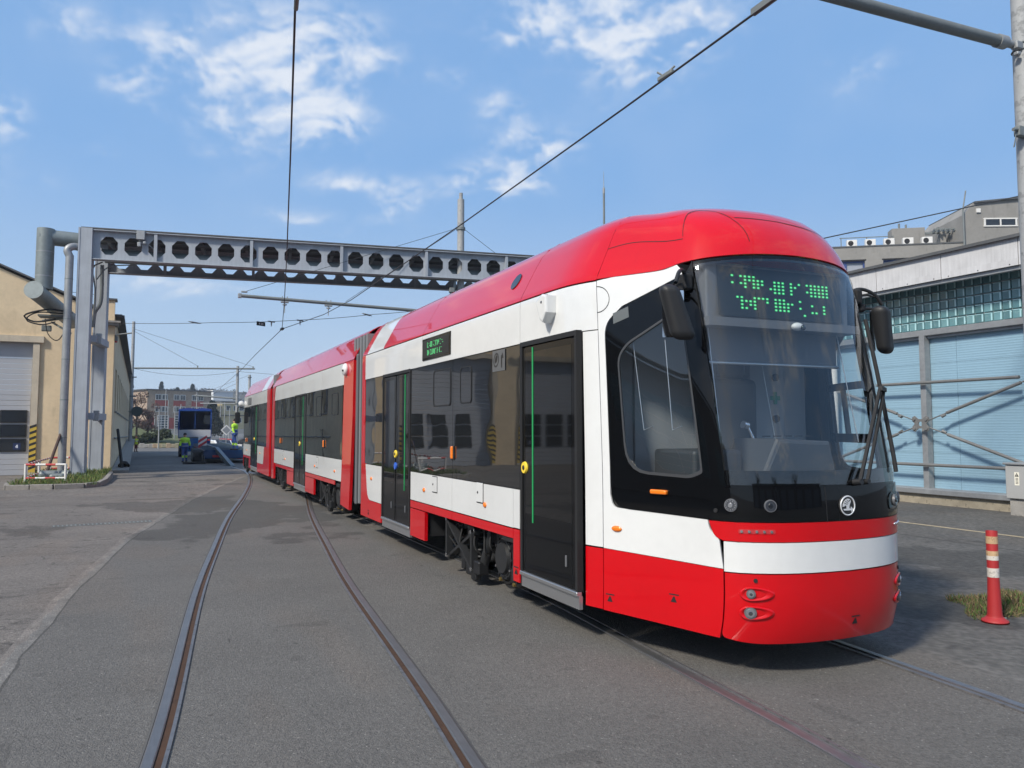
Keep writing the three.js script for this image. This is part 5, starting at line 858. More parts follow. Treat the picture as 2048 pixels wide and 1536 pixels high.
// ---------- blue hall at right ----------
const bx = 15.3;
const blue = thing('blue_hall', 'light blue sheet-metal hall with glass-block clerestory at the right', 'hall', [0, 0, 0]);
{
  const zA = -20, zB = -3, zm = (zA + zB) / 2, len = zB - zA;
  const sheetM = M(col(0.27, 0.43, 0.545), { roughness: 0.5, tex: 'worn', size: 3 });
  // ribbed panels, one per bay and course
  const ribG = (h, w) => { const P = [], n = Math.round(h / 0.052); for (let i = 0; i < n; i++) { const y = (i * h) / n, s = h / n; P.push([y, 0], [y + s * 0.55, 0.0], [y + s * 0.68, 0.002], [y + s * 0.9, 0.002]); } P.push([h, 0]); return shapeG([[0, -0.03], ...P.map(([y, d]) => [y, d]), [h, -0.03]].map(([y, d]) => [d, y]).map(([d, y]) => [-d, y]), w); };
  const bays = []; for (let z = zA; z < zB - 0.1; z += 4.27) bays.push([z, Math.min(z + 4.262, zB)]);
  for (const [a, b] of bays) for (const [y0, y1] of [[0.3, 1.075], [1.08, 2.04], [2.045, 2.995], [3.0, 3.6]]) { const g = ribG(y1 - y0, b - a); g.translate(bx, y0, a); obj('wall_sheet', g, sheetM, blue); }
  obj('sheet_backing', box(0.2, 3.4, len, bx + 0.16, 1.95, zm), MAT.roofDark, blue);
  obj('window_beam', [rbox(0.22, 0.13, len, bx - 0.06, 3.66, zm, 0.012), box(0.16, 0.06, len, bx - 0.02, 3.57, zm)], MAT.galv, blue);
  // glass blocks
  const bg = share([rbox(0.08, 0.182, 0.182, 0, 0, 0, 0.012)]), core = share([box(0.01, 0.11, 0.11, 0.035, 0, 0)]);
  const bm = [[0.16, 0.36, 0.4], [0.13, 0.3, 0.34], [0.2, 0.42, 0.46], [0.11, 0.26, 0.29]].map((c) => M(col(...c), { roughness: 0.12, ior: 1.55, transmission: 0.25, thickness: 0, clearcoat: 1, bump: 0.01, bumpSize: 0.4 }));
  const ring = share([box(0.012, 0.012, 0.15, -0.041, 0.075, 0), box(0.012, 0.15, 0.03, -0.041, 0, 0.07)]), rim = M(col(0.38, 0.62, 0.66), { roughness: 0.2, clearcoat: 1 });
  const glaze = part('glass_block_band', blue), z0 = -16.4, rows = 6, ncol = 40;
  for (let r = 0; r < rows; r++) for (let c = 0; c < ncol; c++) { const m = obj('glass_block', bg, bm[Math.floor(rnd() * 4)], glaze); m.position.set(bx + 0.02, 3.84 + r * 0.196, z0 + c * 0.196); }
  obj('mortar', box(0.05, 1.2, ncol * 0.196 + 0.02, bx + 0.035, 4.33, z0 + (ncol - 1) * 0.098), M(col(0.42, 0.46, 0.46), { roughness: 0.9, tex: 'concrete', size: 1 }), glaze);
  { const m = new THREE.InstancedMesh(ring, rim, rows * ncol), q = new THREE.Object3D(); let k = 0; for (let r = 0; r < rows; r++) for (let c = 0; c < ncol; c++) { q.position.set(bx + 0.02, 3.84 + r * 0.196, z0 + c * 0.196); q.updateMatrix(); m.setMatrixAt(k++, q.matrix); } m.name = 'block_rims'; m.userData.kind = 'stuff'; m.castShadow = m.receiveShadow = true; glaze.add(m); }
  obj('glazing_end', [box(0.2, 1.25, 3.6, bx + 0.02, 4.35, -18.3), box(0.2, 1.25, 5.6, bx + 0.02, 4.35, -5.6)], MAT.galv, blue);
  // fascia boards, soffit, roof
  const fx = 14.72, fas = M(col(0.62, 0.62, 0.63), { roughness: 0.7, tex: 'streak', size: 1.6 });
  const fb = []; for (let z = -19.4; z < -3; z += 1.62) fb.push([z + 0.008, z + 1.612]);
  for (const [a, b] of fb) { const f = obj('fascia_board', rbox(0.03, 0.53, b - a, fx, 4.93, (a + b) / 2, 0.004), fas, blue); obj('screw', [0.1, 0.5, 0.9].map((k) => cylB([fx - 0.014, 4.7, lerp(a, b, k)], [fx - 0.02, 4.7, lerp(a, b, k)], 0.012, 0.012, 6)), MAT.rubber, f); }
  obj('soffit', box(0.62, 0.03, len, fx + 0.33, 4.86, zm), MAT.galv, blue);
  obj('soffit_beam', box(0.12, 0.3, len, fx + 0.1, 4.74 + 0.0, zm), MAT.galv, blue);
  obj('roof', [shapeG([[fx - 0.08, 5.2], [fx - 0.08, 5.23], [22, 6.5], [22, 6.45]], len).translate(0, 0, zA), box(0.05, 0.06, len, fx - 0.07, 5.215, zm)], MAT.roofDark, blue);
  obj('plinth', [rbox(0.5, 0.12, len, bx - 0.1, 0.27, zm, 0.02)], MAT.galv, blue); obj('plinth', rbox(0.5, 0.36, len, bx - 0.02, 0.06, zm, 0.03), M(col(0.42, 0.37, 0.28), { roughness: 0.95, tex: 'concrete', size: 0.9, bump: 0.01, bumpSize: 0.5 }), blue);
  obj('body', box(6, 5, len, bx + 3.4, 2.5, zm), MAT.roofDark, blue);
  // steel frame outside the wall
  const px = 15.02;
  for (const z of [-18.95, -14.55, -9.72, -5.4]) { const c = part('round_column', blue); obj('shaft', cylB([px, 0.2, z], [px, 4.7, z], 0.1, 0.1, 18), MAT.signWhite, c); for (const y of [0.86, 2.55]) obj('gusset', rbox(0.03, 0.2, 0.26, px, y, z + 0.14, 0.01), MAT.galv, c); }
  for (const z of [-16.75, -12.14, -7.56]) { const c = part('post', blue); obj('shaft', [box(0.16, 3.35, 0.012, bx - 0.11, 1.95, z - 0.06), box(0.16, 3.35, 0.012, bx - 0.11, 1.95, z + 0.06), box(0.012, 3.35, 0.108, bx - 0.18, 1.95, z)], MAT.galv, c); }
  for (const [a, b] of [[-18.95, -14.55], [-14.55, -9.72], [-9.72, -5.4]]) {
    const k = part('cross_brace', blue), m = (a + b) / 2, ym = 1.7;
    for (const [y, z] of [[2.55, a], [2.55, b], [0.86, a], [0.86, b]]) { const p = V(px, y, z), q = V(px, ym + (y > ym ? 0.07 : -0.07), m + (z < m ? -0.16 : 0.16)), d = q.clone().sub(p); obj('tie', [cylB(p.clone().addScaledVector(d, 0.1), p.clone().addScaledVector(d, 0.8), 0.034, 0.034, 10), cylB(p, q, 0.014, 0.014, 8), cylB(p.clone().addScaledVector(d, 0.79), p.clone().addScaledVector(d, 0.83), 0.036, 0.02, 10)], MAT.tie, k); }
    obj('hub_plate', shapeG([[-0.2, 0.14], [-0.14, 0.17], [-0.05, 0.1], [0.05, 0.1], [0.14, 0.17], [0.2, 0.14], [0.2, 0.06], [0.14, 0], [0.2, -0.06], [0.2, -0.14], [0.14, -0.17], [0.05, -0.1], [-0.05, -0.1], [-0.14, -0.17], [-0.2, -0.14], [-0.2, -0.06], [-0.14, 0], [-0.2, 0.06]], 0.02, [Array.from({ length: 14 }, (_, i) => [0.05 * Math.cos(i / 14 * 6.283), 0.05 * Math.sin(i / 14 * 6.283)])]).rotateY(-Math.PI / 2).translate(px - 0.02, ym, m), MAT.tie, k);
    for (const [dy, dz] of [[0.1, 0.15], [0.1, -0.15], [-0.1, 0.15], [-0.1, -0.15]]) obj('bolt', cylB([px - 0.035, ym + dy, m + dz], [px - 0.065, ym + dy, m + dz], 0.04, 0.036, 10), MAT.tie, k);
    for (const y of [2.58, 0.83]) obj('rail_tube', cylB([px, y, a + 0.2], [px, y, b - 0.25], 0.034, 0.034, 10), MAT.tie, k);
  }
}
{ // electrical cabinet at the wall foot
  const c = thing('electrical_cabinet', 'grey electrical cabinet with warning sticker at the blue wall', 'cabinet', [14.6, 0, -9.66]);
  obj('case', rbox(0.5, 0.62, 0.58, 0.12, 0.62, 0, 0.015), M(col(0.4, 0.405, 0.4), { roughness: 0.5, tex: 'worn', size: 1 }), c); obj('lid', rbox(0.56, 0.04, 0.64, 0.12, 0.95, 0, 0.012), MAT.galv, c); obj('stand', box(0.44, 0.32, 0.5, 0.14, 0.15, 0), MAT.concrete, c); obj('door_gap', box(0.004, 0.56, 0.006, -0.131, 0.62, 0.12), MAT.rubber, c);
  const k = document.createElement('canvas'); k.width = 48; k.height = 128; const q = k.getContext('2d'); q.fillStyle = '#e6e2d2'; q.fillRect(0, 0, 48, 128); q.fillStyle = '#222'; q.beginPath(); q.moveTo(24, 6); q.lineTo(44, 44); q.lineTo(4, 44); q.fill(); q.fillStyle = '#e6e2d2'; q.fillRect(22, 18, 4, 20); q.fillStyle = '#333'; for (let i = 0; i < 5; i++) q.fillRect(10, 56 + i * 13, 28, 6); const t = new THREE.CanvasTexture(k); t.colorSpace = THREE.SRGBColorSpace;
  obj('warning_sticker', new THREE.PlaneGeometry(0.09, 0.24).rotateY(-Math.PI / 2).translate(-0.1325, 0.68, -0.07), new THREE.MeshStandardMaterial({ map: t, roughness: 0.5 }), c, true);
}
{ // red flexible post with banding
  const b = thing('delineator_post', 'red flexible marker post with worn white bands', 'post', [6.4, 0, -4.54], 0.4);
  const seg = (y0, y1, r0, r1, m, nm) => obj(nm, cylB([0, y0, 0], [0, y1, 0], r0, r1, 24), m, b), red = M(col(0.42, 0.026, 0.028), { roughness: 0.55, tex: 'worn', size: 0.4 }), tan = M(col(0.62, 0.42, 0.24), { roughness: 0.7, tex: 'concrete', size: 0.2 }), wht = M(col(0.72, 0.68, 0.62), { roughness: 0.6, tex: 'concrete', size: 0.25 });
  obj('base', new THREE.LatheGeometry([[0.001, 0], [0.105, 0], [0.1, 0.02], [0.075, 0.034], [0.062, 0.05]].map((p) => new THREE.Vector2(...p)), 24), red, b);
  obj('shaft', new THREE.LatheGeometry([[0.062, 0.045], [0.056, 0.07], [0.05, 0.2], [0.044, 0.38], [0.044, 0.75], [0.001, 0.752]].map((p) => new THREE.Vector2(...p)), 24), red, b);
  seg(0.37, 0.445, 0.0455, 0.0455, wht, 'band'); seg(0.51, 0.545, 0.0455, 0.0455, wht, 'band'); seg(0.5452, 0.585, 0.0458, 0.0458, tan, 'band'); seg(0.645, 0.705, 0.0455, 0.0455, tan, 'band'); obj('bolt', cylB([0.03, 0.034, 0.07], [0.03, 0.044, 0.07], 0.01, 0.01, 6), MAT.boom, b);
}
{ // weeds by the post
  const blade = new THREE.BufferGeometry(); blade.setAttribute('position', new THREE.Float32BufferAttribute([-0.004, 0, 0, 0.004, 0, 0, 0.002, 0.05, 0.01, -0.004, 0, 0, 0.002, 0.05, 0.01, 0.001, 0.09, 0.035], 3)); blade.computeVertexNormals();
  const N = 5200, im = new THREE.InstancedMesh(blade, M(col(1, 1, 1), { roughness: 0.85 }), N), q = new THREE.Object3D(), c = new THREE.Color();
  for (let k = 0; k < N; k++) { const a = rr(0, 6.28), r = Math.sqrt(rnd()), x = 7.2 + Math.cos(a) * r * (0.75 + 0.2 * Math.sin(a * 3)), z = -4.85 + Math.sin(a) * r * (0.45 + 0.1 * Math.sin(a * 5)); q.position.set(x, 0.0, z); q.rotation.set(rr(-0.8, 0.8), rr(0, 6.28), rr(-0.8, 0.8)); q.scale.setScalar(rr(0.4, 1.3) * (1.2 - 0.6 * r)); q.updateMatrix(); im.setMatrixAt(k, q.matrix); const t = rnd(); t > 0.3 ? c.setRGB(0.22 * t, 0.17 * t, 0.085 * t) : c.setRGB(0.07, 0.13, 0.025); im.setColorAt(k, c); }
  im.name = 'weeds'; im.castShadow = im.receiveShadow = true; scene.add(im); tag(im, 'scrubby tuft of half-dry weeds behind the red post', 'weeds', null, 'stuff');
}
// ---------- poles, booms and overhead line ----------
function pole(x, z, h, r0, r1, label, extra) { const p = thing('catenary_pole', label, 'pole', [x, gy(z), z]); obj('shaft', cylB([0, -0.1, 0], [0, h, 0], r0, r1, 18), MAT.pole, p); extra?.(p); return p; }
pole(11.86, -7.6, 10.5, 0.16, 0.125, 'grey concrete mast at the right edge carrying a boom', (p) => {
  for (const y of [7.4, 7.3]) obj('clamp', new THREE.TorusGeometry(0.142, 0.014, 6, 20).rotateX(Math.PI / 2).translate(0, y, 0), MAT.boom, p);
  obj('clamp_block', [rbox(0.14, 0.12, 0.1, -0.18, 7.34, 0.04, 0.02), rbox(0.08, 0.06, 0.08, -0.22, 7.2, 0.06, 0.02)], MAT.galv, p);
  obj('bracket', [rbox(0.2, 0.16, 0.1, -0.22, 6.0, 0.06, 0.02), cylB([-0.1, 6.06, 0.06], [-0.42, 6.0, 0.08], 0.025, 0.025, 8), cylB([-0.36, 5.94, 0.08], [-0.46, 5.72, 0.1], 0.006, 0.006, 5), cylB([-0.36, 5.94, 0.08], [-0.41, 5.74, 0.08], 0.006, 0.006, 5)], MAT.boom, p);
});
{ const b = thing('boom', 'dark steel boom reaching left from the right-hand mast', 'boom', [0, 0, 0]); obj('tube', cylB([11.4, 7.36, -7.6], [2.6, 7.2, -7.6], 0.085, 0.085, 16), MAT.boom, b); obj('socket', [cylB([11.45, 7.36, -7.6], [11.28, 7.357, -7.6], 0.1, 0.1, 16), cylB([11.7, 7.365, -7.6], [11.4, 7.36, -7.6], 0.055, 0.06, 12)], MAT.galv, b); }
pole(10.31, -27.9, 10.25, 0.15, 0.13, 'slim steel mast rising behind the tram roof', (p) => { obj('cap', cylB([0, 10.15, 0], [0, 10.5, 0], 0.07, 0.07, 12), MAT.pole, p); obj('collar', cylB([0, 9.08, 0], [0, 9.18, 0], 0.17, 0.17, 16), MAT.boom, p); });
const wire = (name, pts, r, label, sag = 0) => { const P = pts.map((p) => V(...p)); const o = []; for (let i = 0; i + 1 < P.length; i++) { const a = P[i], b = P[i + 1]; if (!sag) o.push(cylB(a.clone(), b.clone(), r, r, 6)); else { const q = []; for (let k = 0; k <= 10; k++) { const t = k / 10, m = a.clone().lerp(b, t); m.y -= sag * 4 * t * (1 - t); q.push(m); } o.push(tubeP(q, r, 5, 20)); } } return tag(obj(name, o, MAT.wire), label, 'wire', 'overhead wires of the tram yard'); };
const W2 = [[4.95, 5.5, 2], [5.04, 5.5, -5.47], [5.12, 5.5, -8.12], [5.25, 5.5, -14.11], [5.34, 5.5, -24], [5.18, 5.5, -27.5], [4.45, 5.5, -32.2]];
wire('contact_wire', W2, 0.0125, 'thick contact wire running diagonally above the tram from top right');
wire('contact_wire', [[0.7, 5.5, -1], [1.06, 5.5, -7.24], [1.63, 5.5, -11.3], [2.53, 5.5, -17.8], [3.49, 5.5, -24.86], [4.45, 5.5, -32.2]], 0.0125, 'thick contact wire coming down from the top of the sky above the empty track');
wire('contact_wire', [[4.45, 5.5, -32.2], [4.75, 5.5, -44], [5.17, 5.5, -57], [6.0, 5.3, -110]], 0.014, 'contact wire running away to the distance beyond the junction');
{ const i = thing('section_insulator', 'dark bar clamped to the wire at the top edge of the sky', 'insulator', [0, 0, 0], 0, 'fittings on the overhead wires'); obj('bar', [barB([5.03, 5.52, -5.1], [5.05, 5.52, -5.75], 0.05, 0.06), barB([5.0, 5.6, -5.2], [5.06, 5.6, -5.6], 0.03, 0.05)], MAT.boom, i); obj('clamp', rbox(0.1, 0.06, 0.08, 5.05, 5.56, -5.45, 0.01), MAT.boom, i); }
{ const i = thing('wire_clamp', 'ragged clamp halfway along the diagonal contact wire', 'clamp', [5.11, 5.53, -7.25], 0.03, 'fittings on the overhead wires'); obj('body', [rbox(0.05, 0.05, 0.26, 0, 0.01, 0, 0.012), cylB([0, 0.03, 0.05], [0.05, 0.09, 0.1], 0.012, 0.012, 6), cylB([0, 0.03, -0.05], [-0.04, 0.08, -0.1], 0.012, 0.012, 6)], MAT.boom, i); }
{ const i = thing('section_insulator', 'dark rod in the wire above the empty track', 'insulator', [0, 0, 0], 0, 'fittings on the overhead wires'); obj('rod', cylB([1.09, 5.5, -7.4], [1.0, 5.5, -6.6], 0.022, 0.022, 8), MAT.boom, i); }
{ // boom over both tracks in front of the gantry
  const b = thing('boom', 'grey steel boom over both tracks below the gantry', 'boom', [0, 0, 0]), A = [2.5, 6.02, -27.85], B = [10.2, 5.86, -27.9];
  obj('tube', cylB(A, B, 0.06, 0.06, 12), MAT.boom, b); obj('end_fitting', [rbox(0.12, 0.16, 0.1, 2.46, 6.02, -27.85, 0.02), rbox(0.2, 0.06, 0.06, 2.6, 6.16, -27.85, 0.02)], MAT.galv, b);
  for (const [x, y] of [[3.92, 5.99], [5.4, 5.96]]) obj('hanger', [rbox(0.26, 0.06, 0.1, x, y - 0.09, -27.85, 0.015), cylB([x, y - 0.1, -27.85], [x, 5.52, -27.85], 0.02, 0.014, 6), cylB([x - 0.08, y + 0.1, -27.85], [x - 0.08, y - 0.1, -27.85], 0.018, 0.018, 6), cylB([x + 0.08, y + 0.1, -27.85], [x + 0.08, y - 0.1, -27.85], 0.018, 0.018, 6), cylB([x, y - 0.2, -27.85], [x, y - 0.16, -27.85], 0.07, 0.07, 10)], MAT.galv, b);
}
wire('stay_wire', [[10.2, 9.12, -27.9], [2.6, 6.16, -27.85]], 0.009, 'thin stay wire from the slim mast to the tip of the boom');
wire('stay_wire', [[10.2, 9.12, -27.9], [6.0, 6.05, -27.85]], 0.009, 'thin stay wire from the slim mast to the middle of the boom');
wire('stay_wire', [[10.42, 9.12, -27.9], [14.5, 6.2, -27.2]], 0.009, 'thin stay wire running down to the right behind the tram');
wire('span_wire', [[-1.5, 5.75, -35.0], [2.02, 5.72, -33.0], [4.93, 5.72, -30.9], [7.11, 5.74, -28.45], [9, 5.78, -26]], 0.01, 'thin span wire from the cream hall across both tracks', 0.03);
for (const [x, y, z, ry, lab] of [[3.98, 5.66, -31.7, 0.6, 'hanger on the span wire above the empty track'], [4.93, 5.66, -30.9, 0.6, 'hanger on the span wire above the tram track']]) { const h = thing('wire_hanger', lab, 'hanger', [x, y, z], ry, 'fittings on the overhead wires'); obj('plate', rbox(0.32, 0.05, 0.04, 0, 0.04, 0, 0.01), MAT.galv, h); obj('stem', cylB([0, 0.03, 0], [0, -0.14, 0], 0.03, 0.015, 8), MAT.galv, h); }
for (const [x, y, z, lab] of [[1.3, 5.73, -33.4, 'turnbuckle in the span wire near the cream hall'], [6.95, 5.74, -28.6, 'turnbuckle in the span wire near the tram']]) { const h = thing('turnbuckle', lab, 'turnbuckle', [x, y, z], 0.8, 'fittings on the overhead wires'); obj('body', [cylB([-0.2, 0, 0], [0.2, 0, 0], 0.03, 0.03, 8), cylB([-0.34, 0, 0], [-0.2, 0, 0], 0.014, 0.02, 6), cylB([0.2, 0, 0], [0.34, 0, 0], 0.02, 0.014, 6)], MAT.galv, h); }
{ const s = thing('wire_plate', 'small black plate lettered K 25 hanging on the span wire', 'plate', [3.62, 5.63, -31.95], 0.6); obj('board', rbox(0.42, 0.16, 0.02, 0, 0, 0, 0.01), MAT.blackMatt, s); const c = document.createElement('canvas'); c.width = 128; c.height = 48; const k = c.getContext('2d'); k.fillStyle = '#151515'; k.fillRect(0, 0, 128, 48); k.fillStyle = '#e8e8e8'; k.font = 'bold 36px sans-serif'; k.textAlign = 'center'; k.fillText('K 25', 64, 37); const t = new THREE.CanvasTexture(c); t.colorSpace = THREE.SRGBColorSpace; obj('lettering', new THREE.PlaneGeometry(0.4, 0.14).translate(0, 0, 0.0125), new THREE.MeshStandardMaterial({ map: t, roughness: 0.6 }), s, true); }
{ const j = thing('wire_junction', 'small dark fitting where the two contact wires meet', 'clamp', [4.45, 5.5, -32.2], 0, 'fittings on the overhead wires'); obj('body', rbox(0.12, 0.08, 0.4, 0, 0, 0, 0.02), MAT.boom, j); }
pole(-1.85, -72.8, 11.2, 0.16, 0.12, 'tall mast beside the far end of the cream hall', (p) => { for (const y of [5.0, 6.6]) obj('bracket', rbox(0.5, 0.08, 0.3, 0.1, y, 0, 0.02), MAT.boom, p); });
{ const b = thing('boom', 'thin dark boom spanning the road beside the cream hall', 'boom', [0, 0, 0]); obj('tube', cylB([-1.7, 6.55, -72.4], [7.55, 6.62, -70.2], 0.07, 0.07, 10), MAT.boom, b); obj('fitting', [rbox(0.1, 0.2, 0.1, 3.1, 6.72, -71.3, 0.02), rbox(0.1, 0.2, 0.1, 7.4, 6.72, -70.25, 0.02)], MAT.boom, b); }
pole(6.25, -71.0, 7.6, 0.13, 0.11, 'mast under the end of the far boom beside the tram', (p) => obj('collar', cylB([0, 4.4, 0], [0, 4.5, 0], 0.2, 0.2, 10), MAT.boom, p));
pole(8.5, -83.6, 7.9, 0.14, 0.12, 'mast top just above the rear end of the tram roof', (p) => obj('collar', cylB([0, 7.6, 0], [0, 7.7, 0], 0.2, 0.2, 10), MAT.boom, p));
wire('stay_wire', [[-1.75, 9.6, -72.8], [3.1, 6.8, -71.3]], 0.012, 'thin stay wire from the far mast to the far boom');
wire('stay_wire', [[-1.75, 9.8, -72.8], [7.4, 6.8, -70.3]], 0.012, 'longer thin stay wire from the far mast to the boom end');
wire('span_wire', [[-1.7, 6.5, -72.4], [6.2, 6.4, -71]], 0.012, 'sagging thin wire under the far boom', 0.45);
wire('span_wire', [[6.3, 6.4, -71], [14, 5.6, -66]], 0.012, 'thin wire from the far mast down behind the tram');
wire('span_wire', [[8.4, 6.9, -83.6], [3, 5.2, -120]], 0.012, 'thin wire running back from the mast above the tram end');
wire('span_wire', [[6.2, 5.4, -71], [4, 4.8, -125]], 0.012, 'lowest thin wire running back to the red-panelled block');
wire('span_wire', [[-16, 7.7, -36.0], [-2.2, 6.9, -35.5]], 0.01, 'thin wire along the gable of the cream hall');
wire('feeder_wire', [[60, 19.2, -36], [20, 9.2, -45]], 0.04, 'thick black cable crossing in front of the grey flats');
{ const m = thing('antenna_mast', 'thin antenna mast standing up behind the tram roof', 'mast', [15.15, 0, -25.55]); obj('shaft', cylB([0, 0, 0], [0, 10.4, 0], 0.05, 0.04, 8), MAT.boom, m); obj('tip', [cylB([0, 10.4, 0], [0, 10.62, 0], 0.045, 0.045, 8), cylB([0, 10.62, 0], [0, 11.25, 0], 0.014, 0.006, 6)], MAT.pole, m); }
// ---------- grey flats above the blue hall ----------
{
  const A = V(39.5, 0, -51.2), B = V(55.2, 0, -40.2), C = V(66, 0, -34.9), d = B.clone().sub(A), ang = Math.atan2(-d.z, d.x), L = d.length();
  const f = thing('apartment_block', 'grey apartment block with tower showing above the blue hall', 'building', [A.x, 0, A.z], ang), g = M(col(0.3, 0.29, 0.27), { roughness: 0.9, tex: 'plaster', size: 5 });
  const holes = [[9.0, 12.2, 12.0, 14.45], [13.3, 12.2, 16.3, 14.45]];
  obj('wall', shapeG([[0, 0], [L, 0], [L, 15.5], [0, 15.5]], 0.4, holes.map(([a, b, c, e]) => [[a, b], [c, b], [c, e], [a, e]])).translate(0, 0, -0.4), g, f);
  obj('block', box(L, 15.3, 10, L / 2, 7.65, -5.5), g, f); obj('coping', box(L + 0.1, 0.1, 0.5, L / 2, 15.55, -0.2), MAT.roofDark, f);
  for (const [a, b, c, e] of holes) { const w = part('window', f); obj('pane', box(c - a, e - b, 0.05, (a + c) / 2, (b + e) / 2, -0.3), M(col(0.3, 0.32, 0.36), { roughness: 0.1 }), w); obj('frame', [box(0.12, e - b, 0.1, a + 0.06, (b + e) / 2, -0.22), box(0.12, e - b, 0.1, c - 0.06, (b + e) / 2, -0.22), box(0.4, e - b, 0.1, (a + c) / 2, (b + e) / 2, -0.22), box(c - a - 0.24, 0.14, 0.1, (a + c) / 2, e - 0.07, -0.225)], M(col(0.03, 0.06, 0.2), { roughness: 0.5 }), w); obj('window_trim', [box(c - a + 0.16, 0.08, 0.06, (a + c) / 2, e + 0.04, 0.01)], MAT.rubber, w); }
  obj('wall_slot', box(0.9, 0.1, 0.04, 17.3, 14.75, 0.0), MAT.rubber, f);
  for (let k = 0; k < 5; k++) { const a = part('air_conditioner', f); obj('case', rbox(0.75, 0.55, 0.4, 11.2 + k * 1.35, 15.9, -0.6, 0.03), MAT.signWhite, a); obj('fan', cylB([11.1 + k * 1.35, 15.9, -0.4], [11.1 + k * 1.35, 15.9, -0.385], 0.2, 0.2, 14), MAT.rubber, a); }
  for (const [x, w, h] of [[15.6, 2.4, 1.7], [18.1, 0.4, 1.3]]) { const c = part('chimney', f); obj('stack', rbox(w, h, 1.2, x - 0.0, 15.5 + h / 2, -2.2, 0.02), g, c); obj('flue', [cylB([x - 0.5 * Math.min(w, 1), 15.5 + h, -2.2], [x - 0.5 * Math.min(w, 1), 16 + h, -2.2], 0.08, 0.08, 8), cylB([x, 15.5 + h, -2.2], [x, 15.9 + h, -2.2], 0.08, 0.08, 8)], MAT.boom, c); }
  obj('railing', [box(4.0, 0.06, 0.06, 12.5, 16.55, -1.4), ...[10.6, 12.5, 14.4].map((x) => box(0.06, 1.1, 0.06, x, 16.0, -1.4)), box(3.4, 0.14, 0.14, 17.6, 16.75, -1.8), ...[16.2, 18.9].map((x) => box(0.1, 1.3, 0.1, x, 16.1, -1.8))], MAT.boom, f);
  const c2 = C.clone().sub(B), L2 = c2.length(), rel = Math.atan2(-c2.z, c2.x) - ang, T = part('tower', f);
  const tm = new THREE.Matrix4().makeRotationY(rel).setPosition(L - 0.2, 0, 0.15), tg = (q) => q.applyMatrix4(tm);
  obj('tower_wall', [tg(shapeG([[0, 0], [L2, 0], [L2, 19.5], [0.8, 18.5], [0, 17.6]], 7).translate(0, 0, -7))], g, T);
  obj('tower_coping', tg(barB([0.8, 18.52, -3.4], [L2, 19.52, -3.4], 0.12, 7.2, V(0, 0, 1))), MAT.roofDark, T);
  obj('strip_window', [tg(box(2.3, 0.5, 0.06, 2.7, 17.0, 0.0))], MAT.pane, T); obj('window_trim', [[2.9, 0.09, 2.7, 16.72], [2.9, 0.09, 2.7, 17.28]].map(([w, h, x, y]) => tg(box(w - 0.4, h, 0.12, x, y, 0.01))).concat([tg(box(0.12, 0.5, 0.12, 1.55, 17, 0.01)), tg(box(0.12, 0.5, 0.12, 3.85, 17, 0.01)), tg(box(0.1, 0.5, 0.12, 2.7, 17, 0.01))]), MAT.signWhite, T);
  obj('wall_box', tg(box(0.3, 0.3, 0.1, 1.1, 17.9, 0.05)), MAT.signWhite, T); obj('drain', tg(cylB([-0.1, 13, 0.2], [-0.1, 18.0, 0.2], 0.07, 0.07, 8)), MAT.boom, T); obj('ladder_rail', tg(cylB([-0.1, 18, 0.2], [0.2, 19.4, 0.1], 0.05, 0.05, 8)), MAT.boom, T);
  for (const x of [7.2, 8.2]) obj('satellite_dish', tg(new THREE.SphereGeometry(0.4, 14, 8, 0, 6.283, 0, 1.1).rotateX(1.2).translate(x, 19.5, -1)), MAT.signWhite, T);
  obj('pergola', [box(2.6, 0.12, 0.1, 18.6, 16.9, -1.2), ...Array.from({ length: 8 }, (_, i) => box(0.08, 0.2, 0.8, 17.4 + i * 0.34, 16.8, -1.4))], MAT.boom, f);
}
// ---------- workshop left of the camera (seen only mirrored in the tram glass) ----------
{
  const w = thing('workshop', 'brown workshop left of the yard, mirrored in the cab window', 'building', [-15, 0, 0]), pl = M(col(0.34, 0.28, 0.23), { roughness: 0.9, tex: 'plaster', size: 4 });
  const wins = [[-19.5, -17.5], [-15.5, -12.5], [-9.5, -6.5], [-3.5, -0.5]];
  obj('wall', shapeG([[-24, 0], [3, 0], [3, 5.2], [-24, 5.2]], 0.3, wins.map(([a, b]) => [[a, 1.4], [b, 1.4], [b, 4.2], [a, 4.2]])).rotateY(-Math.PI / 2), pl, w);
  obj('rear', [box(6, 5, 27, -3.6, 2.5, -10.5)], pl, w); obj('roof', [barB([0.5, 5.25, -10.5], [-6.6, 6.6, -10.5], 0.15, 27.6, V(0, 0, 1))], MAT.roofDark, w);
  const gm = M(col(0.16, 0.34, 0.33), { roughness: 0.15 }), gb = share(rbox(0.08, 0.37, 0.37, 0, 0, 0, 0.02));
  for (const [a, b] of wins) { const p = part('block_window', w); for (let z = a + 0.2; z < b - 0.1; z += 0.4) for (let y = 1.6; y < 4.15; y += 0.4) { const m = obj('glass_block', gb, gm, p); m.position.set(-0.16, y, z); } obj('mortar', box(0.05, 2.8, b - a, -0.18, 2.8, (a + b) / 2), MAT.signWhite, p); }
  const c = part('chimney', w); obj('stack', [box(1.3, 2.6, 1.3, -1.6, 6.2, -11.2), box(1.6, 0.25, 1.6, -1.6, 7.1, -11.2), box(0.9, 0.5, 0.9, -1.6, 7.6, -11.2)], M(col(0.3, 0.17, 0.13), { roughness: 0.9, tex: 'concrete', size: 1 }), c); obj('aerial', cylB([-1.6, 7.8, -12.2], [-1.6, 9, -12.2], 0.02, 0.02, 6), MAT.boom, c);
}
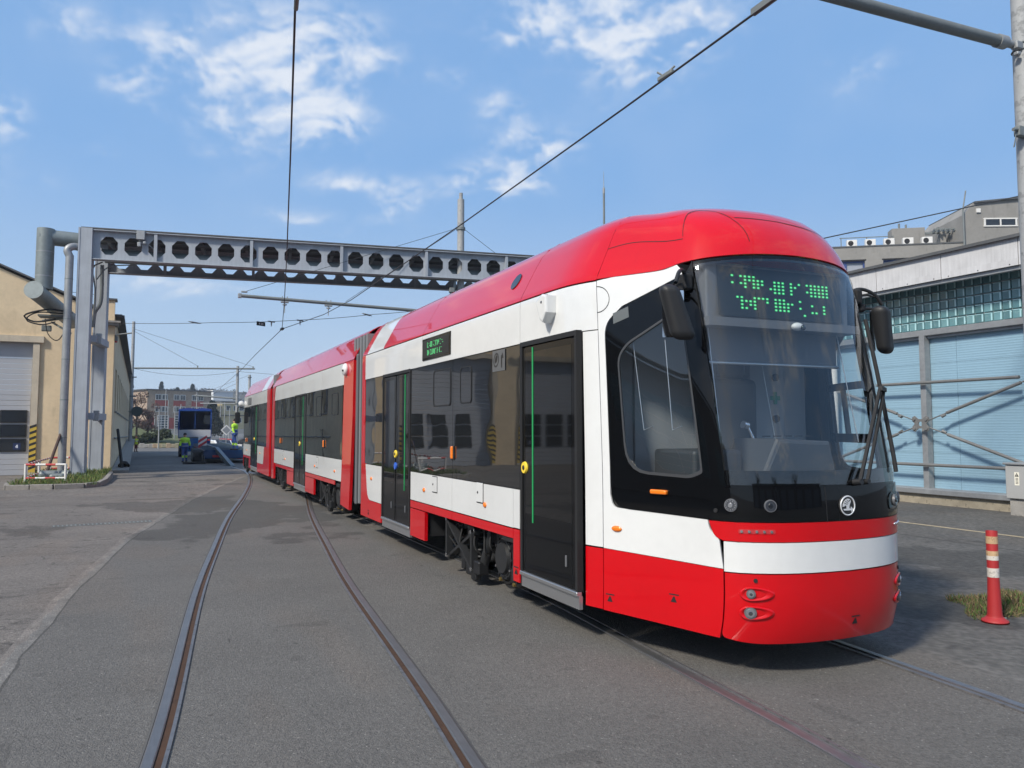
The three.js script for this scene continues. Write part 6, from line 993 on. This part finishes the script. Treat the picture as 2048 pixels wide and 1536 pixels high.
{ // depot buildings and trees behind the photographer, mirrored in the nose and the roof cap
  const b = thing('garage_row', 'low brick garage row behind the photographer, mirrored in the nose', 'building', [-14, 0, 34]), br = M(col(0.26, 0.19, 0.15), { roughness: 0.9, tex: 'concrete', size: 2 });
  obj('wall', box(46, 5.4, 6, 20, 2.7, 3), br, b); obj('roof', box(47, 0.3, 7, 20, 5.55, 3), MAT.roofDark, b);
  for (let k = 0; k < 9; k++) { const d = part('garage_door', b); obj('leaf', box(3.4, 3.6, 0.08, 0.5 + k * 4.9, 1.8, -0.03), MAT.doorSlat, d); obj('lintel', box(3.9, 0.25, 0.14, 0.5 + k * 4.9, 3.75, -0.04), MAT.concrete, d); }
  const bark = M(col(0.05, 0.04, 0.033), { roughness: 1 });
  [[-9, 30, 'left'], [1, 31, 'middle'], [13, 29, 'right']].forEach(([x, z, w]) => { const t = thing('bare_tree', w + ' bare tree behind the photographer, mirrored in the roof cap', 'tree', [x, 0, z], 0, 'bare trees behind the photographer'); obj('trunk', cylB([0, 0, 0], [0.2, 5, 0.1], 0.22, 0.13, 8), bark, t); const o = []; for (let k = 0; k < 46; k++) { const a = rr(0, 6.28), y = rr(2.5, 6), L = rr(1.4, 4), e = V(Math.cos(a) * L * 0.6, y + L * 0.85, Math.sin(a) * L * 0.6), s = V(0.15, Math.min(y, 5), 0.08); o.push(cylB(s.clone(), e.clone(), 0.06, 0.02, 5)); for (let j = 0; j < 5; j++) { const m = s.clone().lerp(e, rr(0.4, 1)); o.push(cylB(m.clone(), m.clone().add(V(rr(-0.8, 0.8), rr(0.1, 1), rr(-0.8, 0.8))), 0.02, 0.006, 4)); } } obj('crown', o, bark, t); });
}
// ---------- distance: blue lorry, trailer, workers ----------
{
  const blueP = paint(col(0.012, 0.055, 0.24)), tarp = M(col(0.015, 0.045, 0.28), { roughness: 0.75, tex: 'streak', size: 1.5 }), z = -72, y0 = gy(z), t = thing('lorry', 'blue lorry with open-backed tarpaulin body seen from behind', 'lorry', [3.05, y0, z], -0.06);
  obj('tarp_body', [box(0.05, 2.3, 5, -1.27, 2.75, -2.5), box(0.05, 2.3, 5, 1.27, 2.75, -2.5), shapeG([[-1.3, 3.88], [1.3, 3.88], [1.25, 4.0], [0.6, 4.07], [0, 4.0], [-0.5, 4.08], [-1.25, 3.98]], 5).translate(0, 0, -5), box(2.5, 2.3, 0.05, 0, 2.75, -5)], tarp, t);
  obj('hoop', [box(0.08, 2.3, 0.08, -1.24, 2.75, 0.03), box(0.08, 2.3, 0.08, 1.24, 2.75, 0.03), box(2.5, 0.1, 0.08, 0, 3.86, 0.03), box(0.05, 1.5, 0.05, 0, 3.1, -0.1)], blueP, t);
  obj('window', box(0.5, 0.7, 0.03, 0.92, 3.1, 0.03), MAT.pane, t);
  obj('tailboard', rbox(2.5, 0.6, 0.06, 0, 1.95, 0.05, 0.02), MAT.doorSlat, t); obj('load_bed', box(2.5, 0.15, 5, 0, 1.6, -2.5), MAT.boom, t);
  obj('chassis', [box(0.9, 1.0, 4, 0, 1.05, -1.6), box(1.4, 0.2, 0.3, 0, 1.45, 0.1)], paint(col(0.008, 0.08, 0.24)), t); obj('tow_frame', [rbox(0.22, 1.1, 0.3, -0.75, 1.1, 0.15, 0.05), rbox(0.22, 1.1, 0.3, 0.75, 1.1, 0.15, 0.05), box(1.5, 0.5, 0.2, 0, 0.7, 0.2)], paint(col(0.01, 0.11, 0.32)), t);
  for (const x of [-1.05, 1.05]) for (const q of [-0.9, -2.3, -7]) { const w = part('wheel', t); obj('tyre', cylB([x - 0.2, 0.52, q], [x + 0.2, 0.52, q], 0.52, 0.52, 20), MAT.rubber, w); obj('rim', cylB([x - 0.21, 0.52, q], [x + 0.21, 0.52, q], 0.28, 0.28, 14), MAT.silver, w); }
  obj('cab', rbox(2.5, 2.9, 2.2, 0, 2.2, -7.2, 0.12, 2), blueP, t); for (const x of [-1.5, 1.5]) obj('mirror', rbox(0.12, 0.7, 0.25, x, 2.6, -6.2, 0.04), MAT.rubber, t);
  for (const x of [-1.05, 1.05]) obj('tail_light', rbox(0.3, 0.12, 0.05, x, 1.4, 0.12, 0.02), MAT.signRed, t);
}
{
  const z = -58, y0 = gy(-54), t = thing('low_loader', 'blue multi-axle low trailer with steel loading rails', 'trailer', [0, y0, 0]), bl = paint(col(0.01, 0.05, 0.15)), st = M(col(0.09, 0.13, 0.17), { roughness: 0.5, metalness: 0.4, tex: 'streak', size: 1 });
  obj('deck', [box(2.6, 0.12, 20, 3.9, 0.78, -58.5), box(0.2, 0.3, 20, 2.65, 0.66, -58.5), box(0.2, 0.3, 20, 5.15, 0.66, -58.5), box(2.6, 0.4, 0.3, 3.9, 0.55, -48.5)], bl, t); obj('cross_member', Array.from({ length: 8 }, (_, i) => box(2.4, 0.1, 0.2, 3.9, 0.88, -50 - i * 2.2)), st, t);
  obj('loading_rail', [barB([3.1, 0.98, -66], [3.25, 0.9, -49], 0.12, 0.16), barB([4.6, 0.98, -66], [4.7, 0.9, -49], 0.12, 0.16)], st, t); obj('ramp', [barB([3.25, 0.9, -49], [3.55, 0.12, -41.5], 0.2, 0.24), barB([4.7, 0.9, -49], [4.95, 0.12, -41.5], 0.2, 0.24)], st, t); obj('ramp_foot', [rbox(0.3, 0.3, 0.4, 3.5, 0.05, -42.6, 0.03), rbox(0.24, 0.34, 0.3, 3.66, 0.02, -41.1, 0.03), rbox(0.3, 0.3, 0.4, 4.9, 0.05, -42.6, 0.03)], MAT.boom, t);
  for (let i = 0; i < 5; i++) { const q = -50.5 - i * 1.1; const w = part('wheel', t); obj('tyre', [cylB([2.06 + i * 0.02, 0.42, q], [2.5, 0.42, q], 0.42, 0.42, 22), cylB([5.3, 0.42, q], [5.7, 0.42, q], 0.42, 0.42, 22)], MAT.rubber, w); obj('rim', cylB([2.04 + i * 0.02, 0.42, q], [2.3, 0.42, q], 0.22, 0.22, 14), MAT.boom, w); }
  for (let i = 0; i < 5; i++) obj('mudflap', box(0.06, 0.62, 0.04, 2.12 + i * 0.12, 0.4, -49.6 - i * 0.05), MAT.rubber, t);
  obj('tail_beam', [box(2.3, 0.2, 0.2, 3.85, 0.5, -48.3), box(1.0, 0.14, 0.05, 3.3, 0.62, -48.2)], bl, t); obj('tail_light', [rbox(0.4, 0.12, 0.06, 3.2, 0.5, -48.17, 0.02)], MAT.signRed, t);
  const bd = part('hazard_board', t, 'red and white striped board'); obj('board', box(0.52, 0.6, 0.03, 2.85, 1.25, -55.9), MAT.signWhite, bd); for (let k = 0; k < 2; k++) obj('stripe', shapeG([[-0.26, -0.1], [0.26, 0.25], [0.26, 0.42], [-0.26, 0.08]], 0.004).translate(2.85, 1.15 - k * 0.32 + 0.06, -55.88), MAT.signRed, bd);
}
tag(obj('drawbar', [cylB([1.45, gy(-47.5) + 0.06, -47.6], [2.6, gy(-47.5) + 0.06, -47.3], 0.07, 0.07, 8), cylB([2.3, gy(-47.5) + 0.08, -47.4], [2.6, gy(-47.5) + 0.08, -47.3], 0.1, 0.1, 8)], MAT.rubber), 'black drawbar lying on the asphalt behind the walking worker', 'bar');

// a person: one continuous body from tapered capsules, coloured by clothing, with hands and hair
function person(label, pos, ry, pose, colours) {
  const n = 72, sc = 1.0, mc = new MarchingCubes(n, new THREE.MeshStandardMaterial(), false, false, 60000), J = pose;
  const caps = J.bones.map(([a, b, r0, r1]) => ({ a: V(...a), b: V(...b), r0, r1 }));
  const sd = (p, c) => { const ab = c.b.clone().sub(c.a), t = Math.min(1, Math.max(0, p.clone().sub(c.a).dot(ab) / ab.lengthSq())); return p.distanceTo(c.a.clone().addScaledVector(ab, t)) - lerp(c.r0, c.r1, t); };
  const half = n / 2, p = V(0, 0, 0); mc.isolation = 0;
  const A = new Float32Array(n * n * n).fill(-1), R = 0.95;
  for (let z = 0; z < n; z++) for (let y = 0; y < n; y++) for (let x = 0; x < n; x++) { p.set(((x - half) / half) * R, ((y - half) / half) * R + 0.9, ((z - half) / half) * R); if (Math.abs(p.x) > 0.55 || Math.abs(p.z) > 0.6) continue; let d = 1; for (const c of caps) { const e = sd(p, c), k = 0.045, h = Math.max(k - Math.abs(d - e), 0) / k; d = Math.min(d, e) - h * h * k * 0.25; } A[x + y * n + z * n * n] = -d; }
  mc.field.set(A); mc.update();
  const cnt = mc.count ?? mc.geometry.drawRange.count, P = new Float32Array(cnt * 3), C = new Float32Array(cnt * 3);
  for (let i = 0; i < cnt; i++) { const x = mc.positionArray[i * 3] * R, y = mc.positionArray[i * 3 + 1] * R + 0.9, z = mc.positionArray[i * 3 + 2] * R; P.set([x, y, z], i * 3); p.set(x, y, z); let best = 0, bd = 9; caps.forEach((c, k) => { const e = sd(p, c); if (e < bd) { bd = e; best = k; } }); const c = colours(J.bones[best][4], x, y, z); C.set(c, i * 3); }
  let g = new THREE.BufferGeometry(); g.setAttribute('position', new THREE.BufferAttribute(P, 3)); g.setAttribute('color', new THREE.BufferAttribute(C, 3)); g.computeVertexNormals();
  const extra = []; for (const [h, dir] of J.hands) for (let f = 0; f < 5; f++) { const o = f === 4 ? V(0.035, 0.02, 0.02) : V(0, -0.03, -0.03 + f * 0.02), a = V(...h).add(o), b = a.clone().add(f === 4 ? V(0.02, -0.04, 0.02) : V(...dir).multiplyScalar(0.075 - Math.abs(f - 1.5) * 0.008)); extra.push(paintG(cylB(a, b, 0.011, 0.008, 6), colours('hand', 0, 0, 0))); }
  const t = thing('person', label, 'person', pos, ry); const skinM = new THREE.MeshStandardMaterial({ vertexColors: true, roughness: 0.8 });
  obj('body', [g, ...extra], skinM, t); obj('hair', [new THREE.SphereGeometry(0.108, 14, 10, 0, 6.283, 0, 1.75).scale(0.92, 1.08, 1.05).translate(J.head[0], J.head[1] + 0.03, J.head[2] - 0.008)], M(col(...(J.hair ?? [0.012, 0.01, 0.009])), { roughness: 0.9 }), t);
  return t;
}
const LIME = [0.42, 0.72, 0.04], NAVY = [0.02, 0.06, 0.24], REFL = [0.55, 0.56, 0.56], SKIN = [0.5, 0.27, 0.19], BOOT = [0.02, 0.02, 0.022];
const hiVis = (k, x, y) => k === 'head' ? SKIN : k === 'hand' ? [0.02, 0.02, 0.03] : k === 'boot' ? BOOT : k === 'arm' ? (y > 1.28 && y < 1.32 ? [0.05, 0.06, 0.07] : LIME) : k === 'fore' ? (y < 1.0 ? NAVY : LIME) : k === 'shin' ? (y > 0.28 && y < 0.42 ? LIME : NAVY) : k === 'leg' ? NAVY : y > 1.19 ? LIME : y > 1.155 ? REFL : y < 1.0 && y > 0.965 ? REFL : NAVY;
const bodyPose = (st, arm) => ({
  head: [0, 1.64, 0.01], hands: [[[-0.3 , 0.82, 0.02 + arm], [0, -1, 0.2]], [[0.3, 0.82, 0.02 - arm], [0, -1, 0.2]]],
  bones: [[[0, 1.6, 0.01], [0, 1.68, 0.015], 0.085, 0.095, 'head'], [[0, 1.66, 0.09], [0, 1.62, 0.115], 0.016, 0.018, 'head'], [[0, 1.44, 0], [0, 1.56, 0.0], 0.06, 0.055, 'head'], [[-0.1, 1.36, 0], [0.1, 1.36, 0], 0.135, 0.135, 'torso'], [[0, 1.34, 0], [0, 1.06, 0.0], 0.165, 0.15, 'torso'], [[-0.07, 0.98, 0], [0.07, 0.98, 0], 0.145, 0.145, 'torso'],
    [[-0.2, 1.4, 0], [-0.27, 1.12, arm * 0.3], 0.075, 0.06, 'arm'], [[-0.27, 1.12, arm * 0.3], [-0.3, 0.88, 0.02 + arm], 0.058, 0.042, 'fore'], [[0.2, 1.4, 0], [0.27, 1.12, -arm * 0.3], 0.075, 0.06, 'arm'], [[0.27, 1.12, -arm * 0.3], [0.3, 0.88, 0.02 - arm], 0.058, 0.042, 'fore'], [[-0.3, 0.86, 0.02 + arm], [-0.3, 0.8, 0.03 + arm], 0.04, 0.035, 'hand'], [[0.3, 0.86, 0.02 - arm], [0.3, 0.8, 0.03 - arm], 0.04, 0.035, 'hand'],
    [[-0.09, 0.92, 0], [-0.11, 0.5, st * 0.55], 0.105, 0.075, 'leg'], [[-0.11, 0.5, st * 0.55], [-0.12, 0.12, st * 0.6 - 0.08 * Math.sign(st || 1)], 0.07, 0.052, 'shin'], [[-0.12, 0.07, st * 0.6 - 0.1 * Math.sign(st || 1)], [-0.13, 0.055, st * 0.6 + 0.12], 0.055, 0.05, 'boot'],
    [[0.09, 0.92, 0], [0.11, 0.5, -st * 0.35], 0.105, 0.075, 'leg'], [[0.11, 0.5, -st * 0.35], [0.12, 0.12, -st * 0.9], 0.07, 0.052, 'shin'], [[0.12, 0.07, -st * 0.9], [0.13, 0.055, -st * 0.9 + 0.19], 0.055, 0.05, 'boot']],
});
person('person in lime and navy work clothes walking away along the asphalt', [1.68, gy(-52.5), -52.5], Math.PI + 0.15, bodyPose(0.22, 0.08), hiVis);
person('person in lime and navy work clothes climbing beside the rear of the tram', [4.1, gy(-54) + 0.84, -47.6], -2.2, bodyPose(0.3, 0.22), hiVis);
person('small far person in yellow vest and dark red trousers by the hall wall', [-1.9, gy(-100), -100], 0.6, { ...bodyPose(0.05, 0.1), hair: [0.3, 0.06, 0.02] }, (k, x, y) => (k === 'head' ? SKIN : k === 'boot' ? BOOT : k === 'leg' || k === 'shin' ? [0.09, 0.015, 0.02] : k === 'arm' || k === 'fore' ? [0.1, 0.02, 0.02] : y > 1.2 && y < 1.27 ? REFL : [0.5, 0.55, 0.03]));

// red and white plastic barriers, diamond sign, parked cars
{
  const src = thing('plastic_barrier', 'nearest red and white plastic barrier by the tram end', 'barrier', [5.6, gy(-62), -62], 0.05, 'red and white road barriers along the lane');
  obj('lower_half', shapeG([[-0.2, 0], [0.2, 0], [0.17, 0.25], [0.1, 0.5], [-0.1, 0.5], [-0.17, 0.25]], 1.5, [], 0.02), MAT.signRed, src); obj('upper_half', [rbox(0.16, 0.5, 1.45, 0, 0.75, 0.75, 0.03), rbox(0.2, 0.06, 1.3, 0, 1.02, 0.75, 0.02)], MAT.signWhite, src);
  const which = ['second', 'third', 'fourth', 'fifth', 'sixth']; for (let k = 0; k < 5; k++) copyOf(src, which[k] + ' red and white plastic barrier from the tram end', [5.62 - k * 0.03, gy(-64.5 - k * 2.6), -64.5 - k * 2.6], 0.04);
  const d = thing('diamond_sign', 'grey back of a diamond road sign on a thin post', 'sign', [5.3, gy(-70), -69]); obj('post', cylB([0, 0, 0], [0, 2.1, 0], 0.035, 0.035, 8), MAT.galv, d); obj('plate', [box(0.62, 0.62, 0.02).rotateZ(Math.PI / 4).translate(0, 2.2, 0.05)], MAT.signWhite, d); obj('centre', box(0.46, 0.46, 0.01).rotateZ(Math.PI / 4).translate(0, 2.2, 0.068), MAT.galv, d);
  const car = (label, pos, ry, c) => { const t = thing('parked_car', label, 'car', pos, ry, 'cars parked beyond the lorry'), side = shapeG([[-2.1, 0.35], [2.1, 0.35], [2.15, 0.75], [1.5, 0.95], [0.9, 1.0], [0.2, 1.42], [-1.1, 1.45], [-1.9, 1.02], [-2.15, 0.9]], 1.6, [], 0.08).translate(0, 0, -0.8); obj('body', side, paint(c), t); obj('side_window', [shapeG([[0.75, 1.0], [0.15, 1.36], [-1.05, 1.38], [-1.65, 1.03]], 1.66).translate(0, 0, -0.83)], MAT.pane, t); obj('windscreen', [barB([0.95, 1.03, 0], [0.25, 1.42, 0], 0.02, 1.4, V(0, 0, 1)), barB([-1.85, 1.06, 0], [-1.15, 1.46, 0], 0.02, 1.4, V(0, 0, 1))], MAT.pane, t); for (const x of [-1.3, 1.35]) for (const z of [-0.78, 0.78]) { const w = part('wheel', t); obj('tyre', cylB([x, 0.31, z - 0.1], [x, 0.31, z + 0.1], 0.31, 0.31, 18), MAT.rubber, w); obj('rim', cylB([x, 0.31, z - 0.105], [x, 0.31, z + 0.105], 0.19, 0.19, 12), MAT.silver, w); } for (const z of [-0.6, 0.6]) { obj('headlight', rbox(0.08, 0.14, 0.3, 2.12, 0.72, z, 0.03), MAT.lens, t); obj('tail_light', rbox(0.08, 0.16, 0.26, -2.13, 0.86, z, 0.03), MAT.signRed, t); } return t; };
  car('white parked car nearest behind the plastic barriers', [6.35, gy(-88), -88], -1.35, col(0.75, 0.77, 0.78)); car('pale blue parked car behind the white one', [6.5, gy(-95), -94], -1.3, col(0.4, 0.5, 0.58)); car('dark red parked car at the foot of the bank', [8.6, gy(-108), -104], -0.4, col(0.3, 0.02, 0.025)); car('black parked car beside the dark red one', [11.0, gy(-108), -103], -0.3, col(0.02, 0.02, 0.022));
}
// ---------- bank, brick block, houses, trees, hill ----------
function blobs(name, mat, list, per, size, parent) {   // foliage as many small leaf faces spread through clumps, one mesh
  const L = [-0.5, 0, 0, 0.5, 0.1, 0.1, 0, 0.9, 0, -0.4, 0.2, 0.3, 0.3, -0.3, 0.4, 0.1, 0.4, -0.5], P = new Float32Array(list.length * per * 18), C = new Float32Array(P.length), q = new THREE.Object3D(), v = V(0, 0, 0); let k = 0;
  for (const [x, y, z, r] of list) for (let i = 0; i < per; i++) { const u = rr(-1, 1), a = rr(0, 6.283), s = Math.sqrt(1 - u * u), d = r * Math.cbrt(rr(0.15, 1)); q.position.set(x + d * s * Math.cos(a), y + d * u * 0.8, z + d * s * Math.sin(a)); q.rotation.set(rr(0, 6), rr(0, 6), rr(0, 6)); q.scale.setScalar(size * rr(0.6, 1.4)); q.updateMatrix(); const t = rr(0.6, 1.35), g = t * rr(0.9, 1.1); for (let j = 0; j < 6; j++) { v.set(L[j * 3], L[j * 3 + 1], L[j * 3 + 2]).applyMatrix4(q.matrix); P.set([v.x, v.y, v.z], k); C.set([t, g, t], k); k += 3; } }
  const g = new THREE.BufferGeometry(); g.setAttribute('position', new THREE.BufferAttribute(P, 3)); g.setAttribute('color', new THREE.BufferAttribute(C, 3)); g.computeVertexNormals(); mat.vertexColors = true;
  return obj(name, g, mat, parent);
}
{
  // grassy bank with a stone footing
  const P = [], I = [], nx = 40, nz = 24; for (let j = 0; j <= nz; j++) for (let i = 0; i <= nx; i++) { const x = lerp(-14, 5.4, i / nx), z = lerp(-122, -200, j / nz), h = smooth(0, 0.5, j / nz) * lerp(3.2, 0.9, smooth(-4, 5, x)) * (1 - smooth(4.2, 5.4, x)) + 0.16 * (vf(x * 0.6, z * 0.4, 3, 0, 5) - 0.5); P.push(x, gy(z) + h - 0.05 + (j === 0 ? -0.2 : 0.35), z); }
  for (let j = 0; j < nz; j++) for (let i = 0; i < nx; i++) { const o = j * (nx + 1) + i; I.push(o, o + 1, o + nx + 1, o + 1, o + nx + 2, o + nx + 1); }
  const g = new THREE.BufferGeometry(); g.setAttribute('position', new THREE.Float32BufferAttribute(P, 3)); g.setIndex(I); g.computeVertexNormals();
  struct(obj('grass_bank', g, M(col(0.12, 0.135, 0.045), { roughness: 1, tex: 'concrete', size: 4 })), 'grassy bank below the red-panelled block');
  const w = thing('retaining_wall', 'low stone footing wall in front of the grassy bank', 'wall', [0, gy(-121), -121]); for (let k = 0; k < 14; k++) obj('stone', rbox(rr(0.5, 0.7), rr(0.5, 0.75), 0.4, -3.2 + k * 0.55, 0.28, k * 0.12, 0.08), k < 6 ? MAT.concrete : M(col(0.4 * rr(0.8, 1.1), 0.32, 0.22), { roughness: 0.95, tex: 'concrete', size: 1 }), w);
  const hedge = thing('hedge', 'dark clipped shrubs on the grassy bank', 'hedge', [0, 0, 0]); const hl = []; for (let k = 0; k < 26; k++) hl.push([lerp(-3.2, 2.2, k / 26) + rr(-0.3, 0.3), gy(-126) + lerp(0.8, 1.9, k / 26) + rr(-0.2, 0.3), -127 - rr(0, 6), rr(0.5, 0.9)]); blobs('foliage', M(col(0.045, 0.055, 0.025), { roughness: 1 }), hl, 220, 0.22, hedge); obj('twigs', hl.slice(0, 20).map(([x, y, z]) => cylB([x, y - 1.2, z], [x, y, z], 0.03, 0.02, 5)), MAT.brown, hedge);
}
{
  const b = thing('brick_block', 'three-storey block with red panels between white windows', 'building', [-1.8, 1.6, -202], 0.42 - 0.0), w = M(col(0.42, 0.32, 0.24), { roughness: 0.9, tex: 'concrete', size: 3 }), rd = M(col(0.36, 0.075, 0.06), { roughness: 0.85, tex: 'worn', size: 2 });
  b.rotation.y = 0.41; const L = 15.4, H = 8.9;
  obj('wall', [box(L, H, 8, L / 2, H / 2, -4)], w, b); obj('roof_edge', box(L + 0.8, 0.25, 8.6, L / 2, H + 0.1, -4), MAT.roofDark, b); obj('ground_storey', [box(1.6, 2.6, 0.2, 0.9, 1.2, 0.05), box(1.4, 2.6, 0.2, 5.6, 1.2, 0.05), box(1.2, 2.6, 0.2, 9.6, 1.2, 0.05), box(1.0, 2.6, 0.2, 14, 1.2, 0.05)], rd, b);
  for (const x of [1.9, 6.2, 10.6]) { for (const y of [7.3, 4.5]) for (const dx of [0, 1.5]) { const q = part('window', b); obj('frame', [box(1.34, 1.3, 0.08, x + dx + 0.6, y, 0.06)], MAT.signWhite, q); obj('pane', [box(0.5, 1.06, 0.06, x + dx + 0.3, y, 0.1), box(0.5, 1.06, 0.06, x + dx + 0.9, y, 0.1)], MAT.pane, q); } obj('spandrel', box(2.9, 1.25, 0.12, x + 1.36, 5.9, 0.02), rd, b); }
  for (const x of [2.5, 6.6, 10.6]) { const d = part('glazed_door', b); obj('pane', box(2.7, 3.2, 0.05, x + 1.2, 1.5, 0.05), MAT.pane, d); for (let k = 0; k < 6; k++) obj('rail', box(2.7, 0.12, 0.1, x + 1.2, 0.1 + k * 0.58, 0.1), MAT.signWhite, d); for (let k = 0; k < 4; k++) obj('stile', box(0.12, 3.2, 0.1, x - 0.1 + k * 0.87, 1.5, 0.105), MAT.signWhite, d); }
}
{
  const h = thing('cream_house', 'small cream house half hidden by the tram end', 'house', [15.2, 1.5, -212], 0.41), c = M(col(0.62, 0.52, 0.3), { roughness: 0.9, tex: 'plaster', size: 3 }); obj('wall', box(6.5, 6.6, 6, 3.2, 3.3, -3), c, h); obj('roof', [box(7.2, 0.3, 6.8, 3.2, 6.75, -3), box(7, 0.2, 0.4, 3.2, 3.4, 0.2)], MAT.roofDark, h);
  for (const [x, y] of [[1.6, 5.2], [3.6, 5.2], [5.2, 5.2], [4.6, 2.2]]) { const w = part('window', h); obj('frame', box(1.3, 1.3, 0.06, x, y, 0.03), MAT.signWhite, w); obj('pane', box(1.1, 1.1, 0.06, x, y, 0.06), MAT.pane, w); }
  const f = thing('flat_roof_house', 'white flat-roofed house behind the far mast', 'house', [10.5, 4.5, -240], 0.41), wm = M(col(0.5, 0.52, 0.54), { roughness: 0.9 }); obj('wall', [box(14, 5, 8, 5, 2.5, -4), box(6, 3, 5, 8, 6.2, -3)], wm, f); obj('roof', [box(14.4, 0.3, 8.4, 5, 5.1, -4), box(6.4, 0.3, 5.4, 8, 7.8, -3)], MAT.signWhite, f); for (let k = 0; k < 5; k++) { const w = part('window', f); obj('frame', box(1.7, 1.5, 0.05, -0.5 + k * 2.5, 3.2, 0.02), MAT.rubber, w); obj('pane', box(1.5, 1.3, 0.05, -0.5 + k * 2.5, 3.2, 0.06), MAT.pane, w); }
}
{
  const bark = M(col(0.055, 0.04, 0.032), { roughness: 1 });
  const limbs = (x, y, z, h, n) => { const o = [cylB([x, y, z], [x, y + h * 0.55, z], 0.16, 0.1, 7)]; for (let k = 0; k < n; k++) { const a = rr(0, 6.28), s = rr(0.25, 0.6) * h, b = rr(0.25, 0.55) * h; o.push(cylB([x, y + b, z], [x + Math.cos(a) * s * 0.45, y + b + s * 0.7, z + Math.sin(a) * s * 0.45], 0.06, 0.02, 5)); } return o; };
  const dec = (label, x, z, y, h, w, c, per) => { const t = thing('bare_tree', label, 'tree', [0, 0, 0], 0, 'winter trees behind the hall'); obj('trunk', limbs(x, y, z, h, 16), bark, t); const l = []; for (let k = 0; k < 14; k++) l.push([x + rr(-w, w), y + h * rr(0.2, 0.95), z + rr(-w, w), w * rr(0.4, 0.7)]); blobs('crown', M(col(...c), { roughness: 1 }), l, per, 0.2, t); };
  dec('tall reddish-brown bare tree beside the end of the cream hall', -2.5, -132, 0.4, 6.6, 1.3, [0.16, 0.11, 0.09], 90); dec('shorter reddish-brown bare tree right of the hall end', -1.0, -135, 0.4, 5.0, 1.1, [0.17, 0.115, 0.095], 80);
  const con = (label, x, z, y, h, w) => { const t = thing('conifer', label, 'tree', [0, 0, 0], 0, 'dark conifers in the distance'); obj('trunk', cylB([x, y, z], [x, y + h * 0.95, z], 0.2, 0.04, 7), bark, t); const l = []; for (let k = 0; k < 18; k++) { const f = k / 18, r = w * (1 - f * 0.85) * rr(0.8, 1.1); for (let j = 0; j < 3; j++) { const a = rr(0, 6.28); l.push([x + Math.cos(a) * r * 0.6, y + h * (0.08 + 0.9 * f), z + Math.sin(a) * r * 0.6, r * 0.5 + 0.15]); } } blobs('crown', M(col(0.02, 0.03, 0.024), { roughness: 1 }), l, 90, 0.24, t); };
  con('broad dark conifer right of the red-panelled block', 9.1, -150, 0.6, 6.0, 2.3);
  for (const [px, h, lab] of [[4.5, 13, 'tallest'], [13, 8, 'middle'], [21, 10, 'right-hand']]) con(lab + ' of the three dark conifers above the roof of the block', px * 0.62 - 1.0, -330 + px, 12.5, h * 0.52, 1.9);
  // wooded hill
  const P = [], I = [], n = 60; for (let j = 0; j <= 8; j++) for (let i = 0; i <= n; i++) { const x = lerp(-260, 330, i / n), f = j / 8; P.push(x, -1 + smooth(0, 1, f) * (20 + 11 * Math.exp(-(((x - 35) / 60) ** 2)) + 5 * vf(i * 0.35, 2, 3, 0, 9)), -420 - f * 280); }
  for (let j = 0; j < 8; j++) for (let i = 0; i < n; i++) { const o = j * (n + 1) + i; I.push(o, o + 1, o + n + 1, o + 1, o + n + 2, o + n + 1); }
  const g = new THREE.BufferGeometry(); g.setAttribute('position', new THREE.Float32BufferAttribute(P, 3)); g.setIndex(I); g.computeVertexNormals(); struct(obj('hill', g, M(col(0.07, 0.065, 0.05), { roughness: 1, tex: 'concrete', size: 30 })), 'low wooded hill on the horizon');
  const l = []; for (let k = 0; k < 420; k++) { const x = rr(-120, 190), f = rr(0.35, 1); l.push([x, 1 + smooth(0, 1, f) * (20 + 11 * Math.exp(-(((x - 35) / 60) ** 2))), -420 - f * 280, rr(2, 4.2)]); }
  const wood = blobs('far_wood', M(col(0.055, 0.05, 0.045), { roughness: 1 }), l, 70, 1.2, scene); tag(wood, 'leafless wood covering the far hill', 'wood', null, 'stuff');
}
{ // far yard poles
  const far = [[0.46, -114.8, 5.2, 'thin pole before the low stone footing wall'], [2.16, -163, 8.0, 'thin pole before the left door of the red-panelled block'], [1.8, -174, 10.4, 'tall thin pole before the left windows of the red-panelled block'], [2.9, -141, 6.4, 'thin pole on the bank just left of the lorry'], [3.76, -140.7, 6.6, 'thin pole directly above the lorry left corner'], [-0.1, -164.6, 7.2, 'thin pole before the left end of the red-panelled block'], [5.6, -128.8, 8.1, 'thin pole rising above the middle of the lorry'], [11.1, -159, 7.5, 'thin pole in front of the broad dark conifer'], [10.25, -137.8, 6.9, 'thin pole at the right of the broad dark conifer'], [11, -137.5, 6.0, 'thin pole in front of the small cream house']];
  for (const [x, z, h, lab] of far) { const p = thing('yard_pole', lab, 'pole', [x, gy(z), z], 0, 'thin poles in the distance'); obj('shaft', cylB([0, 0, 0], [0, h, 0], 0.085, 0.06, 8), MAT.pole, p); obj('cross_arm', box(0.9, 0.06, 0.06, 0, h * 0.82, 0), MAT.galv, p); }
  const gp = thing('yard_boom', 'pale horizontal boom above the conifer and cream house', 'boom', [0, 0, 0]); obj('tube', cylB([6.5, 5.6, -137], [12.2, 5.6, -135], 0.08, 0.08, 8), MAT.pole, gp); const g2 = thing('yard_boom', 'dark horizontal boom in front of the right windows of the block', 'boom', [0, 0, 0]); obj('tube', cylB([4.7, 6.0, -115], [10, 5.6, -113], 0.12, 0.12, 8), MAT.boom, g2);
}
renderer.render(scene, camera);
